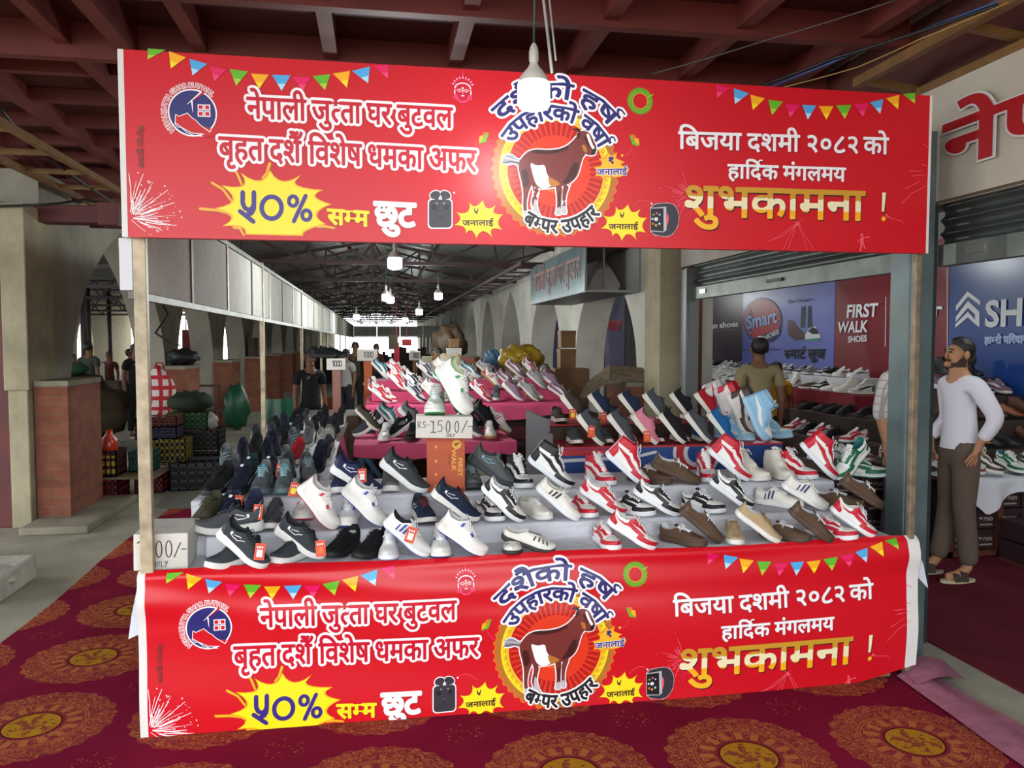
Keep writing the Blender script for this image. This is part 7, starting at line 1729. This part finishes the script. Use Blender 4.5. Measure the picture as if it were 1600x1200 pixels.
tag(MB().add([Vector((-2.2,8.35,.004)), Vector((-1.95,8.2,.004)), Vector((-1.55,8.45,.02)), Vector((-1.8,8.9,.06)), Vector((-2.25,8.9,.004)), Vector((-2.2,8.35,.012)), Vector((-1.95,8.2,.012)), Vector((-1.55,8.45,.03)), Vector((-1.8,8.9,.07)), Vector((-2.25,8.9,.012))], [(4,3,2,1,0),(5,6,7,8,9),(0,1,6,5),(1,2,7,6),(2,3,8,7),(3,4,9,8),(4,0,5,9)]).build('grey_sheet', mat('sheet_grey', '#6a685e', .8)), 'crumpled grey sheet on the floor at the end of the medallion carpet', 'sheet')
# broken stone kerb at the left edge
def st_(d): return 1 + .10*math.sin(d.x*7+d.y*5) + .08*math.sin(d.z*9+d.x*3)
bm_ = MB(); bm_.bx(-2.95, -2.36, 5.35, 5.95, 0, .17); bm_.blob((-2.62, 5.55, .12), .27, .22, .10, 14, 9, 0, st_)
tag(bm_.build('stone_block', mat('stone', '#b9b5a8', .9, var=.3, scale=9, bump=.8, bscale=22), bev=.02), 'broken pale stone block at the left edge beside the carpet', 'stone')
# neighbouring stalls seen through the first arch: brooms, cloth, banner
tag(MB().blob((-4.62, 12.5, .62), .9, .6, .62, 22, 14, 0, lambda d: 1+.1*math.sin(d.x*15)+.08*math.sin(d.y*17+d.z*5)).build('broom_heap', mat('straw', '#3a2c14', .95, var=.5, scale=30)), 'heap of dark straw brooms behind the first arch', 'heap', kind='stuff')
t = empty('cloth_banner', 'white cloth banner with black lettering in the neighbouring hall', 'banner', (-6.3, 17.5, .85)); MB().bx(-.55, .75, 0, .02, 0, .36).build('cloth', mat('banner_cloth', '#a9a49a', .8), t); panel_text(t, 'lettering', 'WelCome', (-.48, -.003, .15), X_, Z_, .95, .15, MPEN, .008, (0, -1, 0))
tag(MB().bx(-7.1, -5.3, 17.52, 17.9, 0, .84).build('stall_table', MTBL), 'dark stall table under the white lettered cloth banner', 'table')
tag(MB().blob((-4.4, 12.3, 1.26), .3, .2, .1, 14, 8).build('green_bundle', mat('bundle_green', '#123e24', .8)), 'dark green bundle on top of the broom heap', 'vegetables')
for i, (px0, px1, py0, py1, Y, col, lb) in enumerate([(284,298,515,575,19,'#6a1a20','row of red clothes hanging behind the second arch'),(300,309,512,580,19.3,'#7a1c26','red garment hanging right in the second arch'),(128,138,512,545,26,'#3a8a86','turquoise cloth hanging in the first arch')]):
    a, b = onY(px0, py0, Y), onY(px1, py1, Y); tag(MB().bx(a.x, b.x, Y, Y+.05, b.z, a.z).bx((a.x+b.x)/2-.01, (a.x+b.x)/2+.01, Y, Y+.02, a.z, 3.5).build('hanging_cloth', mat('garment%d' % i, col, .8, var=.3)), lb, 'cloth')

# dark goods closing the lower part of the far end
for i, (x0, x1, z, y, col, lb) in enumerate([(-.9, .6, 1.25, 29.5, '#2c2622', 'dark heap of goods on tables before the bright far end, left'), (.6, 2.6, 1.45, 29.0, '#3a2e28', 'dark goods stacked before the far end, right'), (-2.7, -1.2, 1.3, 32.2, '#2a2426', 'dark goods in the far left aisle end')]):
    mb = MB(); q = random.Random(i)
    for j in range(14):
        a = x0+(x1-x0)*j/14; mb.bx(a, a+(x1-x0)/14*1.02, y, y+.6, 0, z*q.uniform(.8, 1.05))
    tag(mb.build('goods_heap', mat('goods%d' % i, col, .8, var=.4, scale=3)), lb, 'goods')
# ================================================================ people
SKIN = mat('skin', '#b5835f', .55, spec=.35, var=.12, scale=20); SKIN2 = mat('skin_dark', '#6e4a34', .55, spec=.35); HAIR = mat('hair_black', '#15110f', .45, spec=.5, bump=.4, bscale=160)
def skin_mesh(name, V, E, RAD, m, parent, sub=2, root=0, hem=None):
    me = bpy.data.meshes.new(name); me.from_pydata([tuple(v) for v in V], E, [])
    o = bpy.data.objects.new(name, me); COL.objects.link(o)
    o.modifiers.new('skin', 'SKIN'); s_ = o.modifiers.new('sub', 'SUBSURF'); s_.levels = sub; s_.render_levels = sub
    for i, d in enumerate(me.skin_vertices[0].data):
        r_ = RAD[i]; d.radius = r_ if isinstance(r_, tuple) else (r_, r_); d.use_root = (i == root)
    dg = bpy.context.evaluated_depsgraph_get(); dg.update()
    nm = bpy.data.meshes.new_from_object(o.evaluated_get(dg)); bpy.data.objects.remove(o); bpy.data.meshes.remove(me)
    if hem:
        bm = bmesh.new(); bm.from_mesh(nm); fs = [f_ for f_ in bm.faces if all(abs(v.co.x) < .165 for v in f_.verts)]
        gm = list({v for f_ in fs for v in f_.verts}) + list({e for f_ in fs for e in f_.edges}) + fs
        r_ = bmesh.ops.bisect_plane(bm, geom=gm, plane_co=(0, 0, hem), plane_no=(0, 0, 1), dist=1e-5)
        dl = [f_ for f_ in bm.faces if f_.calc_center_median().z < hem and all(abs(v.co.x) < .17 for v in f_.verts)]
        bmesh.ops.delete(bm, geom=dl, context='FACES'); bm.to_mesh(nm); bm.free()
    nm.name = name; nm.materials.clear(); nm.materials.append(m)
    nm.polygons.foreach_set('use_smooth', [True]*len(nm.polygons))
    q = bpy.data.objects.new(name, nm); COL.objects.link(q); q.parent = parent; return q
class Fig:
    def __init__(s): s.V = []; s.E = []; s.R = []
    def a(s, p, r, to=None):
        s.V.append(Vector(p)); s.R.append(r)
        if to is not None: s.E.append((to, len(s.V)-1))
        return len(s.V)-1
def hand(f, w, d, side, spread, thumb_dir):
    """palm and five fingers from wrist index w along d; 'spread' is the fan direction"""
    W_ = f.V[w]; d = Vector(d).normalized(); sp = Vector(spread).normalized()
    p1 = f.a(W_+d*.045, (.026, .02), w); p2 = f.a(W_+d*.085, (.028, .014), p1)
    for k, L in zip((-1.5, -.5, .5, 1.5), (.052, .064, .068, .056)):
        b = f.a(W_+d*.098+sp*(k*.016), .0088, p2); dd = (d+sp*k*.13).normalized(); cur = d.cross(sp)*.12*side
        m_ = f.a(f.V[b]+(dd+cur*.4)*L*.55, .008, b); f.a(f.V[m_]+(dd+cur*1.6).normalized()*L*.5, .0065, m_)
    t1 = f.a(W_+d*.04-sp*.03*thumb_dir, .0105, p1); f.a(f.V[t1]+(d*.6-sp*.8*thumb_dir).normalized()*.045, .0085, t1)
def person(label, loc, yaw, h=1.68, top='#dddddd', bottom='#554a3e', sleeve='long', arms=None, skin=SKIN, lean=0., topmat=None, beard=False, hair='short', feet='sandal', crouch=False, cap=None, seg=True, legs=None, sub=2, hairmat=None):
    t = empty('person', label, 'person', loc, (0, 0, R(yaw))); k = h/1.66; P_ = lambda x, y, z: Vector((x, y + lean*max(0, z-.9), z))*k
    arms = arms or {}; dz = 0
    f = Fig()
    pel = f.a(P_(0,0,.93), (.088*k,.062*k)); wa = f.a(P_(0,0,1.06), (.092*k,.066*k), pel); ch = f.a(P_(0,-.01,1.24), (.125*k,.09*k), wa); uc = f.a(P_(0,0,1.345), (.085*k,.07*k), ch)
    nk = f.a(P_(0,-.005,1.425), .050*k, uc); j0 = f.a(P_(0,-.020,1.485), (.058*k,.066*k), nk); hd = f.a(P_(0,-.012,1.555), (.070*k,.086*k), j0); tp = f.a(P_(0,.005,1.625), (.052*k,.062*k), hd)
    A = {}
    for s, nm in ((1, 'L'), (-1, 'R')):
        sh = f.a(P_(.165*s,.005,1.345), .050*k, uc)
        el_, wr, hd_, spd = arms.get(nm, ((.20*s,.04,1.09), (.21*s,-.03,.85), (0,-.05,-1), (0,-1,0)))
        e = f.a(P_(*el_), .040*k, sh); fm = f.a((P_(*el_)*.6+P_(*wr)*.4), .036*k, e); w = f.a(P_(*wr), .025*k, fm); hand(f, w, hd_, s, spd, 1 if nm == 'L' else 1); A[nm] = (sh, e, w)
        if crouch: kn, an, to = (.14*s,-.30,.62), (.13*s,-.10,.22), (.14*s,-.26,.17)
        else: kn, an, to = (legs or {}).get(nm, ((.095*s,-.02,.49), (.10*s,.015,.085), (.115*s,-.135,.03)))
        hp = f.a(P_(.08*s,0,.86), .060*k, pel); kn_ = f.a(P_(*kn), .055*k, hp); cf = f.a(P_(*kn)*.6+P_(*an)*.4+Vector((0,.015,0)), .050*k, kn_); an_ = f.a(P_(*an), .036*k, cf)
        ft = f.a(P_(*an)*.45+P_(*to)*.55+Vector((0,0,-.012)), (.034*k,.026*k), an_); f.a(P_(*to), (.036*k,.018*k), ft)
        A[nm+'f'] = (P_(*kn), P_(*an), P_(*to))
    body = skin_mesh('body', f.V, f.E, f.R, skin, t, sub)
    # face: nose, ears, brows, eyes, lips as small parts of the head
    hc = P_(0,-.012,1.555)
    mb = MB()
    fy = hc.y-.086*k*1.0
    mb.blob((0, fy+.003, hc.z-.032*k), .010*k, .013*k, .009*k, 10, 8).blob((0, fy+.005, hc.z-.012*k), .007*k, .011*k, .026*k, 10, 8)
    for s in (1, -1): mb.blob((.078*k*s, hc.y+.012, hc.z-.018*k), .010*k, .020*k, .030*k, 10, 8)
    mb.blob((0, fy+.012, hc.z-.078*k), .03*k, .022*k, .022*k, 12, 8)
    mb.build('nose_and_ears', skin, t)
    mb = MB()
    for s in (1, -1): mb.blob((.031*k*s, fy+.013, hc.z+.004*k), .012*k, .008*k, .006*k, 8, 6)
    mb.build('eyes', mat('eye_dark', '#1c1613', .25), t)
    mb = MB()
    for s in (1, -1): mb.tube([(.014*k*s, fy+.006, hc.z+.020*k), (.032*k*s, fy+.007, hc.z+.026*k), (.050*k*s, fy+.022, hc.z+.020*k)], .004*k, 6)
    mb.build('eyebrows', HAIR, t)
    MB().blob((0, fy+.019, hc.z-.060*k), .021*k, .008*k, .0055*k, 10, 6).build('lips', mat('lips', '#7e4a40', .5), t)
    if beard:
        mb = MB()
        def bf(u, v):
            a = (u-.5)*2*1.75; z = hc.z-.100*k+(.030+.075*max(0, (abs(a)-.8)/.95))*k*v
            rr = (.060+.012*v)*k; return (math.sin(a)*rr*1.06, hc.y+.004-math.cos(a)*(rr+.008*k), z)
        mb.grid(bf, 24, 6); mb.blob((0, hc.y-.052*k, hc.z-.094*k), .028*k, .024*k, .014*k, 12, 8); mb.tube([(-.03*k, fy+.012, hc.z-.052*k), (0, fy+.002, hc.z-.047*k), (.03*k, fy+.012, hc.z-.052*k)], .005*k, 6)
        mb.build('beard', mat('beard', '#452f22', .7, bump=.5, bscale=260), t)
    hm = hairmat or HAIR
    def hf(d):
        c = 1.0
        if d.y < -.25 and d.z < .70: c = .72
        if d.z < -.25 and d.y < .1: c = .78
        return c
    mb = MB(); mb.blob((0, hc.y+.014*k, hc.z+.022*k), .083*k, .098*k, .088*k, 24, 16, 0, hf)
    if hair == 'tied': mb.blob((0, hc.y+.085*k, hc.z-.045*k), .040*k, .040*k, .055*k, 14, 10); mb.blob((0, hc.y+.075*k, hc.z-.095*k), .026*k, .026*k, .05*k, 12, 8)
    mb.build('hair', hm, t)
    if cap: MB().blob((0, hc.y+.01, hc.z+.035*k), .092*k, .105*k, .075*k, 20, 12).grid(lambda u, v: ((u-.5)*.15*k, hc.y-.085*k-.07*k*v*(1-(2*u-1)**2*.6), hc.z+.045*k-.01*v), 10, 5).build('cap', mat('cap_olive', cap, .8), t)
    # clothes
    TM = topmat or mat('top_'+top.strip('#'), top, .85, spec=.2, bump=.25, bscale=18); BM = mat('trousers_'+bottom.strip('#'), bottom, .85, spec=.2, bump=.25, bscale=14)
    g = Fig(); ox = g.a(P_(0,0,.78), (.150*k,.128*k)); o0 = g.a(P_(0,0,.90), (.148*k,.124*k), ox); o1 = g.a(P_(0,.005,1.06), (.130*k,.102*k), o0); o2 = g.a(P_(0,-.01,1.24), (.142*k,.108*k), o1); o3 = g.a(P_(0,.003,1.35), (.096*k,.080*k), o2); g.a(P_(0,0,1.405), .062*k, o3)
    for nm in 'LR':
        sh, e, w = A[nm]; a0 = g.a(f.V[sh], .066*k, o3)
        if sleeve == 'long':
            a1 = g.a(f.V[e], .058*k, a0); a2 = g.a(f.V[e]*.45+f.V[w]*.55, .050*k, a1); g.a(f.V[e]*.10+f.V[w]*.90, .040*k, a2)
        elif sleeve == 'roll': a1 = g.a(f.V[e], .056*k, a0); g.a(f.V[e]*.7+f.V[w]*.3, .052*k, a1)
        else: g.a(f.V[sh]*.35+f.V[e]*.65, .060*k, a0)
    skin_mesh('shirt', g.V, g.E, g.R, TM, t, sub, hem=.90*k)
    g = Fig(); o0 = g.a(P_(0,0,1.02), (.115*k,.09*k)); o1 = g.a(P_(0,0,.90), (.122*k,.098*k), o0)
    for nm in 'LR':
        kn, an, to = A[nm+'f']; s = 1 if nm == 'L' else -1
        a0 = g.a(P_(.085*s,.005,.84), .098*k, o1); a1 = g.a(kn*.5+P_(.085*s,0,.84)*.5, .086*k, a0); a2 = g.a(kn, .074*k, a1); a3 = g.a(kn*.45+an*.55+Vector((0,.01,0)), .070*k, a2); g.a(an+Vector((0,.008,.015)), .062*k, a3)
    skin_mesh('trousers', g.V, g.E, g.R, BM, t, sub)
    MS_ = mat('sandal_sole', '#c2b49a', .7); MSU = mat('sandal_upper', '#3a3128', .7)
    for nm in 'LR':
        kn, an, to = A[nm+'f']; d = (to-an); d.z = 0; d.normalize(); sd = Vector((-d.y, d.x, 0)); zb = min(an.z-.085*k, to.z-.03*k)
        hl = an - d*.055*k; mb = MB(); n = 18; ring = []
        for i in range(n): a = 2*math.pi*i/n; c_ = (hl+to+d*.03)/2; L = (to+d*.03-hl).length/2; ring.append(c_+d*(L*math.cos(a))+sd*((.044+.008*math.cos(a))*k*math.sin(a)))
        mb.add([(q.x, q.y, zb) for q in ring]+[(q.x, q.y, zb+.018) for q in ring], [tuple(range(n-1, -1, -1)), tuple(range(n, 2*n))]+[(i, (i+1) % n, n+(i+1) % n, n+i) for i in range(n)])
        mb.build('sandal_sole', MS_, t)
        mb = MB()
        for q, w_ in ((.62, .045), (.30, .05)):
            c_ = an*(1-q)+to*q; c_ = Vector((c_.x, c_.y, 0))
            mb.grid(lambda u, v: tuple(c_+d*((v-.5)*w_)+sd*(.05*k*math.cos(math.pi*u))+Vector((0, 0, zb+.012+(.055+.02*(q < .5))*k*math.sin(math.pi*u)))), 12, 4)
        mb.build('sandal_strap', MSU, t)
    return t
mp_ = mat('plaid_shirt', '#cfc9c6', .85); kk = NB(mp_); oo = kk.obj(); x_, y_, z_ = kk.xyz(oo)
lx = kk.m('GREATER_THAN', kk.m('FRACT', kk.m('MULTIPLY', kk.m('ADD', x_, y_), 17.)), .86); lz = kk.m('GREATER_THAN', kk.m('FRACT', kk.m('MULTIPLY', z_, 17.)), .86)
kk.col(kk.mix(kk.m('MULTIPLY', kk.m('MAXIMUM', lx, lz), .55), lin('#cfc9c6'), lin('#6e5a60')))
man = person('man with tied hair in a white sweater and brown trousers, hand on his hip', (3.955, 4.86, .016), -96, 1.665, '#dcdae4', '#62554a', 'long', beard=True, hair='tied',
    arms={'L': ((.27,.085,1.12), (.215,.0,.955), (-.05,-.40,-1), (0,-1,.35)), 'R': ((-.22,.06,1.09), (-.17,-.12,.93), (0,-.4,-1), (0,-1,0))}, lean=-.02,
    legs={'L': ((.10,-.02,.49), (.11,.015,.085), (.12,-.15,.028)), 'R': ((-.10,.0,.49), (-.10,-.08,.085), (-.11,-.245,.028))})
MB().lathe([(.030,-.007),(.034,0),(.030,.007)], 16, Matrix.Translation(Vector((.202,.065,.965)))).build('bracelet', mat('bracelet', '#8a6a2c', .3, metal=.7), man)
person('man in a white plaid shirt half hidden behind the green grey post', (3.90, 5.40, .016), 20, 1.69, '#cfc9c6', '#3a3a40', 'roll', topmat=mp_, arms={'L': ((.25,.03,1.10), (.27,-.06,.87), (0,-.1,-1), (0,-1,0))})
person('man in a tan t-shirt seen from behind in the left shop', (3.50, 6.9, .016), 172, 1.68, '#8a7c5c', '#3a352e', 'short', skin=SKIN2)
person('man with an olive cap and olive shirt behind the man in white', (onY(1522, 560, 7.6).x, 7.6, .016), -80, 1.60, '#3f4630', '#2f2c28', 'short', cap='#3a4028', skin=SKIN2)
person('person in a white shirt with dark hair bending over the left shop racks', (4.22, 8.6, .016), 60, 1.30, '#a9a49c', '#2f2c30', 'short', skin=SKIN2, lean=-.1)
person('person with dark hair in an ochre top among the shoes in the left shop', (4.66, 8.75, .016), -20, 1.40, '#a8741c', '#2b2b2f', 'short', skin=SKIN2)
DKP = dict(sub=1, skin=SKIN2)
for px, py, Y, yaw, top, bot, lb in [(683,543,12.6,-70,'#1d3f8a','#22222a','person in a blue shirt before the brown bale, far right of the hall'),(484,548,10.4,20,'#1b1a1d','#17171a','dark clothed person by the poles at the far left of the hall'),(555,534,17.5,0,'#3a3230','#22201f','person standing against the bright far end, left'),(588,537,21,30,'#6a4038','#2a2a2c','person in a reddish top against the bright far end'),(540,545,15,-40,'#8f8c88','#24242a','person in a pale shirt near the far left price carton')]:
    q = onY(px, py, Y); person(lb, (q.x, Y, 0.0), yaw, q.z, top, bot, 'short', **DKP)
for px, py, Y, yaw, top, bot, lb in [(138,534,15.5,160,'#3a4036','#17171a','standing man seen from behind in the middle of the first arch'),(211,537,14.6,40,'#1a1719','#17171a','dark clothed person at the right of the first arch, by the pole'),(203,545,16.3,100,'#15141a','#141416','dark haired person bending left of the pole in the first arch'),(113,553,16.5,60,'#4a4038','#222222','short person at the left side of the first arch'),(170,549,19,0,'#5a3028','#222222','person in a reddish brown top behind the white cloth banner')]:
    q = onY(px, py, Y); person(lb, (q.x, Y, 0.0), yaw, q.z, top, bot, 'short', **DKP)
